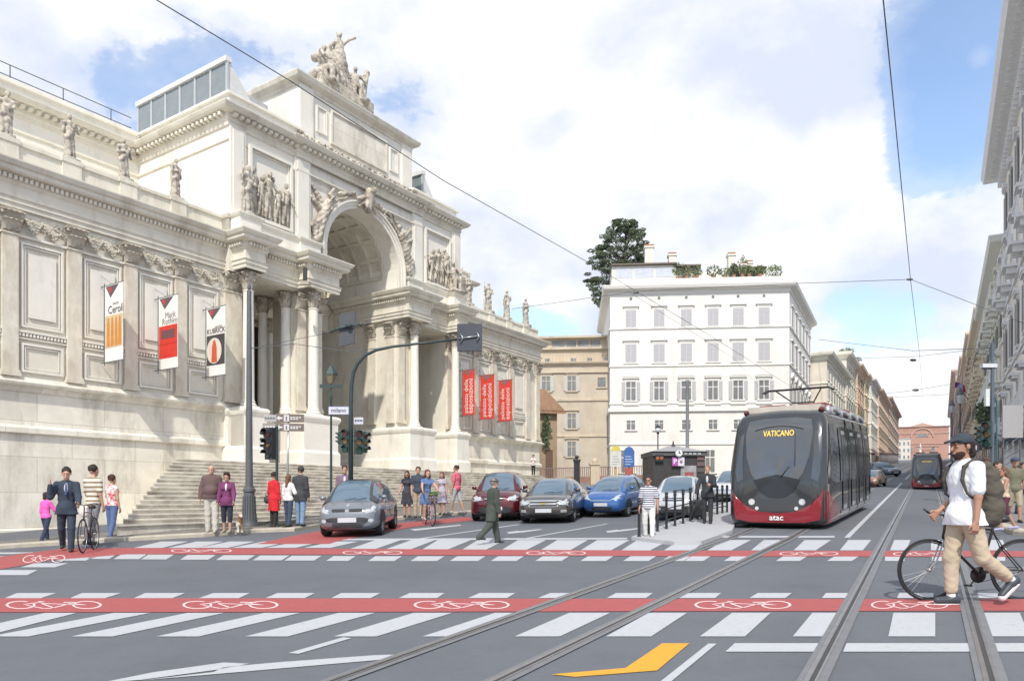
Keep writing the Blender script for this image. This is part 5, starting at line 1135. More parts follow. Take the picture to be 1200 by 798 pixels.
    for s_ in (-1, 1): a = MB(); a.tube([(X(ws[0]-.02), s_*.15, hood[1]+.02), (X(ws[0]+.08), s_*.15+.45*(1 if s_ > 0 else 1)*.9-.1, hood[1]+.06)], .008, 4); a.build('wiper', black_p, t)
    # sit on the slope
    f = Vector((math.sin(R(az)), math.cos(R(az)), 0)); g = math.atan(G1*f.x+G2*f.y); side_ = math.atan(G1*f.y-G2*f.x)
    t.rotation_euler = (Matrix.Rotation(math.pi/2-R(az), 4, 'Z') @ Matrix.Rotation(-g, 4, 'Y') @ Matrix.Rotation(-side_, 4, 'X')).to_euler()
    return t
def place_car(u, v, az_off, L, sc=1.0):
    """front bumper foot at the pixel; the car points at the camera turned by az_off"""
    p = gp(u, v); az = facing(p, az_off); d = Vector((math.sin(R(az)), math.cos(R(az)), 0)); c = p-d*(L/2)*sc; c.z = gz(c.x, c.y)+.008; return c, az
c_, a_ = place_car(407, 630.5, 13, 3.7); car('small grey electric hatchback with black lower bumper, first car at the crossing', c_, a_, L=3.7, W=1.78, H=1.60, paint_c=(.20, .215, .24), hood=(.76, 1.02), belt=1.02, ws=(.45, 1.25), roof=(1.3, 2.9), rear=3.62, face='hatch', wheel=.345, two=(.05, .052, .058), scale=.98)
c_, a_ = place_car(580, 611.5, 8, 4.3); car('dark red off-road estate car with bright headlights between the two pedestrians', c_, a_, L=4.3, W=1.88, H=1.70, paint_c=(.10, .008, .014), hood=(.80, 1.08), belt=1.08, ws=(.95, 1.55), roof=(1.6, 3.7), rear=4.2, face='suv', wheel=.37, scale=.97)
c_, a_ = place_car(637, 614, 11, 4.5); car('dark brown-grey saloon with silver split grille and yellow badge', c_, a_, L=4.5, W=1.80, H=1.42, paint_c=(.075, .068, .062), hood=(.66, .92), belt=.95, ws=(1.0, 1.85), roof=(1.9, 3.2), rear=4.35, face='sedan', wheel=.33, scale=1.0)
c_, a_ = place_car(703, 607, 20, 3.9); car('bright blue compact hatchback to the right of the saloon', c_, a_, L=3.9, W=1.70, H=1.50, paint_c=(.035, .12, .36), hood=(.68, .95), belt=.98, ws=(.62, 1.55), roof=(1.6, 3.2), rear=3.85, face='compact', wheel=.31, scale=.95)
c_, a_ = place_car(789, 611, 7, 4.4); car('silver saloon seen through the black bollards by the kiosk', c_, a_, L=4.4, W=1.74, H=1.46, paint_c=(.55, .56, .58), hood=(.72, .95), belt=.96, ws=(1.0, 1.75), roof=(1.8, 3.2), rear=4.3, face='suv', wheel=.32, scale=.95)
c_, a_ = place_car(846, 588.5, 15, 4.2); car('white car half hidden behind the left side of the tram', c_, a_, L=4.2, W=1.7, H=1.5, paint_c=(.68, .69, .70), face='compact', scale=.95, name='parked_car')
c_, a_ = place_car(1014, 571.5, 12, 4.2); car('orange-brown car driving down the street beyond the tram', c_, a_, L=4.2, W=1.7, H=1.48, paint_c=(.34, .16, .10), face='suv', scale=.72)
c_, a_ = place_car(1051, 558.5, -40, 4.4); car('dark blue-grey car farthest away in the middle of the street', c_, a_, L=4.4, W=1.75, H=1.5, paint_c=(.05, .08, .12), face='sedan', scale=.95)
# ---- trams
def tram(label, pos, az, scale=1.0, segs=5, seg_l=1.85, group='low-floor trams on the street'):
    t = thing('tram', label, 'tram', pos, 0, group, scale)
    W, H = 1.29, 3.12; L = segs*seg_l
    body_m = mat('tram_graphite', (.035, .038, .042), .22, metal=.3, var=.05, scale=.6, coat=.8); fr_m = mat('tram_front_glass', (.060, .066, .072), .07, var=.03, spec=.9, coat=.8)
    red_t = mat('tram_red', (.23, .005, .015), .2, var=.05, scale=.8, coat=1.0); sil = mat('tram_silver', (.52, .54, .57), .3, metal=.6, var=.05); gl = mat('tram_side_glass', (.055, .062, .068), .05, var=.15, scale=1.2, spec=1.0)
    qs = [0, .03, .08, .16, .3, .5, .8, 1.2, 1.8]+[2.2+i*.8 for i in range(int((L-2.4)/.8))]+[L-.1, L]
    wv = hermite([0, .08, .3, .8, 1.6, L], [W*.86, W*.925, W*.97, W*.99, W, W], qs); zt = hermite([0, .06, .16, .4, .9, 1.6, L], [H-.42, H-.22, H-.10, H-.02, H, H, H], qs); zb = hermite([0, .2, 1, L], [.13, .08, .08, .1], qs)
    # nose: x leans back with height
    b = MB(); n = 48
    for q, w_, z0, z1 in zip(qs, wv, zb, zt):
        rt, rb = .30, .14; hh = z1-z0; ring = []
        for (yc, zc_, r_, a0) in ((w_-rb, z0+rb, rb, -90), (w_-rt, z1-rt, rt, 0)):
            if a0 == 0: ring += [(w_, z0+rb+(z1-rt-z0-rb)*f_) for f_ in (.12, .25, .38, .5, .62, .75, .88)]
            ring += [(yc+r_*math.cos(R(a0+90*i/4)), zc_+r_*math.sin(R(a0+90*i/4))) for i in range(5)]
        ring = [(0.0, z0), (w_*.5, z0)]+ring+[(w_*.6, z1+.0), (w_*.3, z1+.03), (0.0, z1+.04)]; ring = ring+[(-y, z) for (y, z) in reversed(ring[1:-1])]; n = len(ring)
        for (y, z) in ring:
            lean = max(0, (z-.9)/2.2)**1.5*.62*max(0, 1-q/1.8); wt = 1-.10*max(0, (z-1.5)/1.6)**1.5
            b.v.append((L/2-q-lean, y*wt, z))
    m = len(qs); b.f = [(i*n+j, i*n+(j+1) % n, (i+1)*n+(j+1) % n, (i+1)*n+j) for i in range(m-1) for j in range(n)]
    for ci in (0, m-1):                                   # end caps as rings so that they shade smoothly
        base = ci*n; c = sum((Vector(b.v[base+j]) for j in range(n)), Vector())/n; prev = base
        for r_, bu in ((.75, .045), (.45, .07), (.15, .08)):
            st0 = len(b.v)
            for j in range(n): p = c.lerp(Vector(b.v[base+j]), r_); p.x += bu if ci == 0 else -bu; b.v.append(tuple(p))
            b.f += [(prev+j, prev+(j+1) % n, st0+(j+1) % n, st0+j) for j in range(n)]; prev = st0
        b.f.append(tuple(range(prev, prev+n)))
    body = b.build('body', body_m, t, 'all'); bvh = BVHTree.FromPolygons([Vector(v) for v in b.v], b.f)
    D = lambda nm, poly, m_, off=.01, r=6, par=t: decal(nm, bvh, poly, 'f', m_, par, off, r)
    # windscreen narrowing downwards
    wind = D('windscreen', [(-.80, H-.26), (-.4, H-.20), (.4, H-.20), (.80, H-.26), (.86, 2.5), (.80, 1.9), (.66, 1.45), (.46, 1.16), (0, 1.10), (-.46, 1.16), (-.66, 1.45), (-.80, 1.9), (-.86, 2.5)], fr_m, .012, 8)
    D('dashboard', [(-.60, 1.28), (0, 1.42), (.60, 1.28), (.42, .96), (.2, .82), (0, .80), (-.2, .82), (-.42, .96)], cm((.018, .02, .024), .25), .022, 6)
    a = MB()
    for k_ in range(14):
        t_ = (k_-6.5)/6.5; h0 = bvh.ray_cast(Vector((20, t_*.62, H-.42-.10*t_*t_)), Vector((-1, 0, 0))); a.v.append(tuple(h0[0]+Vector((.02, 0, 0))))
    ar = MB(); ar.tube(a.v, .010, 5); ar.build('display_arc', black_p, t, 'all')
    ww = MB(); 
    P_ = [bvh.ray_cast(Vector((20, y, z)), Vector((-1, 0, 0)))[0]+Vector((.035, 0, 0)) for (y, z) in ((.10, 1.34), (.30, 1.62), (.42, 2.5))]; ww.tube(P_[:2], .012, 5); ww.tube([P_[1]+Vector((0, .15, .0)), P_[2]], .007, 5); ww.build('wiper', black_p, t, 'all')
    # red bumper sweeping up at the corners
    for s_ in (-1, 1):
        D('bumper', [(0, .15), (.7*s_, .16), (1.07*s_, .24), (1.15*s_, .98), (1.04*s_, .84), (.80*s_, .60), (.45*s_, .44), (0, .40)], red_t, .014, 6)
        decal('side_skirt', bvh, [(L/2-.04, .14), (L/2-.03, 1.02), (L/2-.45, .84), (L/2-1.3, .62), (L/2-1.75, .4), (L/2-1.75, .14)], 's', red_t, t, .014, 5, s_)
        D('headlight', [(s_*.64+.068*math.cos(i*.4), .70+.068*math.sin(i*.4)) for i in range(16)], mat('lamp_white', (.55, .56, .57), .15, var=0), .03, 2)
        D('headlight_ring', [(s_*.64+.085*math.cos(i*.4), .70+.085*math.sin(i*.4)) for i in range(16)], chrome, .022, 1)
        D('small_lamp', [(s_*.50+.05*math.cos(i*.5), .53+.05*math.sin(i*.5)) for i in range(13)], mat('lamp_white', (.85, .86, .88), .15), .03, 1)
        D('corner_window', [(s_*.90, 2.55), (s_*.99, 2.45), (s_*1.08, 1.5), (s_*1.02, 1.22), (s_*.86, 1.3), (s_*.90, 1.9)], gl, .012, 3)
        decal('cab_window', bvh, [(L/2-.75, 2.72), (L/2-1.35, 2.74), (L/2-1.40, 1.22), (L/2-.25, 1.15), (L/2-.22, 1.5)], 's', gl, t, .014, 4, s_)
        e_ = MB(); pts = [bvh.ray_cast(Vector((L/2-q, 9*s_, z)), Vector((0, -s_, 0)))[0]+Vector((0, .012*s_, 0)) for q, z in ((.45, 1.12), (.5, 1.3), (.72, 2.0), (.95, 2.6), (1.2, 2.86))]; 
        # side glazing, doors, bellows per segment
        for k_ in range(segs):
            x1 = L/2-1.55-(k_)*seg_l if k_ == 0 else L/2-k_*seg_l-.14; x0 = L/2-(k_+1)*seg_l+.14
            if x1-x0 < .3: continue
            decal('side_window', bvh, rounded(x0, x1, 1.18, 2.66, .06), 's', gl, t, .014, 3, s_)
            for xm in ((x0+x1)/2,):
                dr_ = decal('door', bvh, rounded(xm-.36, xm+.36, .36, 2.58, .05), 's', cm((.33, .35, .37), .3), t, .020, 4, s_)
                if dr_:
                    for q in (-.18, .18): decal('door_glass', bvh, rounded(xm+q-.14, xm+q+.14, .5, 2.48, .04), 's', gl, dr_, .028, 2, s_)
            decal('lower_band', bvh, rounded(x0, x1, .28, .34, .01), 's', sil, t, .016, 1, s_); decal('bellows', bvh, rounded(x0-.20, x0-.04, .24, 2.95, .02), 's', rubber, t, .02, 5, s_)
    # tail lights of the far end are not seen; roof equipment
    a = MB(); x0 = L/2-.95
    a.cbox((x0-.35, 0, H+.07), (.7, 1.9, .16)); a.build('roof_cover', cm((.50, .46, .40), .6), t)
    for s_ in (-1, 1):
        a = MB(); a.ball((x0-.05, s_*.98, H+.0), (.2, .08, .08), 10, 6); a.build('marker_lamp', cm((.10, .02, .025), .4), t, 'all')
        for k_ in range(segs):
            x1 = L/2-1.5-(k_)*seg_l if k_ == 0 else L/2-k_*seg_l-.1; xx0 = L/2-(k_+1)*seg_l+.1
            a = MB(); a.tube([(x1, s_*1.06, H-.10), (x1-.02, s_*1.04, H+.06), ((x1+xx0)/2, s_*1.04, H+.08), (xx0+.02, s_*1.04, H+.06), (xx0, s_*1.06, H-.1)], .07, 8); a.build('roof_edge', sil, t, 'all')
            if k_ > 0: a = MB(); a.cbox(((x1+xx0)/2, s_*.55, H+.15), ((x1-xx0)*.8, .7, .22)); a.build('roof_box', cm((.25, .06, .07), .5) if k_ % 2 else cm((.4, .41, .42), .5), t)
    pg = MB(); zp = H+.1; xp = L/2-3.2                       # pantograph
    for s_ in (-1, 1):
        pg.tube([(xp, s_*.45, zp), (xp-.7, s_*.30, zp+.32), (xp+.15, s_*.65, zp+.66)], .022, 6)
        pg.tube([(xp-.1, s_*.3, zp), (xp-.1, s_*.45, zp+.1)], .03, 6)
    pg.tube([(xp-.7, -.30, zp+.32), (xp-.7, .30, zp+.32)], .022, 6)
    for dx in (-.12, .12): pg.tube([(xp+.15+dx, -1.0, zp+.58), (xp+.15+dx, -.85, zp+.66), (xp+.15+dx, .85, zp+.66), (xp+.15+dx, 1.0, zp+.58)], .02, 6)
    pg.tube([(xp+.03, -.65, zp+.65), (xp+.27, -.65, zp+.65)], .015, 5); pg.tube([(xp+.03, .65, zp+.65), (xp+.27, .65, zp+.65)], .015, 5); pg.build('pantograph', iron_d, t, 'all')
    a = MB(); a.box(-L/2+.3, L/2-.6, -.9, .9, .02, .12); a.build('underframe', black_p, t)
    for k_ in range(segs):
        if k_ % 2 == 0:
            for s_ in (-1, 1):
                for dx in (-.7, .3): a = MB(); a.lathe([(.3, -.05), (.3, .05)], 20, (L/2-1.6-k_*seg_l+dx, s_*.66, .28), 'y'); a.build('wheel', iron_d, t)
    def wr_(txt, size, m_, y, z, off, xs=1.0, bold=.0):
        me = text_mesh(txt, size, m_, .003, bold=bold); h = bvh.ray_cast(Vector((20, y, z)), Vector((-1, 0, 0))); h2 = bvh.ray_cast(Vector((20, y, z+.06)), Vector((-1, 0, 0)))
        tilt = math.atan2(h[0].x-h2[0].x, .06)
        inst('destination_writing' if 'V' in txt else 'operator_writing', me, t, (h[0].x+off, y, z), (math.pi/2-tilt, 0, math.pi/2), (xs, 1, 1))
    wr_('VATICANO', .235, mat('led_amber', (.8, .55, .1), .6, var=0, emit=((1, .66, .12), .45)), 0, H-.62, .035, .66)
    wr_('atac', .21, mat('lettering_white', (.82, .82, .82), .5, var=0), .0, .285, .04, 1.05, .003)
    f = Vector((math.sin(R(az)), math.cos(R(az)), 0)); g = math.atan(G1*f.x+G2*f.y)
    t.rotation_euler = (Matrix.Rotation(math.pi/2-R(az), 4, 'Z') @ Matrix.Rotation(-g, 4, 'Y')).to_euler()
    return t
azs = math.degrees(math.atan2(-.489, -.872))+2.3
def tram_at(u, v, segs, seg_l, scale, az):
    p = gp(u, v); L = segs*seg_l*scale; d = Vector((math.sin(R(az)), math.cos(R(az)), 0)); c = p-d*(L/2); c.z = gz(c.x, c.y)+.02; return c
c_ = tram_at(911, 619.5, 5, 1.85, 1.0, azs); tram('graphite and red tram bound for VATICANO standing at the platform', c_, azs, 1.02)
az2 = azs-2.3; c_ = tram_at(1086, 573.3, 5, 1.85, .62, az2); tram('second, far smaller graphite and red tram approaching down the right track', c_, az2, .62)
# ------------------------------------------------------------------ buildings down the street
WIN = {}
def win_mesh(key, maker, m_):
    if key not in WIN: b = MB(); maker(b); WIN[key] = b.mesh(key[0], m_)
    return WIN[key]
trim_w = mat('stucco_trim_white', (.74, .725, .69), .8, var=.04); pane_m = mat('window_pane', (.20, .205, .21), .15, var=.35, scale=.7, spec=.7); shut_g = mat('shutter_grey', (.47, .465, .49), .7, var=.08, scale=5)
def window(par, x, z, w_, h, kind='shut', trim=trim_w, shm=shut_g, y=0.0, dz=0.0, detail=True):
    """one window: surround mesh > pane, two shutters; centre x, sill z, on the plane y (outside is -y)"""
    tk = trim.name; key = ('window', kind, round(w_, 2), round(h, 2), tk, detail)
    def sur(b):
        f = .12*w_; b.box(-w_/2-f, -w_/2, -.07, .01, 0, h+f); b.box(w_/2, w_/2+f, -.07, .01, 0, h+f); b.box(-w_/2, w_/2, -.07, .01, h, h+f)
        b.box(-w_/2-f*1.6, w_/2+f*1.6, -.16, .01, -.14, 0)
        if kind in ('shut', 'grand', 'open'): b.box(-w_/2-f*2.2, w_/2+f*2.2, -.24, .01, h+f*2.6, h+f*3.8); b.box(-w_/2-f*1.2, w_/2+f*1.2, -.1, .01, h+f*1.2, h+f*2.5)
        if kind == 'grand':
            b.extr([(-w_/2-f*2.4, -.28, h+f*3.9), (w_/2+f*2.4, -.28, h+f*3.9), (0, -.28, h+f*7.5)], (0, .29, 0)); b.box(-w_/2-f*2, w_/2+f*2, -.2, .01, -.55, -.45)
        if kind == 'balcony':
            b.box(-w_/2-.5, w_/2+.5, -.9, .01, -.22, -.06)
            for i in range(9): xx = -w_/2-.42+i*(w_+.84)/8; b.box(xx-.045, xx+.045, -.86, -.77, -.06, .85)
            b.box(-w_/2-.47, w_/2+.47, -.88, -.75, .85, .95); b.box(-w_/2-f*2.2, w_/2+f*2.2, -.55, .01, h+f*2.2, h+f*3.6)
            for s_ in (-1, 1): b.box(s_*(w_/2+.1)-.12, s_*(w_/2+.1)+.12, -.7, .01, -.6, -.22); b.box(s_*(w_/2+f)-.1, s_*(w_/2+f)+.1, -.4, .01, h+f*.8, h+f*2.2)
    o = inst('window', win_mesh(key, sur, trim), par, (x, y, z))
    key = ('pane', round(w_, 2), round(h, 2), detail)
    def pn(b): b.box(-w_/2, w_/2, -.02, .005, 0, h)
    p = inst('pane', win_mesh(key, pn, pane_m), o)
    if detail and kind not in ('plain',):
        key = ('frame', round(w_, 2), round(h, 2), tk)
        def fr(b): b.box(-.035*w_, .035*w_, -.035, -.01, 0, h); b.box(-w_/2, w_/2, -.034, -.01, h*.66, h*.7); b.box(-w_/2, -w_/2+.06*w_, -.036, -.01, 0, h); b.box(w_/2-.06*w_, w_/2, -.036, -.01, 0, h)
        inst('frame', win_mesh(key, fr, trim), o)
    if shm and kind in ('shut', 'open', 'grand', 'half'):
        closed = kind == 'shut'; ww = w_/2 if closed else w_*.36
        key = ('shutter', round(ww, 2), round(h, 2), shm.name)
        def sh(b):
            b.box(-ww/2+.02, ww/2-.02, -.06, -.03, .02, h-.02)
            for i in range(int(h/.16)): b.box(-ww/2+.06, ww/2-.06, -.075, -.06, .06+i*.16, .16+i*.16)
        me = win_mesh(key, sh, shm)
        for s_ in (-1, 1): inst('shutter', me, o, (s_*(w_/4 if closed else w_/2+ww/2+.02), -.02 if closed else -.06, 0))
    return o
def block(name, label, p0, p1, depth, ztop, wallm, zbase=None, bands=(), cornice=1.0, cornm=None, cat='building', side=None, foot=None):
    """rectangular block; p0->p1 = left to right along the front as seen from outside"""
    a = Vector((p0[0], p0[1])); c = Vector((p1[0], p1[1])); d = (c-a); L = d.length; zb = min(gz(*a), gz(*c)) if zbase is None else zbase
    t = thing(name, label, cat, (a.x, a.y, zb), math.atan2(d.y, d.x)); H = ztop-zb
    pth = foot(L, depth) if foot else [(0, depth), (0, 0), (L, 0), (L, depth)]
    b = MB(); b.prism(pth, -3, H); b.build('wall', wallm, t); cm_ = cornm or trim_w
    b = MB()
    if cornice: q = cornice; b.sweep(pth, [(0, H-q*.9), (.12*q, H-q*.85), (.12*q, H-q*.6), (.35*q, H-q*.5), (.7*q, H-q*.38), (.8*q, H-q*.1), (.8*q, H), (-.2, H+.01)])
    for (z, hh, o) in bands: b.sweep(pth, [(0, z), (o, z+.02), (o, z+hh), (0, z+hh+.03)])
    b.build('cornice', cm_, t)
    return t, L, H, zb
# --- white corner building
wh = mat('stucco_white', (.76, .745, .71), .85, var=.03, scale=.6, stains=((.48, .46, .42), .45, .50, .68, .35), streak=1, bump=.1, bscale=40)
pA, pB = up(715, 500, 87.7), up(925, 500, 86.0)
_q = pB-pA; _q.z = 0; _q.normalize(); _l = Vector((.5003-.045, .8659, 0)).normalized(); FLK = Vector((_l.dot(_q), _l.dot(Vector((-_q.y, _q.x, 0)))))   # the flank follows the street, not a right angle
zw = lambda v, y=86.8: EYE+(CY-v)/F*y
zt_ = zw(334); wt, wL, wH, wz = block('corner_building', 'white five-storey corner building with grey shutters and a planted roof terrace', pA, pB, 22.5, zt_, wh, zbase=3.6,
    bands=[(zw(385)-3.6, .25, .12), (zw(429)-3.6, .25, .12), (zw(473)-3.6, .2, .12), (zw(482)-3.6, .45, .25), (zw(521)-3.6, .2, .12)], cornice=1.1, foot=lambda L, D: [(0, D), (0, 0), (L, 0), (L+FLK.x*D, FLK.y*D)])
def wx(u): k = (u-CX)/F; d = (pB-pA); d.z = 0; d.normalize(); t_ = (k*pA.y-pA.x)/(d.x-k*d.y); return t_
cols_u = [739.3, 772.3, 804.2, 835.5, 865, 895.3]
for i, u in enumerate(cols_u):
    x = wx(u)
    window(wt, x, zw(382.5)-wz, 1.25, 2.05, 'shut'); window(wt, x, zw(424)-wz, 1.3, 2.15, 'shut'); window(wt, x, zw(468.5)-wz, 1.25, 2.2, 'grand')
    if i < 5: window(wt, x, zw(503)-wz, 1.1, 1.1, 'small', shm=None)
    b = MB(); b.lathe([(.16, -.04), (.16, .02)], 10, (x, -.03, zw(348)-wz), 'y'); b.build('vent', cm((.2, .2, .2)), wt)
for x, wd in ((wx(735), 1.6), (wx(832), 1.2)):
    window(wt, x, 1.2, wd, 2.6, 'small', shm=None)
for j in range(6):                                        # the flank along the street
    y = 2.2+j*3.6
    for (v, h, kd) in ((382.5, 2.05, 'shut'), (424, 2.15, 'shut'), (468.5, 2.2, 'grand'), (503, 1.1, 'small')):
        o = window(wt, wL, zw(v)-wz, 1.25, h, kd); o.location = (wL+FLK.x*y, FLK.y*y, zw(v)-wz); o.rotation_euler = (0, 0, math.atan2(FLK.y, FLK.x))
# roof storey
b = MB(); b.box(.2, wL-.3, .4, 20, wH, wH+.95); b.build('roof_parapet', wh, wt)
def rb_(nm, u0, u1, y0, y1, v0, v1, m_, z0=None):
    b = MB(); x0, x1 = sorted((wx(u0), wx(u1))); b.box(x0, x1, y0, y1, wH+.9 if z0 is None else z0, zw(v0)-wz); return b.build(nm, m_, wt)
cream = mat('terrace_cream', (.66, .64, .58), .85, var=.08)
pent = rb_('penthouse', 717.5, 793, .9, 6, 307, 322, cream)
b = MB(); b.box(wx(716.5), wx(794), .5, 6.3, zw(306.5)-wz, zw(304.8)-wz); b.box(wx(793), wx(823), .7, 6.3, zw(309)-wz, zw(307.2)-wz); b.build('terrace_roof_edge', mat('roof_brown', (.16, .13, .11), .8), wt)
for (a, c) in ((722, 742), (744.5, 767), (769.5, 790)): b = MB(); b.box(wx(a), wx(c), .86, .91, zw(321)-wz, zw(309.5)-wz); b.build('terrace_window', mat('terrace_glazing', (.50, .53, .60), .2, spec=.8), pent)
rb_('penthouse', 793.5, 821, 1.4, 6, 309, 322, cream); b = MB(); b.box(wx(799), wx(811), 1.35, 1.41, zw(321)-wz, zw(313.5)-wz); b.build('terrace_window', MATS['terrace_glazing'], wt)
rb_('penthouse', 824, 852, 5, 10, 303, 322, cream); rb_('penthouse', 800, 853, 8, 12, 302, 322, wh); rb_('penthouse', 895, 910, 4, 12, 303, 320, wh)
b = MB(); b.box(wx(858), wx(902), 1.2, 5, zw(312)-wz, zw(310)-wz); [b.tube([(wx(u), 1.3, wH+.9), (wx(u), 1.3, zw(311)-wz)], .06, 6) for u in (859, 873, 888, 901)]; b.build('terrace_awning', MATS['roof_brown'], wt)
for (u, v, wd) in ((764, 278.5, 1.05), (792, 289, .85), (864, 291, .8), (878, 303, .6), (886, 301, .6)):
    b = MB(); x = wx(u); b.box(x-wd/2, x+wd/2, 3, 4, wH+.9, zw(v)-wz); b.box(x-wd/2-.12, x+wd/2+.12, 2.9, 4.1, zw(v)-wz, zw(v)-wz+.2); b.build('chimney', cream, wt)
    b = MB(); b.box(x-wd/2-.05, x+wd/2+.05, 2.95, 4.05, zw(v)-wz+.2, zw(v)-wz+.4); b.build('chimney_cap', mat('terracotta', (.36, .19, .12), .9, var=.2), wt)
leaf_m = [mat('foliage_dark', (.085, .11, .065), .8, var=.35, scale=3), mat('foliage_mid', (.12, .155, .085), .8, var=.3, scale=3), mat('foliage_light', (.12, .15, .07), .8, var=.3, scale=3)]
def leaves(b, c, r, n, sz, flat=1.0):
    for _ in range(n):
        d = rng.normal(size=3); d /= np.linalg.norm(d); q = rng.uniform(.35, 1)**.5; p = Vector((c[0]+d[0]*r[0]*q, c[1]+d[1]*r[1]*q, c[2]+d[2]*r[2]*q))
        a = Vector(rng.normal(size=3)).normalized(); t_ = a.orthogonal().normalized(); s_ = sz*rng.uniform(.5, 1.2); a2 = t_.cross(a)
        b.add([p-t_*s_-a2*s_*.5, p+t_*s_*.2-a2*s_*.6, p+t_*s_, p+a2*s_*.6], [(0, 1, 2, 3)])
def plant(label, loc, r, n=120, sz=.2, mi=1, pot=True, name='terrace_plant', group='plants on the roof terrace'):
    t = thing(name, label, 'plant', loc, 0, group); b = MB(); leaves(b, (0, 0, r[2]+.3), r, n, sz); b.build('foliage', mat('terrace_leaves_%d' % mi, ((.10, .13, .07), (.16, .20, .10), (.24, .26, .15))[mi], .8, var=.3, scale=3), t, recalc=False)
    b = MB(); b.lathe([(.16, 0), (.24, .4), (.2, .42)], 10); b.build('pot', MATS['terracotta'], t); b = MB(); b.tube([(0, 0, .3), (.03, 0, r[2]+.2)], .04, 5); b.build('stem', cm((.1, .07, .05)), t)
wmat = Matrix.Translation(Vector(wt.location)) @ Matrix.Rotation(wt.rotation_euler.z, 4, 'Z')
for i, (u, y, r, mi) in enumerate(((797, .8, (.9, .3, .9), 1), (806, .8, (.6, .3, .7), 2), (838, 1.2, (.9, .5, .7), 0), (872, .9, (.7, .3, 1.2), 2), (880, .9, (.8, .5, .6), 1), (907, 6, (.9, .9, .8), 2), (919, 4, (.8, 1.4, 1.1), 1), (923, 9, (.8, 1.6, .9), 2), (925, 14, (.7, 1.5, .8), 1), (818, .8, (.7, .3, .6), 1), (851, 1.0, (.9, .4, .55), 1), (862, .9, (.5, .3, .8), 0), (893, .9, (.8, .3, .6), 1), (915, 2.5, (1.0, .6, .8), 1))):
    side_ = ('slender potted shrub beside the second chimney', 'pale bushy plant next to the glazed terrace room', 'low dark shrub in the middle of the roof terrace', 'tall pale climber by the third chimney', 'green shrub under the small chimneys', 'pale shrub behind the terrace awning', 'bushy plant at the street corner of the roof', 'pale plant along the flank of the roof', 'green shrub farthest back on the roof flank', 'little shrub at the right end of the glazed room', 'low spreading plant left of the third chimney', 'narrow dark shrub directly left of the awning', 'low green plants under the awning', 'wide green shrub near the parapet corner')[i]
    plant(side_, wmat @ Vector((wx(u) if u < 915 else wL-.9, y, wH+.95)), r, 150, .15, mi)
# --- cedar behind the white building
def cedar():
    y = 99.0; base = up(727, 560, y); base.z = gz(base.x, base.y); t = thing('cedar_tree', 'tall dark cedar rising behind the left end of the white corner building', 'tree', base)
    top = up(735, 262, y)-base; b = MB(); b.tube([(0, 0, 0), (.3, 0, 12), (.2, 0, 24), (top.x*.8, 0, top.z-2)], [.75, .6, .42, .12], 10)
    def P(u, v, dy=0): q = up(u, v, y+dy)-base; return (q.x, q.y, q.z)
    cl = [(733, 268, 14, 9), (742, 276, 12, 8), (722, 272, 12, 7), (716, 284, 15, 7), (735, 288, 18, 9), (748, 292, 10, 8), (705, 298, 13, 6), (724, 302, 17, 8), (742, 308, 14, 8), (699, 312, 12, 6), (713, 318, 16, 8), (731, 322, 16, 9), (697, 328, 11, 7), (708, 336, 14, 8), (722, 340, 12, 9), (703, 350, 9, 7), (712, 356, 10, 7), (745, 330, 12, 10), (726, 262, 8, 4), (752, 300, 7, 6), (739, 262, 7, 4), (708, 292, 8, 4), (727, 312, 12, 6)]
    for (u, v, r, h) in cl: b.tube([(.2+(top.x*.7)*max(0, (P(u, v)[2]-15)/22), 0, P(u, v)[2]-1.5), P(u, v)], [.16, .05], 6)
    b.build('trunk', mat('bark', (.08, .062, .048), .95, var=.3, scale=6), t, 'all')
    px = y/F
    for k_, m_ in enumerate(leaf_m[:2]):
        b = MB()
        for j, (u, v, r, h) in enumerate(cl):
            for q in range(8):
                dy = rng.uniform(-2.2, 2.2); uu, vv = u+rng.uniform(-1, 1)*r*.95, v+rng.uniform(-1, 1)*h*1.1
                leaves(b, P(uu, vv, dy), (r*px*.42, r*px*.5, h*px*.24), 170 if k_ == 0 else 100, .10)
        b.build('crown', m_, t, recalc=False)
cedar()
# --- beige palazzo between palace and white building
be = mat('stucco_beige', (.52, .455, .365), .9, var=.12, scale=.5, stains=((.27, .21, .15), .5, .5, .8, .6), streak=1, bump=.2, bscale=20); be2 = mat('stucco_sand', (.56, .48, .37), .9, var=.1, scale=.6, stains=((.3, .25, .2), .6, .5, .8, .5), streak=1)
qa, qb = up(604, 500, 93), up(712.5, 500, 92); zb_ = lambda v: EYE+(CY-v)/F*92.3
bt, bL, bH, bz = block('beige_building', 'tall weathered beige building with a glazed roof storey behind the palace', qa, qb, 20, zb_(424), be, zbase=3.5, bands=[(zb_(470)-3.5, .3, .15), (zb_(512)-3.5, .25, .12), (zb_(437)-3.5, .2, .2)], cornice=.6, cornm=be2)
def bx(u): k = (u-CX)/F; d = (qb-qa); d.z = 0; d.normalize(); return (k*qa.y-qa.x)/(d.x-k*d.y)
pale = mat('shutter_pale', (.50, .52, .49), .7, var=.1)
for v in (458, 502, 535): window(bt, bx(670), zb_(v)-bz, 1.15, 1.85, 'open', be2, pale); window(bt, bx(640), zb_(v)-bz, 1.15, 1.85, 'open', be2, pale)
window(bt, bx(705), zb_(454)-bz, 1.0, 1.2, 'plain', be2, None)
b = MB(); b.box(0, bL, 1.5, 18, bH, zb_(407)-bz); b.build('setback_storey', be2, bt)
b = MB(); b.box(0, bL+.3, 1.1, 18, zb_(407)-bz, zb_(404)-bz); b.build('setback_cornice', be, bt)
b = MB(); b.box(0, bL, 3, 18, zb_(404)-bz, zb_(391)-bz); b.build('roof_storey', be2, bt)
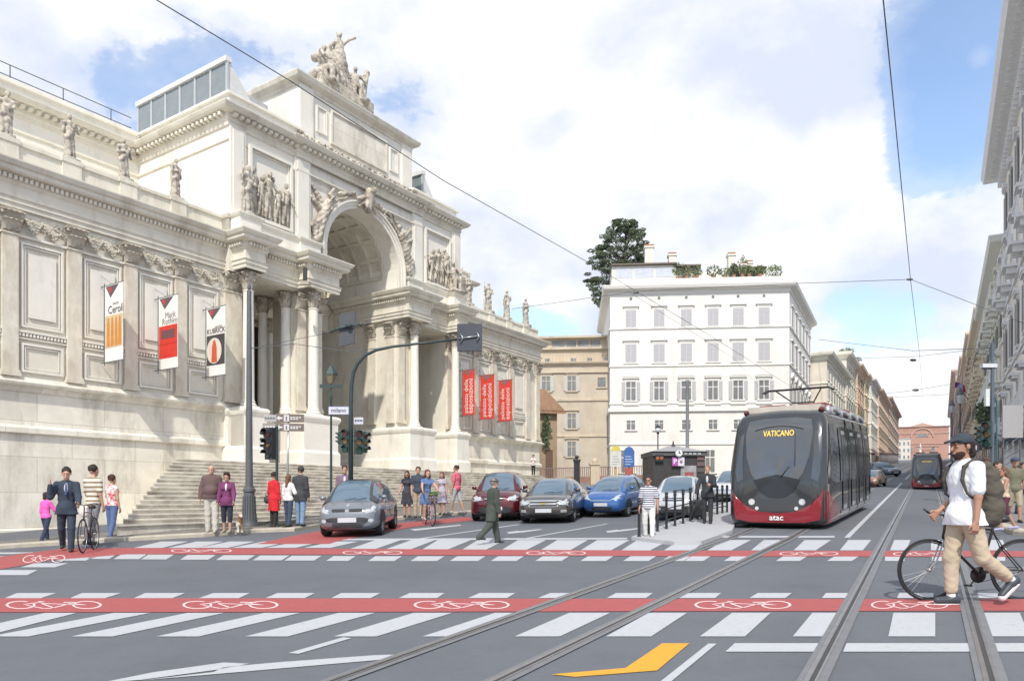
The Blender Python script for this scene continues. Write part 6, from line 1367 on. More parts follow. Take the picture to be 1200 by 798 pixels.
b = MB(); b.box(-.2, bL+.3, 2.2, 18, zb_(391)-bz, zb_(388.5)-bz); b.build('flat_roof', be, bt)
for (a, c) in ((646, 661), (663, 675), (677, 690), (692, 704)): b = MB(); b.box(bx(a), bx(c), 2.95, 3.02, zb_(402)-bz, zb_(393)-bz); b.build('roof_window', pane_m, bt)
for u in (638, 669, 688, 707): b = MB(); b.box(bx(u), bx(u+6), 1.45, 1.52, zb_(421)-bz, zb_(417)-bz); b.build('small_window', pane_m, bt)
b = MB(); [b.tube([(bx(u), .3, bH), (bx(u), .3, bH+1.0)], .03, 4) for u in range(636, 712, 4)]; b.tube([(bx(633), .3, bH+1.0), (bx(712), .3, bH+1.0)], .03, 4); b.build('terrace_railing', be, bt)
# --- small tiled house
ha, hb = up(610, 520, 75), up(657, 520, 76.5); zh = lambda v: EYE+(CY-v)/F*76
hm_ = mat('stucco_brown', (.36, .27, .18), .9, var=.15, scale=.8, stains=((.2, .15, .1), .8, .45, .7, .6), streak=1)
hd = (hb-ha); hd.z = 0; hL = hd.length
ht = thing('tiled_house', 'small brown house with a terracotta tiled roof beside the palace', 'house', (ha.x, ha.y, 3.0), math.atan2(hd.y, hd.x)); hz = lambda v: zh(v)-3.0
b = MB(); b.box(0, hL-.4, 0, 9, -2, hz(483)); b.build('wall', hm_, ht)
b = MB(); b.extr([(-.5, -.6, hz(485)), (hL+.3, -.6, hz(485)), (hL+.0, 4.2, hz(452)), (-.5, 4.2, hz(452))], (0, 0, .22)); b.extr([(-.5, 9, hz(485)), (hL+.3, 9, hz(485)), (hL, 4.2, hz(452)), (-.5, 4.2, hz(452))], (0, 0, .2))
for i in range(22): x = -.4+i*(hL+.6)/21; b.tube([(x, -.65, hz(485)+.26), (x-.01*i, 4.2, hz(452)+.26)], .075, 6)
b.build('roof', mat('roof_tiles', (.36, .22, .14), .9, var=.25, scale=3, stains=((.16, .11, .08), 2, .45, .7, .6)), ht)
b = MB(); b.extr([(hL-.42, 0, hz(484)), (hL-.42, 9, hz(484)), (hL-.42, 4.2, hz(455))], (.2, 0, 0)); b.build('gable', hm_, ht)
b = MB(); b.box(hL*.62, hL*.8, -.03, .05, 0, hz(527)); b.build('door', mat('wood_brown', (.14, .09, .06), .8, var=.2), ht)
iv = thing('ivy', 'hanging green ivy on the wall of the small tiled house', 'plant', up(640, 506, 75.6)); b = MB()
for v in range(490, 524, 3): leaves(b, (rng.uniform(-.2, .2), -.05, (506-v)/F*75.6), (.5*(1-abs(v-503)/40), .15, .3), 60, .12)
b.build('foliage', leaf_m[1], iv, recalc=False)
b = MB(); b.tube([(0, .02, -1.7), (.06, .0, 0), (0, .02, 1.3)], .03, 5); b.build('stem', MATS['bark'], iv)
# low brick wall and railings at the foot of those buildings
lw = thing('garden_wall', 'low brick and plaster wall with railings below the beige building', 'wall', (0, 0, 0))
wa, wb = up(634, 556, 70), up(764, 556, 76); wa.z = gz(wa.x, wa.y); wb.z = gz(wb.x, wb.y); d = (wb-wa); dn = Vector((d.y, -d.x, 0)).normalized()
b = MB(); b.extr([wa, wb, wb+Vector((0, 0, .7)), wa+Vector((0, 0, .7))], dn*-.4); b.build('wall_body', mat('brick_old', (.33, .19, .15), .9, var=.2, scale=3), lw)
b = MB()
for i in range(60): p = wa.lerp(wb, i/59)+Vector((0, 0, .7)); b.tube([p, p+Vector((0, 0, .9))], .035, 4)
b.tube([wa+Vector((0, 0, 1.6)), wb+Vector((0, 0, 1.6))], .04, 4); b.build('railing', mat('railing_rust', (.26, .17, .17), .8), lw)
for (u, v, wd, h, lb) in ((697, 560, .8, 2.2, 'sandstone gate pier at the left end of the low wall'), (676, 561, .5, 2.6, 'slim dark bollard pillar before the garden wall')):
    p = up(u, v, 66); p.z = gz(p.x, p.y); t = thing('gate_pier', lb, 'pillar', p); b = MB(); b.box(-wd/2, wd/2, -wd/2, wd/2, -.3, h*.82); b.build('shaft', be2 if wd > .6 else iron_d, t); b = MB(); b.box(-wd*.62, wd*.62, -wd*.62, wd*.62, h*.82, h*.9); b.ball((0, 0, h*.98), wd*.35, 10, 6); b.build('cap', be2 if wd > .6 else iron_d, t)
# --- generic street fronts
def stucco(i, c): return mat('stucco_street_%d' % i, c, .88, var=.1, scale=.4, stains=(tuple(x*.55 for x in c), .4, .5, .8, .5), streak=1)
def front(name, label, lat, u0, u1, ztopf, colr, i, side='L', floors=5, cols=5, wkind=('grand', 'shut', 'open', 'shut', 'shut'), shc=None, cornice=1.2, y0=None, y1=None, extra=None, gh=3.6, vp=0.0):
    """a street front at lateral position lat, between the depths where it meets pixel columns u0 and u1"""
    LD = Vector((.5003, .8659))                           # direction of the street fronts
    def at_u(u): k = (u-CX)/F; s = lat/(-LD.x+k*LD.y) if abs(-LD.x+k*LD.y) > 1e-6 else 1e6; return s
    def P(y): x = lat/.866+y*LD.x/LD.y; return Vector((x, y))
    def y_of(u): k = (u-CX)/F; return (lat/.866)/(k-LD.x/LD.y)
    ya = y_of(u0) if y0 is None else y0; yb = y_of(u1) if y1 is None else y1
    a, c = P(ya), P(yb)
    p0, p1 = (a, c) if side == 'L' else (c, a)
    w_ = stucco(i, colr); base = min(gz(*a), gz(*c)); top = max(gz(*a), gz(*c)) if False else gz(*((a+c)/2)); zt2 = top+ztopf
    tr = mat('trim_street_%d' % i, tuple(min(.75, x*1.15+.05) for x in colr), .85, var=.06); sm = cm(shc or (.20, .22, .20), .8)
    H = zt2-base; fh = (ztopf-gh-1.2)/(floors-1)
    t, L, H, zb = block(name, label, p0, p1, 14, zt2, w_, zbase=base, bands=[(H-1.2-fh*(k_+0)-.35, .22, .14) for k_ in range(1, floors)], cornice=cornice, cornm=tr)
    L = (c-a).length
    for f in range(floors-1):
        for cidx in range(cols):
            x = L*(cidx+.5)/cols; ww = min(1.15, L/cols*.42); kd = wkind[f % len(wkind)]; z = H-1.2-fh*(f+1)+.35
            window(t, x, z, round(ww, 1), round(fh*.56, 1), kd, tr, sm, detail=False)
    for cidx in range(cols):
        x = L*(cidx+.5)/cols; zg = H-ztopf+(0 if side == 'L' else 0); sl_ = (gz(*c)-gz(*a))*(x/L-.5)*(1 if side == 'L' else -1)
        b = MB(); b.box(x-L/cols*.36, x+L/cols*.36, -.05, .05, zg+sl_-.2, zg+sl_+2.9); o = b.build('shopfront', mat('shop_glass', (.05, .048, .046), .2, var=.5, scale=.4), t)
        b = MB(); b.extr([(x-L/cols*.38, -.06, zg+sl_+3.1), (x+L/cols*.38, -.06, zg+sl_+3.1), (x+L/cols*.38, -.9, zg+sl_+2.6), (x-L/cols*.38, -.9, zg+sl_+2.6)], (0, 0, .05)); b.build('awning', cm(random.choice([(.35, .33, .3), (.3, .1, .08), (.1, .14, .2), (.42, .4, .36)])), o)
    return t, L, H, fh
front('street_building', 'cream building with grey shutters next to the white corner building', -14.0, 957, 992, 16.4, (.66, .61, .53), 1, cols=8, floors=5, wkind=('shut', 'shut', 'grand'), shc=(.38, .38, .40), y0=105.2)
t1, L1, H1, f1 = front('street_building', 'pale building with a planted terrace behind the cream front on the left', -13.7, 992, 1005, 19.2, (.64, .60, .53), 2, cols=6, floors=6, wkind=('open', 'shut'))
front('street_building', 'orange-red building with green shutters on the left of the street', -13.3, 1005, 1014, 18.8, (.60, .46, .36), 3, cols=5, floors=6, wkind=('open', 'shut'), shc=(.06, .09, .06))
front('street_building', 'ochre building beyond the orange-red one on the left', -13.0, 1014, 1021, 18.2, (.62, .53, .40), 4, cols=5, floors=6, wkind=('open', 'grand', 'shut'), shc=(.12, .15, .12))
front('street_building', 'white-grey building in the middle of the left row', -12.4, 1021, 1030, 17.6, (.64, .62, .58), 5, cols=7, floors=6, wkind=('shut', 'grand'))
front('street_building', 'salmon building toward the far end of the left row', -12.0, 1030, 1041, 16.4, (.62, .49, .40), 6, cols=9, floors=6, wkind=('shut', 'open'))
front('street_building', 'brownish corner building closing the left row', -12.0, 1041, 1053, 16.6, (.50, .41, .35), 7, cols=8, floors=6, wkind=('grand', 'shut'))
for i, (y, dx, lb) in enumerate(((131, 3, 'rooftop greenery above the pale front on the left'), (135, 4, 'second clump of rooftop greenery on the left row'), (143, 3, 'greenery on the orange-red building\'s roof'))):
    x = -13.7/.866+y*.5003/.8659-dx+2; plant(lb, Vector((x, y, gz(x, y)+19.6)), (1.2, 2.2, .7), 240, .22, 1, group='greenery on the left-hand roofs')
# far brick building that closes the view
yf = 520; fa, fb = up(1046, 540, yf), up(1112, 540, yf-12); zf = lambda v: EYE+(CY-v)/F*yf
ft, fL, fH, fz = block('brick_hall', 'large brick hall with a wide arched window closing the end of the street', fa, fb, 30, zf(500.5), mat('brick_pink', (.43, .25, .20), .9, var=.08, scale=.1, stains=((.28, .16, .13), .08, .45, .7, .5)), zbase=zf(552)-4, bands=[(zf(509)-zf(552)+4, .6, .4), (zf(521)-zf(552)+4, .6, .4)], cornice=1.2, cornm=mat('brick_trim', (.46, .31, .25), .9))
fx = lambda u: (u-1046)/66*fL
b = MB(); cxf = fx(1081)
for i in range(14):
    a0, a1 = math.pi*i/14, math.pi*(i+1)/14
    for (r0, r1, dy) in ((6.3, 7.2, -.6), (3.3, 3.8, -.5)): b.extr([(cxf-r*math.cos(a), 0, zf(513)-fz+.9*r*math.sin(a)) for (r, a) in ((r0, a0), (r0, a1), (r1, a1), (r1, a0))], (0, dy, 0))
b.extr([(fx(1066), 0, zf(500.5)-fz), (fx(1096), 0, zf(500.5)-fz), (cxf, 0, zf(496.5)-fz)], (0, 3, 0)); b.build('arch', MATS['brick_trim'], ft)
b = MB()
for i in range(14):
    a0, a1 = math.pi*i/14, math.pi*(i+1)/14; b.extr([(cxf-r*math.cos(a), -.1, zf(513)-fz+.9*r*math.sin(a)) for (r, a) in ((0, a0), (0, a1), (3.3, a1), (3.3, a0))], (0, -.1, 0))
b.build('lunette_window', pane_m, ft)
for u in (1060, 1068, 1094): window(ft, fx(u), zf(531)-fz, 2.0, 4.0, 'plain', MATS['brick_trim'], None, detail=False)
for (u0, u1, v0, yy, c, lb) in ((1052, 1067, 514, 500, (.62, .58, .52), 'cream-white block in front of the brick hall'), ): 
    t, L, H, zb = block('far_building', lb, up(u0, 540, yy), up(u1, 540, yy-3), 10, EYE+(CY-v0)/F*yy, stucco(8, c), zbase=20, cornice=.8)
    for i in range(3):
        for j in range(4): window(t, L*(i+.5)/3, H-4.5-j*4.5, 1.2, 2.2, 'plain', trim_w, None, detail=False)
cl_ = thing('monument_column', 'thin white column standing before the brick hall', 'column', up(1078.5, 548, 470)); b = MB(); b.lathe([(1.3, -3), (1.3, 2), (.8, 2.5), (.65, 12)], 12); b.build('shaft', trim_w, cl_); b = MB(); b.lathe([(.9, 12), (1.0, 12.8), (.3, 13), (.4, 14.6), (.1, 15)], 12); b.build('top', trim_w, cl_)
# --- right-hand row
gw_ = (.80, .74, .66)
rt, rL, rH, rf = front('grand_palazzo', 'tall grey-white palazzo with heavy bracketed cornice on the right', 4.35, None, None, 25.6, gw_, 11, 'R', floors=5, cols=7, wkind=('grand', 'balcony', 'grand', 'balcony'), shc=(.3, .3, .3), cornice=1.9, y0=29, y1=59)
b = MB()
for i in range(46):
    x = .2+i*rL/46; b.box(x, x+.32, -.95, .0, rH-1.0, rH-.55); b.box(x+.05, x+.27, -.45, .0, rH-1.75, rH-1.0)
b.build('cornice_bracket', MATS['trim_street_11'], rt)
b = MB()                                                  # rusticated ground storey
for j in range(9):
    for i in range(int(rL/.9)):
        x = i*.9+(.45 if j % 2 else 0); b.box(x+.02, x+.86, -.10, .0, 1.2+j*.48, 1.64+j*.48)
b.build('rustication', MATS['trim_street_11'], rt)
for kk, x in enumerate((rL-1.6, rL-5.9)):                 # carved cartouche
    b = sdf_mesh([('el', (0, -.1, 0), (.9, .3, 1.3), .1), ('rc', (-.9, -.2, 1.0), (-.2, -.35, 1.5), .3, .2, .15), ('rc', (.9, -.2, 1.0), (.2, -.35, 1.5), .3, .2, .15), ('el', (-.9, -.2, -.8), (.4, .3, .4), .15), ('el', (.9, -.2, -.8), (.4, .3, .4), .15), ('-el', (0, -.45, 0), (.55, .2, .8), 0), ('el', (0, -.35, -1.4), (.35, .3, .5), .15)], .06)
    b.v = [(x+a, y-.25, z+8.6) for (a, y, z) in b.v]; b.build('cartouche', MATS['trim_street_11'], rt, 'all', False)
front('street_building', 'yellow-grey building after the tall palazzo on the right', 4.3, None, None, 18.5, (.74, .67, .56), 12, 'R', floors=5, cols=6, wkind=('balcony', 'grand', 'balcony', 'open'), cornice=1.3, y0=59.2, y1=84)
front('street_building', 'ochre building with balconies farther along the right row', 4.1, None, None, 18, (.64, .54, .42), 13, 'R', floors=5, cols=6, wkind=('open', 'balcony'), cornice=1.1, y0=84.2, y1=112)
front('street_building', 'orange building in the middle of the right row', 4.0, None, None, 19.5, (.62, .50, .40), 14, 'R', floors=6, cols=7, wkind=('open', 'balcony', 'shut'), cornice=1.0, y0=112.2, y1=150)
front('street_building', 'pinkish building near the far end on the right', 4.2, None, None, 20.5, (.60, .50, .43), 15, 'R', floors=6, cols=8, wkind=('open', 'shut'), cornice=1.2, y0=150.2, y1=210)
front('street_building', 'brown building closing the right row', 3.6, None, None, 23, (.50, .40, .36), 16, 'R', floors=6, cols=10, wkind=('open', 'shut'), cornice=1.4, y0=210.2, y1=330)
# ------------------------------------------------------------------ statues and reliefs
def robe(seed, pose=0, seated=False):
    r_ = random.Random(seed); P = []; k = .035; s = r_.uniform(-.05, .05)
    if not seated:
        P += [('rc', (0, 0, .0), (s, .02, .55), .22, .17, .05), ('rc', (.08, .05, .02), (.08+s, .05, .6), .15, .12, .04), ('rc', (s, 0, .55), (s, -.02, 1.05), .17, .20, .06), ('rc', (s-.2, 0, 1.35), (s+.2, 0, 1.35), .085, .085, .05), ('rc', (s, 0, 1.05), (s, 0, 1.35), .19, .14, .05)]
        P += [('rc', (s, 0, 1.4), (s, .02, 1.52), .07, .065, .02), ('el', (s+r_.uniform(-.03, .03), .03, 1.62), (.085, .1, .12), .02)]
        if pose == 0: P += [('rc', (s+.24, 0, 1.33), (s+.30, .08, 1.05), .07, .055, .03), ('rc', (s+.30, .08, 1.05), (s+.08, .22, 1.1), .055, .045, .03), ('rc', (s-.24, 0, 1.33), (s-.30, .02, .95), .07, .05, .03)]
        elif pose == 1: P += [('rc', (s+.24, 0, 1.33), (s+.38, .1, 1.1), .07, .055, .03), ('rc', (s+.38, .1, 1.1), (s+.45, .16, 1.4), .05, .04, .02), ('rc', (s-.24, 0, 1.33), (s-.2, .2, 1.05), .07, .05, .03), ('rc', (.48, .16, .0), (.45, .16, 1.7), .025, .02, .0)]
        else: P += [('rc', (s+.24, 0, 1.33), (s+.27, .03, .95), .07, .05, .03), ('rc', (s-.24, 0, 1.33), (s-.32, .1, 1.1), .07, .055, .03), ('rc', (s-.32, .1, 1.1), (s-.1, .22, 1.2), .05, .045, .02), ('el', (s-.05, .24, 1.2), (.12, .05, .15), .02)]
        P += [('rc', (s-.2, .1, 1.3), (s+.2, .15, .75), .06, .09, .06), ('rc', (s+.2, .1, .75), (s+.1, .15, .1), .1, .08, .06)]
    else:
        P += [('rc', (0, 0, .0), (0, 0, .45), .3, .27, .05), ('rc', (0, 0, .5), (.02, -.05, .95), .2, .19, .06), ('rc', (-.1, .05, .55), (-.12, .45, .55), .13, .11, .04), ('rc', (.12, .05, .55), (.14, .42, .5), .13, .11, .04), ('rc', (-.12, .45, .55), (-.1, .5, .05), .11, .09, .04), ('rc', (.14, .42, .5), (.16, .4, .05), .11, .1, .04),
              ('rc', (-.2, -.03, 1.12), (.22, -.03, 1.12), .085, .085, .05), ('rc', (0, -.03, 1.15), (0, 0, 1.28), .07, .06, .02), ('el', (0, .02, 1.38), (.085, .1, .12), .02), ('rc', (.25, 0, 1.1), (.4, .15, .85), .07, .055, .03), ('rc', (.4, .15, .85), (.3, .4, .75), .055, .045, .02), ('rc', (-.25, 0, 1.1), (-.42, .1, .9), .07, .055, .03), ('rc', (-.42, .1, .9), (-.5, .1, 1.25), .05, .04, .02)]
    return P
def drape(seed): return lambda X, Y, Z: .014*np.sin(X*38+Y*14+seed+2*np.sin(Z*5))*np.clip(1.3-Z, .1, 1)+.010*np.sin(Z*24+X*17+seed)*np.sin(Y*21+X*11)
stat_me = []
for i in range(4):
    b = sdf_mesh(robe(i+3, i % 3), .028, drape(i)); b.box(-.28, .28, -.28, .28, -.14, .0); stat_me.append(b.mesh('figure', stone_s, 'all', False))
sb_ = sdf_mesh(robe(9, 0, True), .03, drape(4)); sb_.box(-.45, .45, -.35, .6, -.14, .0); seat_me = sb_.mesh('figure', stone_s, 'all', False)
def palp(s, n, z): return pv(s, n, z)
FZ = PRZ                                                  # a figure faces +y locally; turn it to face the street
def statue(label, s, n, z, h, i, extra=0, grp='robed stone figures along the palace parapet', me=None):
    t = thing('statue', label, 'statue', palp(s, n, z+.10*h/1.75), math.atan2(-PN.x, PN.y)+extra, grp, h*PS/1.75)
    m_ = me or stat_me[i]; o = inst('figure', m_, t); return t
ord_ = ('first robed statue from the left on the parapet, cut by the picture edge', 'second statue from the left, above the left wing', 'third statue from the left on the parapet', 'statue nearest the central block on the left parapet')
for j, s in enumerate((.27, 1.95, 3.6, 5.32)): statue(ord_[j], s, -.28, 11.82, 1.28+.05*(j % 2), (j+1) % 4, extra=(-.3, .2, 0, .3)[j])
for j, s in enumerate((21.7, 23.5, 25.3, 27.3)): statue(('slim statue nearest the central block on the right parapet', 'second slim statue on the right wing parapet', 'third slim statue on the right wing parapet', 'last statue at the far end of the right parapet')[j], s, -.28, 11.82, 1.55, j, extra=(.1, -.2, .3, 0)[j])
statue('standing statue at the left end of the upper plinth beside the relief', 7.62, .42, 11.84, 1.75, 1, extra=.3, grp='large figures on the upper plinth')
statue('seated statue at the right end of the upper plinth', mir(7.62), .38, 11.84, 1.75, 0, extra=-.3, grp='large figures on the upper plinth', me=seat_me)
# crowning group
b0 = None
g_ = thing('sculpture_group', 'large stone group with a winged figure raising one arm on the roof crown', 'sculpture', palp(13.25, -1.0, 19.05), math.atan2(-PN.x, PN.y), None, PS*1.12)
P = [('rc', (0, 0, .6), (0, .1, 1.5), .42, .28, .1), ('rc', (0, .1, 1.5), (0, .1, 2.0), .25, .18, .08), ('rc', (0, .1, 2.0), (0, .12, 2.2), .08, .07, .03), ('el', (.0, .14, 2.32), (.1, .12, .14), .02), ('rc', (-.15, .1, 2.0), (-.42, .2, 2.3), .07, .05, .03), ('rc', (-.42, .2, 2.3), (-.75, .25, 2.55), .05, .04, .02), ('rc', (.18, .1, 1.95), (.45, .1, 1.7), .07, .06, .03), ('rc', (-.25, 0, 1.3), (-.5, -.05, .5), .25, .2, .1), ('rc', (.3, 0, 1.3), (.62, 0, .5), .22, .25, .1),
     ('rc', (.35, 0, 1.65), (.75, .05, .9), .09, .14, .1), ('rc', (.2, -.2, 1.9), (.8, -.3, 1.2), .06, .16, .08), ('rc', (-.2, -.2, 1.9), (-.6, -.3, 1.2), .06, .13, .08), ('el', (0, 0, .35), (1.0, .5, .4), .15)]
b = sdf_mesh(P, .03, drape(2)); b.build('central_figure', stone_s, g_, 'all', False)
for (x, y, sc, rz_, nm) in ((1.05, .2, .95, .5, 1), (-1.05, .15, .95, -.5, 2)):
    o = inst('seated_figure', seat_me, g_, (x*.8, y, .10), (0, 0, rz_), (sc, sc, sc))
b = MB(); b.box(-1.35, 1.35, -.6, .65, -.25, .12); b.build('plinth', stone_d, g_)
b = sdf_mesh([('rc', (.8, .2, .5), (1.45, .3, .1), .22, .14, .1), ('rc', (-.8, .2, .5), (-1.5, .25, .15), .2, .15, .1), ('rc', (-1.2, .2, .3), (-1.35, .2, 1.35), .1, .12, .05), ('el', (-1.4, .22, 1.5), (.12, .12, .14), .03), ('el', (.5, .4, .6), (.25, .2, .3), .1), ('rc', (1.2, .3, .9), (.6, .45, .5), .07, .06, .05)], .035, drape(7)); b.build('attributes', stone_s, g_, 'all', False)
# relief panels: ranks of figures cut in high relief
def relief(s0, s1, z0, z1, n, k, seed):
    P = []; r_ = random.Random(seed); W_ = s1-s0; H_ = z1-z0
    for i in range(k):
        x = s0+W_*(i+.5)/k+r_.uniform(-.08, .08); hgt = H_*r_.uniform(.5, .78); u = hgt/1.7; z = z0+r_.uniform(0, .16)*H_; y = -n-.02-.08*(i % 2)
        P += [('rc', (x+r_.uniform(-.16, -.02), y-.02, z), (x-.03, y-.05, z+.85*u), .055*u, .10*u, .03), ('rc', (x+r_.uniform(.04, .2), y, z), (x+.04, y-.03, z+.85*u), .055*u, .10*u, .03), ('rc', (x, y-.03, z+.85*u), (x+r_.uniform(-.07, .07), y-.06, z+1.3*u), .10*u, .135*u, .04), ('el', (x+r_.uniform(-.04, .04), y-.09, z+1.6*u), (.09*u, .09*u, .12*u), .02), ('rc', (x-.12*u, y-.06, z+1.3*u), (x+r_.uniform(-.35, -.1), y-.13, z+r_.uniform(.7, 1.5)*u), .05*u, .04*u, .02), ('rc', (x+.12*u, y-.06, z+1.3*u), (x+r_.uniform(.1, .35), y-.13, z+r_.uniform(.6, 1.5)*u), .05*u, .04*u, .02)]
    return sdf_mesh(P, .026, lambda X, Y, Z: .010*np.sin(X*47+Z*13+seed)*np.sin(Z*19-X*31)+.006*np.sin(X*90+Z*21), [((0, -n+.03, 0), (0, 1, 0))])
for (a, c) in ((7.95, 9.55), (mir(9.55), mir(7.95))): relief(a, c, 12.0, 14.2, NB+.0, 8, int(a*7)).build('relief_panel', stone_d, pal, 'all', False)
for f in (lambda s: s, mir):                              # flying figures in the spandrels
    sg = 1 if f(7) == 7 else -1; P = []
    def q(s, z, y=-.42): return (f(s), y, z)
    P += [('rc', q(10.95, 12.1), q(11.2, 13.0), .13, .2, .06), ('rc', q(11.2, 13.0), q(11.45, 13.6), .2, .16, .05), ('el', q(11.62, 13.86, -.5), (.11, .11, .13), .02), ('rc', q(11.5, 13.5), q(12.0, 13.9), .06, .05, .03), ('rc', q(12.0, 13.9), q(12.5, 14.15), .05, .04, .02), ('rc', q(11.3, 13.4, -.36), q(10.7, 14.1, -.34), .14, .05, .05), ('rc', q(11.3, 13.2, -.36), q(10.62, 13.6, -.34), .14, .06, .05), ('rc', q(11.1, 12.9), q(10.75, 12.5), .14, .16, .06), ('rc', q(10.75, 12.6), q(10.85, 12.0), .13, .1, .05), ('rc', q(12.1, 14.2, -.38), q(12.9, 14.45, -.38), .07, .1, .06), ('rc', q(11.6, 14.0, -.36), q(11.9, 14.4, -.36), .08, .06, .05)]
    sdf_mesh(P, .03, lambda X, Y, Z: .02*np.sin(X*33+1)*np.sin(Z*29+X*7)+.012*np.sin(Z*61+X*41)).build('spandrel_figure', stone_d, pal, 'all', False)
sdf_mesh([('rc', (13.6, -.5, 14.0), (13.6, -.62, 14.7), .16, .2, .06), ('el', (13.6, -.85, 14.75), (.13, .13, .15), .03), ('rc', (13.5, -.5, 14.5), (12.95, -.55, 14.25), .15, .05, .06), ('rc', (13.7, -.5, 14.5), (14.25, -.55, 14.25), .15, .05, .06), ('rc', (13.5, -.5, 14.35), (13.1, -.5, 14.0), .10, .05, .06), ('rc', (13.7, -.5, 14.35), (14.1, -.5, 14.0), .1, .05, .06), ('rc', (13.45, -.6, 14.2), (13.3, -.75, 13.95), .09, .06, .04)], .03, lambda X, Y, Z: .012*np.sin(X*50)*np.sin(Z*44)).build('keystone_figure', stone_d, pal, 'all', False)

# ------------------------------------------------------------------ banners on the palace
def solve(uL, uR, n0):
    s, _, _ = None, None, None
    def s_of(u, n): k = (u-CX)/F; px, py = PX+PN.x*n*PS, PY+PN.y*n*PS; return (k*py-px)/(PD.x-k*PD.y)/PS
    s = s_of(uL, n0); lo, hi = n0, 4.0
    for _ in range(50):
        mid = (lo+hi)/2
        if s_of(uR, mid) > s: lo = mid
        else: hi = mid
    def depth(n): return PY+PD.y*s*PS+PN.y*n*PS
    return s, lo, depth
ban_white = mat('banner_white', (.78, .77, .75), .7, var=.04); ban_red = mat('banner_red', (.60, .05, .035), .65, var=.05)
def banner(uL, uR, vt, vb, label, kind):
    s, n1, dep = solve(uL, uR, .25); y = dep(.25); zt_, zb_ = EYE+(CY-vt)/F*y, EYE+(CY-vb)/F*y; wd = (n1-.25)*PS; h = zt_-zb_
    t = thing('banner', label, 'banner', Vector((PX, PY, 0))+PD*(s*PS)+PN*(.25*PS)+Vector((0, 0, zb_)), math.atan2(PN.y, PN.x), 'banners projecting from the palace front')
    def panel(nm, pts, m_, off): b = MB(); b.extr([(x*wd, off, z*h) for (x, z) in pts], (0, .012, 0)); return b.build(nm, m_, t)
    R4 = lambda a, c, d, e: [(a, d), (c, d), (c, e), (a, e)]
    panel('cloth', R4(0, 1, 0, 1), ban_red if kind == 'red' else ban_white, 0)
    b = MB(); 
    for z in (0, h): b.tube([(-.25*PS, .006, z), (wd+.03, .006, z)], .018, 6)
    b.tube([(-.05, .006, -.12), (-.05, .006, h+.1)], .018, 6); b.tube([(-.25*PS, .006, h+.45), (wd*.4, .006, h)], .008, 4); b.build('bracket', iron, t)
    tri = cm((.12, .085, .10), .6)
    if kind != 'red':
        tp_ = panel('emblem', [(.05, .985), (.78, .985), (.32, .83)], tri, -.006); panel('emblem_mark', [(.18, .965), (.40, .965), (.36, .90), (.25, .89)], cm((.45, .06, .07), .6), -.009)
    def txt(s_, sz, x, z, m_, rot=0.0, bold=0.0): 
        me = text_mesh(s_, sz, m_, .002, 'CENTER', bold); inst('writing', me, t, (x*wd, -.012, z*h), (math.pi/2, -rot, 0))
    dk = cm((.08, .07, .07), .6); gy = cm((.3, .28, .28), .6)
    if kind == 'a':
        txt('Ceroli', wd*.34, .62, .665, dk); txt('mario', wd*.14, .62, .745, gy)
        panel('picture', R4(.02, .98, .18, .60), cm((.62, .48, .30), .7), -.006)
        for x in (.2, .42, .64, .84): panel('picture_figure', [(x-.09, .2), (x+.09, .2), (x+.07, .48), (x+.03, .57), (x-.03, .57), (x-.07, .48)], cm((.55, .24, .05), .7), -.010)
    if kind == 'b':
        txt('Mark', wd*.27, .62, .735, gy); txt('Rothko', wd*.27, .60, .655, gy); panel('picture', R4(.02, .98, .15, .60), cm((.62, .04, .025), .7), -.006); panel('picture_block', R4(.15, .85, .42, .54), cm((.16, .07, .08), .8), -.010); panel('picture_band', R4(.02, .98, .335, .35), cm((.50, .03, .02), .8), -.010)
    if kind == 'c':
        txt('stanley', wd*.15, .66, .715, gy); txt('KUBRICK', wd*.235, .52, .655, dk, 0, .002)
        panel('picture', R4(.02, .98, .16, .60), cm((.06, .055, .06), .7), -.006)
        panel('picture_oval', [(.42+.40*math.cos(i*.35), .37+.19*math.sin(i*.35)) for i in range(18)], cm((.66, .62, .54), .7), -.009); panel('picture_figure', [(.28, .2), (.58, .2), (.56, .42), (.48, .52), (.38, .52), (.3, .42)], cm((.58, .10, .05), .7), -.012)
    if kind == 'red':
        wm_ = cm((.72, .62, .58), .6); panel('emblem', [(.05, .985), (.95, .985), (.42, .87)], cm((.25, .12, .12), .6), -.006); txt('palazzo delle', h*.145, .30, .42, wm_, math.pi/2, .003); txt('esposizioni', h*.175, .68, .42, wm_, math.pi/2, .004)
banner(123, 144, 335.5, 425, 'white banner reading Ceroli over an orange picture, leftmost on the palace', 'a')
banner(186, 208.3, 350, 434, 'white banner with a plain red picture, second from the left', 'b')
banner(242, 263.8, 362.6, 442, 'white banner reading KUBRICK over a dark picture', 'c')
banner(542.5, 556, 434, 487, 'red banner with white vertical writing, nearest the porch columns', 'red')
banner(563, 579, 440, 491.5, 'red banner with white vertical writing, middle of the right three', 'red')
banner(584.5, 600, 446, 494, 'red banner with white vertical writing, nearest the palace\'s far end', 'red')

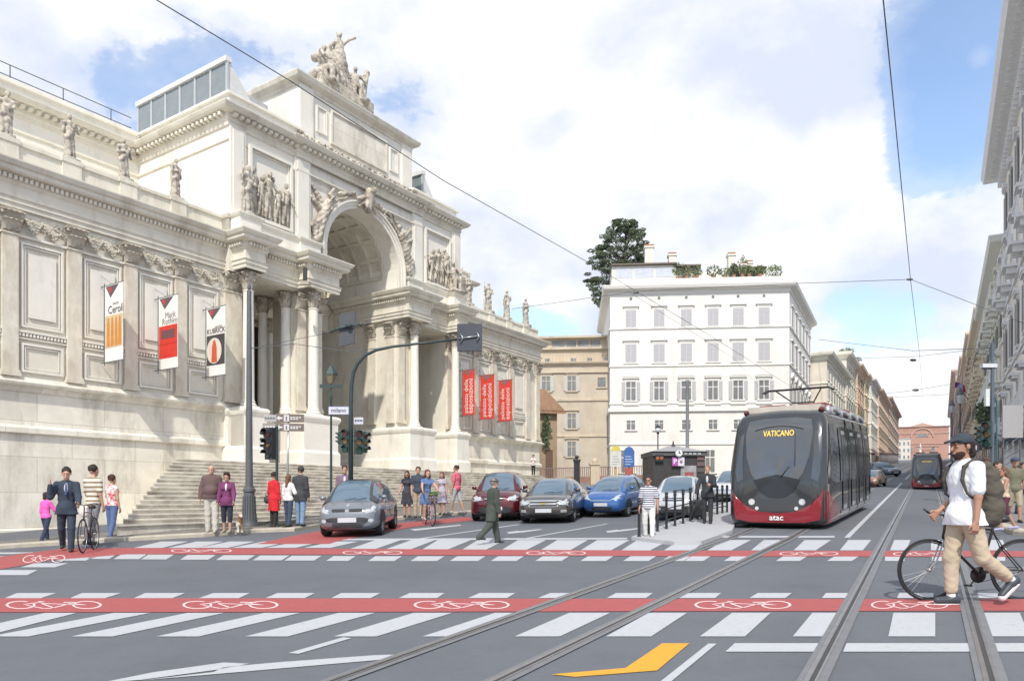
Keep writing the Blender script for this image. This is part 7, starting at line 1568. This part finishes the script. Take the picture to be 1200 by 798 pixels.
# ------------------------------------------------------------------ street furniture
def on(u, v, dz=0.0): p = gp(u, v); p.z += dz; return p
p = on(292, 620.5, KH-.02); Y = p.y; h = (620-338)/F*Y
t = thing('street_lamp', 'very tall grey cast-iron pole with a fluted base by the steps', 'lamp post', p); q = Y/F
b = MB(); b.lathe([(10.2*q, 0), (10.2*q, 2*q), (9.2*q, 4*q), (9.3*q, 8*q)], 16); b.lathe([(8.2*q, 8*q), (7.0*q, 16*q), (6.3*q, 34*q), (6.0*q, 40*q), (7.2*q, 41*q), (7.2*q, 44*q), (5.8*q, 45*q), (5.6*q, 47*q)], 16)
for i in range(16): a = 2*math.pi*i/16; b.tube([(8.2*q*math.cos(a), 8.2*q*math.sin(a), 8*q), (7.1*q*math.cos(a), 7.1*q*math.sin(a), 16*q), (6.3*q*math.cos(a), 6.3*q*math.sin(a), 36*q)], .9*q, 5)
b.build('base', iron, t, 40)
b = MB(); b.lathe([(4.4*q, 46*q), (4.2*q, 60*q), (3.4*q, 150*q), (2.9*q, 230*q), (2.6*q, h-6*q), (1.2*q, h-5*q), (2.2*q, h-3*q), (1.6*q, h+1*q), (.4*q, h+2*q)], 14); b.build('pole', iron, t, 40)
def head(par, x, z, s=1.0, rz_=0.0, lens=3, m_=green_i, horiz=False):
    o = bpy.data.objects.new('signal_head', None); b = MB(); hh = .95*s
    b.box(-.15*s, .15*s, -.12*s, .12*s, 0, hh)
    o = b.build('signal_head', m_, par); o.location = (x, -.0, z); o.rotation_euler = (0, 0, rz_)
    for i in range(3):
        zc = hh*(i+.5)/3; L_ = MB(); L_.lathe([(.105*s, -.02), (.105*s, .005)], 14, (0, -.13*s, zc), 'y'); L_.build('lens', cm(((.02, .10, .05), (.35, .18, .03), (.16, .03, .025))[i], .3), o)
        v_ = MB(); n_ = 10
        for j in range(n_):
            a0, a1 = math.pi*j/n_-.2, math.pi*(j+1)/n_-.2; v_.extr([(.125*s*math.cos(a0), -.12*s, zc+.125*s*math.sin(a0)), (.125*s*math.cos(a1), -.12*s, zc+.125*s*math.sin(a1)), (.135*s*math.cos(a1), -.12*s, zc+.135*s*math.sin(a1)), (.135*s*math.cos(a0), -.12*s, zc+.135*s*math.sin(a0))], (0, -.2*s, 0))
        v_.build('visor', m_, o)
    return o
p = on(324.5, 621, KH-.02); Y = p.y; q = Y/F
t = thing('traffic_light', 'dark traffic light on a slim pole beside the red coat', 'traffic light', p, 0)
b = MB(); b.lathe([(2.4*q, 0), (2.2*q, 3*q), (1.7*q, 5*q), (1.6*q, 116*q), (2.0*q, 117*q), (.3*q, 119*q)], 10); b.build('pole', green_i, t, 40)
head(t, -6.5*q, 79*q, 37*q/.95, -.5, m_=iron_d); head(t, -12*q, 90*q, 22*q/.95, -1.1, m_=iron_d)
def sign(par, nm, x0, x1, z0, z1, m_, y=-.03, th=.02, **k): b = MB(); b.box(x0, x1, y-th, y, z0, z1); return b.build(nm, m_, par, **k)
def sign_text(par, s_, size, x, z, m_, y=-.056, xs=1.0, bold=0): inst('writing', text_mesh(s_, size, m_, .001, 'CENTER', bold), par, (x, y, z), (math.pi/2, 0, 0), (xs, 1, 1))
p = on(336, 620, KH-.02); Y = p.y; q = Y/F
t = thing('direction_sign', 'slim grey pole carrying brown and white arrow signs', 'road sign', p, .12)
b = MB(); b.tube([(0, 0, 0), (.06, 0, 132*q)], 1.2*q, 8); b.build('pole', alu, t, 'all')
brown = mat('sign_brown', (.16, .13, .11), .6, var=.1); lett = cm((.66, .66, .66), .5)
for (z0, z1) in ((111*q, 120*q), (121.5*q, 131*q)):
    o = sign(t, 'arrow_board', -12*q, 20*q, z0, z1, brown); zc = (z0+z1)/2
    sign(o, 'white_square', -3*q, 3*q, z0+1*q, z1-1*q, cm((.6, .6, .62), .5), -.052, .004); sign(o, 'figure_mark', -.8*q, .8*q, z0+2*q, z1-2.5*q, brown, -.057, .003)
    b = MB(); b.extr([(-11*q, -.056, zc), (-8*q, -.056, zc+3*q), (-8*q, -.056, zc+1*q), (-4.5*q, -.056, zc+1*q), (-4.5*q, -.056, zc-1*q), (-8*q, -.056, zc-1*q), (-8*q, -.056, zc-3*q)], (0, -.004, 0)); b.build('arrow', lett, o)
    for k_ in (.9, -1.1): b = MB(); [b.box(q*(4.5+i*3.2), q*(7+i*3.2), -.058, -.054, zc+k_*q-.6*q, zc+k_*q+.6*q) for i in range(4 if k_ > 0 else 3)]; b.build('lettering', lett, o)
o = sign(t, 'pale_board', -25*q, -11*q, 122*q, 130*q, cm((.40, .40, .39), .6)); o2 = sign(t, 'pale_board', -27*q, -13*q, 112.5*q, 120*q, cm((.30, .27, .25), .6))
for (oo, zc) in ((o, 126*q), (o2, 116*q)): b = MB(); [b.box(q*(-24.5+i*3), q*(-22.4+i*3), -.056, -.051, zc-1*q, zc+1*q) for i in range(4)]; b.build('lettering', cm((.12, .12, .12)) if oo is o else lett, oo)
# mast arm with dark sign box
p = on(411, 621.5, KH-.02); Y = p.y; q = Y/F
t = thing('mast_arm', 'dark green curved mast reaching out over the street with a square black box', 'signal mast', p)
hz_ = lambda v: (621.5-v)*q
b = MB(); pts = [(0, 0, 0), (0, 0, hz_(480)), (1*q, 0, hz_(455))]
for (u, v) in ((414, 441), (419, 430), (428, 420), (441, 414), (460, 410), (490, 406.5), (538, 401.5)): pts.append(((u-411)*q, 0, hz_(v)))
b.tube(pts, [3.1*q, 2.6*q, 2.3*q, 2.1*q, 2.0*q, 1.9*q, 1.8*q, 1.6*q, 1.4*q, 1.2*q], 10); b.build('mast', mat('mast_green', (.035, .055, .06), .45, metal=.2), t, 'all')
o = sign(t, 'sign_box', (536-411)*q, (565-411)*q, hz_(415.5), hz_(384), cm((.045, .05, .07), .5), .06, .14)
b = MB(); b.tube([((538-411)*q, -.12, hz_(401.5)), ((562-411)*q, -.12, hz_(398.5))], .8*q, 6)
for (u, v) in ((540, 401), (559, 399)): b.tube([((u-411-.5)*q, -.13, hz_(v+5.5)), ((u-411+3)*q, -.13, hz_(v)), ((u-411-.5)*q, -.13, hz_(v-5))], .7*q, 5)
b.build('clamp', alu, o, 'all')
wsign = mat('street_name_white', (.55, .56, .62), .5, var=.05)
o = sign(t, 'street_name_sign', -25*q, -2*q, hz_(489.5), hz_(481), wsign, -.06, .02); sign(o, 'sign_border', -25.6*q, -1.4*q, hz_(490.2), hz_(480.3), cm((.18, .2, .3), .5), -.058, .006); sign_text(o, 'milano', 6.6*q, -13.5*q, hz_(485.0), cm((.06, .07, .14), .5), -.083, 1.0, .003)
o = sign(t, 'street_name_sign', 3*q, 14*q, hz_(500.5), hz_(492.5), wsign, .1, .02); b = MB(); [b.box(q*(4.2+i*1.9), q*(5.5+i*1.9), .076, .08, hz_(497.6), hz_(495)) for i in range(5)]; b.build('lettering', cm((.06, .07, .14)), o)
head(t, -5*q, hz_(534), 27*q/.95, -.15); head(t, 9*q, hz_(536), 28*q/.95, .35); head(t, 15*q, hz_(534), 24*q/.95, 1.2); head(t, -13*q, hz_(524), 14*q/.95, -1.2)
b = MB()
for (x, z) in ((-5, 514), (9, 514), (15, 520), (-13, 518)): b.tube([(0, 0, hz_(z)), (x*q, 0, hz_(z))], .7*q, 5)
b.build('bracket', green_i, t)
# hanging dark panel over the porch, held by a span wire
p = up(401, 386, 25.0); q = 25.0/F; t = thing('hanging_sign', 'dark rectangular panel hanging on a wire before the arch', 'hanging sign', p)
b = MB(); b.extr([(-4*q, 0, -20*q), (14*q, 0, -16*q), (15*q, 0, 21*q), (-3*q, 0, 18*q)], (0, .1, 0)); b.build('panel', cm((.06, .065, .075), .5), t)
b = MB(); b.tube([(-14*q, -.06, -4*q), (-2*q, -.08, 1*q), (8*q, -.08, 3*q)], [.9*q, 1.4*q, 1.5*q], 6); b.tube([(8*q, -.08, 3*q), (24*q, -.06, 6*q)], .9*q, 6); b.ball((9*q, -.12, 3.5*q), 3.2*q, 10, 6); b.ball((22*q, -.06, 5*q), (3*q, 2*q, 2*q), 8, 5); b.build('clamp', green_i, t, 'all')
# small lantern hung under the entablature corner
t = thing('wall_lamp', 'small dark floodlight hung from the entablature left of the arch', 'lamp', up(357.5, 322, 34.2)); q = 34.2/F
b = MB(); b.box(-2*q, 2*q, -2*q, 2*q, -8*q, 8*q); b.build('body', iron_d, t); b = MB(); b.prism([(-5*q, -3*q), (5*q, -3*q), (6*q, 3*q), (-6*q, 3*q)], -12*q, -8*q); b.build('shade', mat('lamp_beige', (.4, .36, .3), .7), t)
# old lantern post
p = on(388, 616, KH-.02); Y = p.y; q = Y/F
t = thing('lantern_post', 'old lantern on a slender bronze post beside the curved mast', 'lantern', p); z = lambda v: (616-v)*q
b = MB(); b.lathe([(3*q, 0), (2.6*q, 12*q), (1.6*q, 16*q), (1.2*q, z(472)), (2*q, z(470)), (1*q, z(466)), (1*q, z(453))], 10); b.box(-13*q, 13*q, -1.5*q, 1.5*q, z(458), z(454)); b.build('post', green_i, t, 40)
b = MB(); b.lathe([(3*q, z(453)), (7*q, z(443))], 6); b.build('lantern_glass', mat('lantern_glass', (.22, .20, .12), .3), t); b = MB(); b.lathe([(8*q, z(443)), (7.6*q, z(441)), (3*q, z(434)), (1.5*q, z(432)), (.5*q, z(429))], 6); b.build('lantern_roof', green_i, t)
# bollards and rail posts on the platform edge
bo = None; P0, P1 = gp(749, 633), gp(852, 603)
us = [749, 760.5, 770.5, 781, 791, 800.5, 809, 817.5, 826, 834, 840.5, 846.5, 852]; hs = [46, 46, 46, 45, 44, 42, 41, 39, 38, 36, 35, 34, 33]; fv = [633, 629.5, 626.5, 623.5, 620, 617, 614, 611.5, 609, 607, 605.5, 604, 603]
for i, (u, v, hh) in enumerate(zip(us, fv, hs)):
    p = on(u, v, .06); q = p.y/F; H_ = hh*q
    if bo is None:
        bo = thing('bollard', '', 'bollard', p, 0, 'black bollards along the platform edge'); b = MB(); b.lathe([(.055, 0), (.05, .04), (.036, .05), (.034, .80), (.05, .82), (.05, .85), (.036, .87)], 12); b.build('post', iron_d, bo, 40); b = MB(); b.ball((0, 0, .91), .05, 12, 8); b.build('finial', iron_d, bo, 'all'); o = bo
    else: o = copy_tree(bo)
    o.location = p; o.scale = (1, 1, H_/.96); o['label'] = ('black bollard nearest the crossing, at the tip of the platform', 'second bollard from the crossing, right behind the striped T-shirt', 'bollard just right of the striped T-shirt', 'fourth bollard counting from the crossing', 'fifth bollard, before the silver saloon\'s middle', 'sixth bollard from the crossing, before the silver saloon', 'seventh bollard from the crossing', 'bollard left of the suitcase', 'bollard hidden behind the suited man', 'bollard right behind the suited man\'s shoulder', 'third bollard from the tram end of the row', 'second bollard from the tram end of the row', 'last bollard, nearest the tram')[i]
# low chain rail between the posts
t = thing('platform_rail', 'thin black rail joining the platform bollards', 'railing', (0, 0, 0)); b = MB()
pts = [on(u, v, .06)+Vector((0, 0, hh*gp(u, v).y/F*.55)) for u, v, hh in zip(us[2:], fv[2:], hs[2:])]; b.tube(pts, .018, 5); pts = [q_-Vector((0, 0, .3)) for q_ in pts]; b.tube(pts, .018, 5); b.build('rail', iron_d, t)
# kiosk
yk = 33.5; p = up(796, 592, yk); p.z = gz(p.x, p.y); q = yk/F; W_ = 30.5*q; zk = lambda v: (CY-v)*q+EYE-p.z
t = thing('kiosk', 'dark newspaper kiosk with a hipped roof, clock and sign boards', 'kiosk', p, .03)
kd = mat('kiosk_dark', (.045, .042, .042), .5, var=.2, scale=2); b = MB(); b.box(-W_, W_, 0, 2.4, 0, zk(533)); b.build('body', kd, t)
b = MB(); b.box(-W_-.06, W_+.06, -.12, 2.5, zk(534), zk(529)); b.build('fascia', cm((.10, .10, .10), .5), t)
b = MB(); e0 = zk(529); tp_ = zk(521); b.add([(-W_-.12, -.2, e0), (W_+.12, -.2, e0), (W_+.12, 2.6, e0), (-W_-.12, 2.6, e0), (-.25, 1.1, tp_), (.25, 1.1, tp_)], [(0, 1, 5, 4), (1, 2, 5), (2, 3, 4, 5), (3, 0, 4), (0, 3, 2, 1)]); b.build('roof', mat('kiosk_roof', (.30, .30, .31), .6, var=.1), t)
b = MB(); b.lathe([(.12, tp_-.05), (.05, tp_+.1), (.02, tp_+.25)], 8, (0, 1.1, 0)); b.build('finial', iron_d, t)
b = MB(); b.lathe([(4.6*q, -.09), (4.6*q, .02)], 20, (-2*q, -.17, zk(531)), 'y'); o = b.build('clock_case', cm((.3, .31, .33), .4), t); b = MB(); b.lathe([(3.7*q, -.1), (3.7*q, -.09)], 20, (-2*q, -.17, zk(531)), 'y'); b.build('clock_face', cm((.7, .72, .72), .4), o)
b = MB(); b.tube([(-2*q, -.28, zk(531)), (-2*q, -.28, zk(531)+2.6*q)], .02, 4); b.tube([(-2*q, -.28, zk(531)), (-.3*q, -.28, zk(531)-.6*q)], .02, 4); b.build('clock_hand', iron_d, o)
o = sign(t, 'violet_sign', -9.5*q, -2.6*q, zk(546), zk(536), cm((.36, .09, .36), .5), -.13, .03); sign_text(o, 'P', 8*q, -6*q, zk(541), cm((.75, .7, .78)), -.165, 1.0, .006)
o = sign(t, 'white_sign', -2.4*q, 5*q, zk(546), zk(536), cm((.62, .58, .64), .5), -.13, .03); b = MB(); b.ball((1.2*q, -.17, zk(541)), (1.8*q, .01, 2*q), 8, 5); b.build('sign_mark', cm((.3, .15, .3)), o)
o = sign(t, 'orange_display', -29*q, -19*q, zk(541), zk(533), iron_d, -.12, .04); 
for x in (-26.5, -21.8): b = MB(); b.lathe([(1.9*q, -.01), (1.9*q, .0)], 10, (x*q, -.17, zk(537)), 'y'); b.build('display_lamp', cm((.36, .10, .03), .5), o)
o = sign(t, 'display_window', 1.5*q, 20*q, zk(562), zk(545.5), mat('kiosk_window', (.30, .29, .30), .3, var=.5, scale=4), -.01, .03); b = MB(); b.box(6*q, 17*q, -.048, -.042, zk(558), zk(553)); b.build('magazine_rack', cm((.3, .08, .08)), o)
for i in range(3): sign(t, 'shelf_board', 20.8*q, 29*q, zk(553-i*0-i*7), zk(548-i*7), cm((.10+.03*i, .09, .09), .5), -.01, .03)
b = MB(); [b.box(q*(5+i*5.3), q*(8.6+i*5.3), -.14, -.12, zk(532.6), zk(530.6)) for i in range(4)]; b.build('lettering', cm((.4, .4, .4)), t)
# bus-stop signs
def stop_sign(u, vt, vb, vf, lb, c, top, yy=34.5):
    p = up(u, vf, yy); p.z = gz(p.x, p.y)+.1; q = yy/F; t = thing('bus_stop_sign', lb, 'bus stop sign', p); z = lambda v: (CY-v)*q+EYE-p.z
    b = MB(); b.tube([(0, .05, 0), (0, .05, z(vt))], 1.2*q, 8); b.build('pole', mat('pole_yellow', (.55, .36, .05), .5, var=.1), t, 'all')
    o = sign(t, 'board', -6.2*q, 6.2*q, z(vb), z(vt+3), c, 0, .06); b = MB(); b.extr([(-6.2*q, -.07, z(vt+4)), (6.2*q, -.07, z(vt+4)), (4*q, -.07, z(vt)), (0, -.07, z(vt-2)), (-4*q, -.07, z(vt))], (0, .08, 0)); b.build('top', top, o)
    b = MB(); [b.box(-4.5*q, (1.5+(i*7 % 4))*q, -.068, -.062, z(vb-3-i*3)-.4*q, z(vb-3-i*3)+.5*q) for i in range(4)]; b.build('lettering', cm((.35, .36, .36)) if c is not MATS.get('sign_blue') else cm((.4, .5, .62)), o)
    return t, q, z
stop_sign(721.5, 524, 547, 577, 'white bus stop board with a yellow top, left of the blue one', cm((.58, .58, .52), .5), mat('sign_yellow', (.60, .50, .08), .5))
mat('sign_blue', (.05, .13, .36), .45, var=.1)
t, q, z = stop_sign(737, 525, 547, 592, 'blue bus stop board on a yellow pole', MATS['sign_blue'], MATS['sign_blue']); sign(t, 'red_panel', -5*q, 5*q, z(556), z(548), cm((.35, .10, .07), .6), 0, .05)
# globe lamp and tall pole by the kiosk
p = up(771, 590, 36); p.z = gz(p.x, p.y); q = 36/F; z = lambda v: (CY-v)*q+EYE-p.z; t = thing('globe_lamp', 'black street lamp with a pale globe left of the kiosk roof', 'lamp post', p)
b = MB(); b.lathe([(2.4*q, 0), (1.6*q, 10*q), (.8*q, 14*q), (.7*q, z(509)), (1.6*q, z(508)), (1.6*q, z(506.5))], 8); b.build('post', iron_d, t, 40); b = MB(); b.ball((0, 0, z(503.5)), (3.0*q, 3.0*q, 3.2*q), 12, 8); b.build('globe', mat('globe_glass', (.6, .63, .68), .3, var=.05), t, 'all'); b = MB(); b.lathe([(3.4*q, z(501)), (2.2*q, z(499.5)), (.4*q, z(497.5))], 10); b.build('cap', iron_d, t)
p = up(805.5, 590, 40); p.z = gz(p.x, p.y); q = 40/F; z = lambda v: (CY-v)*q+EYE-p.z; t = thing('wire_pole', 'plain grey pole rising behind the kiosk', 'pole', p); b = MB(); b.lathe([(2.4*q, 0), (2.1*q, z(520)), (1.8*q, z(449)), (2.3*q, z(448)), (2.3*q, z(446)), (.5*q, z(445))], 10); b.build('shaft', mat('pole_grey', (.22, .23, .24), .6), t, 40)
# right-hand lamps
def lantern(u, yy, vg, vb, lb, s=1.0, cross=False):
    p = up(u, vb, yy); p.z = gz(p.x, p.y)+.1; q = yy/F; z = lambda v: (CY-v)*q+EYE-p.z; t = thing('street_lantern', lb, 'street lantern', p, 0, 'old lanterns on the right-hand pavement'); g = s*q
    b = MB(); b.lathe([(2.2*g, 0), (2.0*g, 12*g), (1.1*g, 16*g), (.8*g, z(vg+9*s)), (1.5*g, z(vg+8*s)), (1*g, z(vg+7*s))], 8); b.build('post', iron, t, 40)
    b = MB(); b.lathe([(2.4*g, z(vg+7*s)), (4.2*g, z(vg-3*s))], 6); b.build('lantern_glass', mat('lantern_pale', (.5, .52, .52), .3), t); b = MB(); b.lathe([(4.8*g, z(vg-3*s)), (4.4*g, z(vg-4.5*s)), (1.6*g, z(vg-9*s)), (.5*g, z(vg-12*s))], 6); b.build('lantern_roof', iron, t)
    return t, g, z
lantern(1125, 44, 466, 566, 'old lantern on a tall post above the shoppers on the right'); lantern(1115.5, 52, 478, 566, 'second, rounder lantern a little farther down the right pavement', .8)
# flags / flowers above the lanterns
t = thing('flag', 'purple and crimson flag fluttering above the lanterns on the right', 'flag', up(1127, 452, 50)); q = 50/F
b = MB(); b.tube([(9*q, .1, -16*q), (-7*q, 0, 5*q)], .4*q, 5); b.build('staff', iron, t); b = MB(); vv = []
for i in range(7):
    for j in range(4): vv.append(((-7+i*2.1)*q, .15*math.sin(i*1.3+j*.4), (5-j*2.4-i*.9+.8*math.sin(i*1.1))*q))
b.add(vv, [(i*4+j, i*4+j+1, (i+1)*4+j+1, (i+1)*4+j) for i in range(6) for j in range(3)]); b.build('cloth', floral('flag_cloth', (.20, .05, .22), ((.38, .04, .10), (.3, .28, .36)), 3), t, 'all')
# signal and wire pole on the right
yy = 27.0; p = up(1163, 600, yy); p.z = gz(p.x, p.y)+.1; q = yy/F; z = lambda v: (CY-v)*q+EYE-p.z
t = thing('wire_pole', 'dark blue-grey pole with a white arm box and small cabinet on the right pavement', 'pole', p)
b = MB(); b.lathe([(3*q, 0), (2.6*q, 25*q), (2.2*q, 30*q), (1.8*q, z(402)), (.4*q, z(401))], 12); b.build('shaft', mat('pole_blue_grey', (.09, .12, .16), .5, metal=.2), t, 40)
b = MB(); b.box(-13*q, 4*q, -3*q, 3*q, z(431), z(426.5)); b.build('arm_box', cm((.55, .56, .58), .5), t); b = MB(); b.tube([(-12*q, 0, z(432)), (3*q, 0, z(432))], .9*q, 6); b.build('arm', iron, t)
sign(t, 'white_cabinet', -9*q, -4.5*q, z(476), z(456), cm((.6, .62, .6), .5), .05, .12); b = MB(); b.tube([(-7*q, 0, z(465)), (0, 0, z(465))], .6*q, 5); b.tube([(-7*q, 0, z(512)), (0, 0, z(512))], .6*q, 5); b.build('bracket', iron, t)
head(t, -6*q, z(524), 30*q/.95, -.8); head(t, -14*q, z(520), 20*q/.95, -1.4); b = MB(); b.tube([(-16*q, .0, z(500)), (0, 0, z(500))], .8*q, 5); b.tube([(2*q, 0, z(545)), (5*q, 0, z(540)), (5*q, 0, z(470)), (2*q, 0, z(465))], 1.2*q, 6); b.build('conduit', mat('conduit_teal', (.05, .12, .14), .5), t)
sign(t, 'small_square_sign', -26*q, -17*q, z(530), z(519), iron_d, -.02, .04); sign(t, 'square_sign_face', -23.5*q, -19.5*q, z(527), z(522), cm((.4, .4, .4)), -.06, .005); b = MB(); b.tube([(-18*q, -.03, z(524)), (0, 0, z(524))], .5*q, 5); b.build('sign_arm', iron_d, t)
# grey notice board
yy = 31.0; p = up(1186.5, 600, yy); p.z = gz(p.x, p.y)+.1; q = yy/F; z = lambda v: (CY-v)*q+EYE-p.z
t = thing('notice_board', 'large blank grey board at the right edge above the pedestrians', 'board', p, -.05); sign(t, 'board', -12*q, 11*q, z(513), z(475), mat('board_grey', (.34, .34, .35), .7, var=.03), 0, .06)
b = MB(); [b.tube([(x*q, .03, 0), (x*q, .03, z(480))], .9*q, 6) for x in (-10, 9)]; b.build('post', iron, t)
# climbing greenery on the right front
t = thing('hanging_plant', 'green plant hanging from a first-floor balcony on the right', 'plant', up(1154, 484, 50)); b = MB(); leaves(b, (0, 0, 0), (.6, .5, .95), 420, .14); leaves(b, (.1, 0, -1.6), (.7, .5, .5), 160, .14); b.build('foliage', leaf_m[1], t, recalc=False)
b = MB(); b.tube([(0, 0, -2), (.1, 0, .8)], .04, 5); b.build('stem', MATS['bark'], t)
# ------------------------------------------------------------------ overhead wires
def cable(label, pts, r, name='overhead_wire'):
    b = MB(); P = []
    for (a, c) in zip(pts[:-1], pts[1:]):
        for i in range(8): P.append(a.lerp(c, i/8)-Vector((0, 0, .0)))
    P.append(pts[-1]); b.tube(P, r, 5); return meta(b.build(name, wire_m, smooth='all'), label, 'wire')
cable('tram wire sweeping from the top left corner down past the arch to the tram', [up(150, -20, 11), up(340, 95, 14), up(520, 212, 18), up(690, 308, 24), up(830, 392, 34), up(935, 458, 60)], .010)
cable('tram wire dropping steeply from the top right toward the end of the street', [up(1034, -10, 9), up(1045, 100, 11), up(1058, 235, 15), up(1067, 328, 22), up(1077, 410, 45), up(1082, 470, 120)], .009)
cable('span wire across the street from the palace corner to the right-hand pole', [up(600, 362, 42), up(745, 341.5, 38), up(940, 332, 33), up(1067, 327.5, 30), up(1200, 379, 26)], .012)
cable('second span wire in front of the white building', [up(735, 341, 38), up(860, 420, 55), up(905, 470, 84)], .009)
cable('thin span wire low over the far street', [up(960, 398, 105), up(1070, 411, 80), up(1160, 408, 50)], .03); cable('far span wire beyond the thin one', [up(990, 420, 120), up(1072, 418, 110), up(1130, 411, 90)], .03); cable('span wire near the end of the street', [up(1030, 462, 160), up(1073, 457, 150), up(1115, 450, 130)], .04); cable('lowest span wire near the end of the street', [up(1035, 466, 150), up(1075, 464, 140), up(1112, 462, 120)], .035)
cable('thin wire tied from the tall lamp pole toward the arch', [up(290, 409, 27), up(345, 403, 27), up(408, 412, 23), up(540, 398, 23)], .012)
cable('wire holding the hanging dark panel', [up(295, 408, 26), up(390, 389, 25), up(425, 379, 25), up(452, 371, 33)], .009)
for (u, v, yy, lb) in ((745, 343, 38, 'wire clamp above the left end of the white building'), (1066, 327.5, 23, 'wire clamp where the steep tram wire meets the span wire'), (1070, 422, 50, 'small wire clamp over the middle of the street'), (1073, 457, 120, 'farthest small wire clamp over the street')):
    q = yy/F; t = thing('wire_clamp', lb, 'clamp', up(u, v, yy), 0, 'clamps on the overhead wires'); b = MB(); b.lathe([(1.0*q, -3.4*q), (1.5*q, -1.5*q), (1.5*q, 1.5*q), (1.0*q, 3.4*q)], 8, (0, 0, 0), 'x'); b.build('insulator', iron, t)
# camera helper dashboards: none
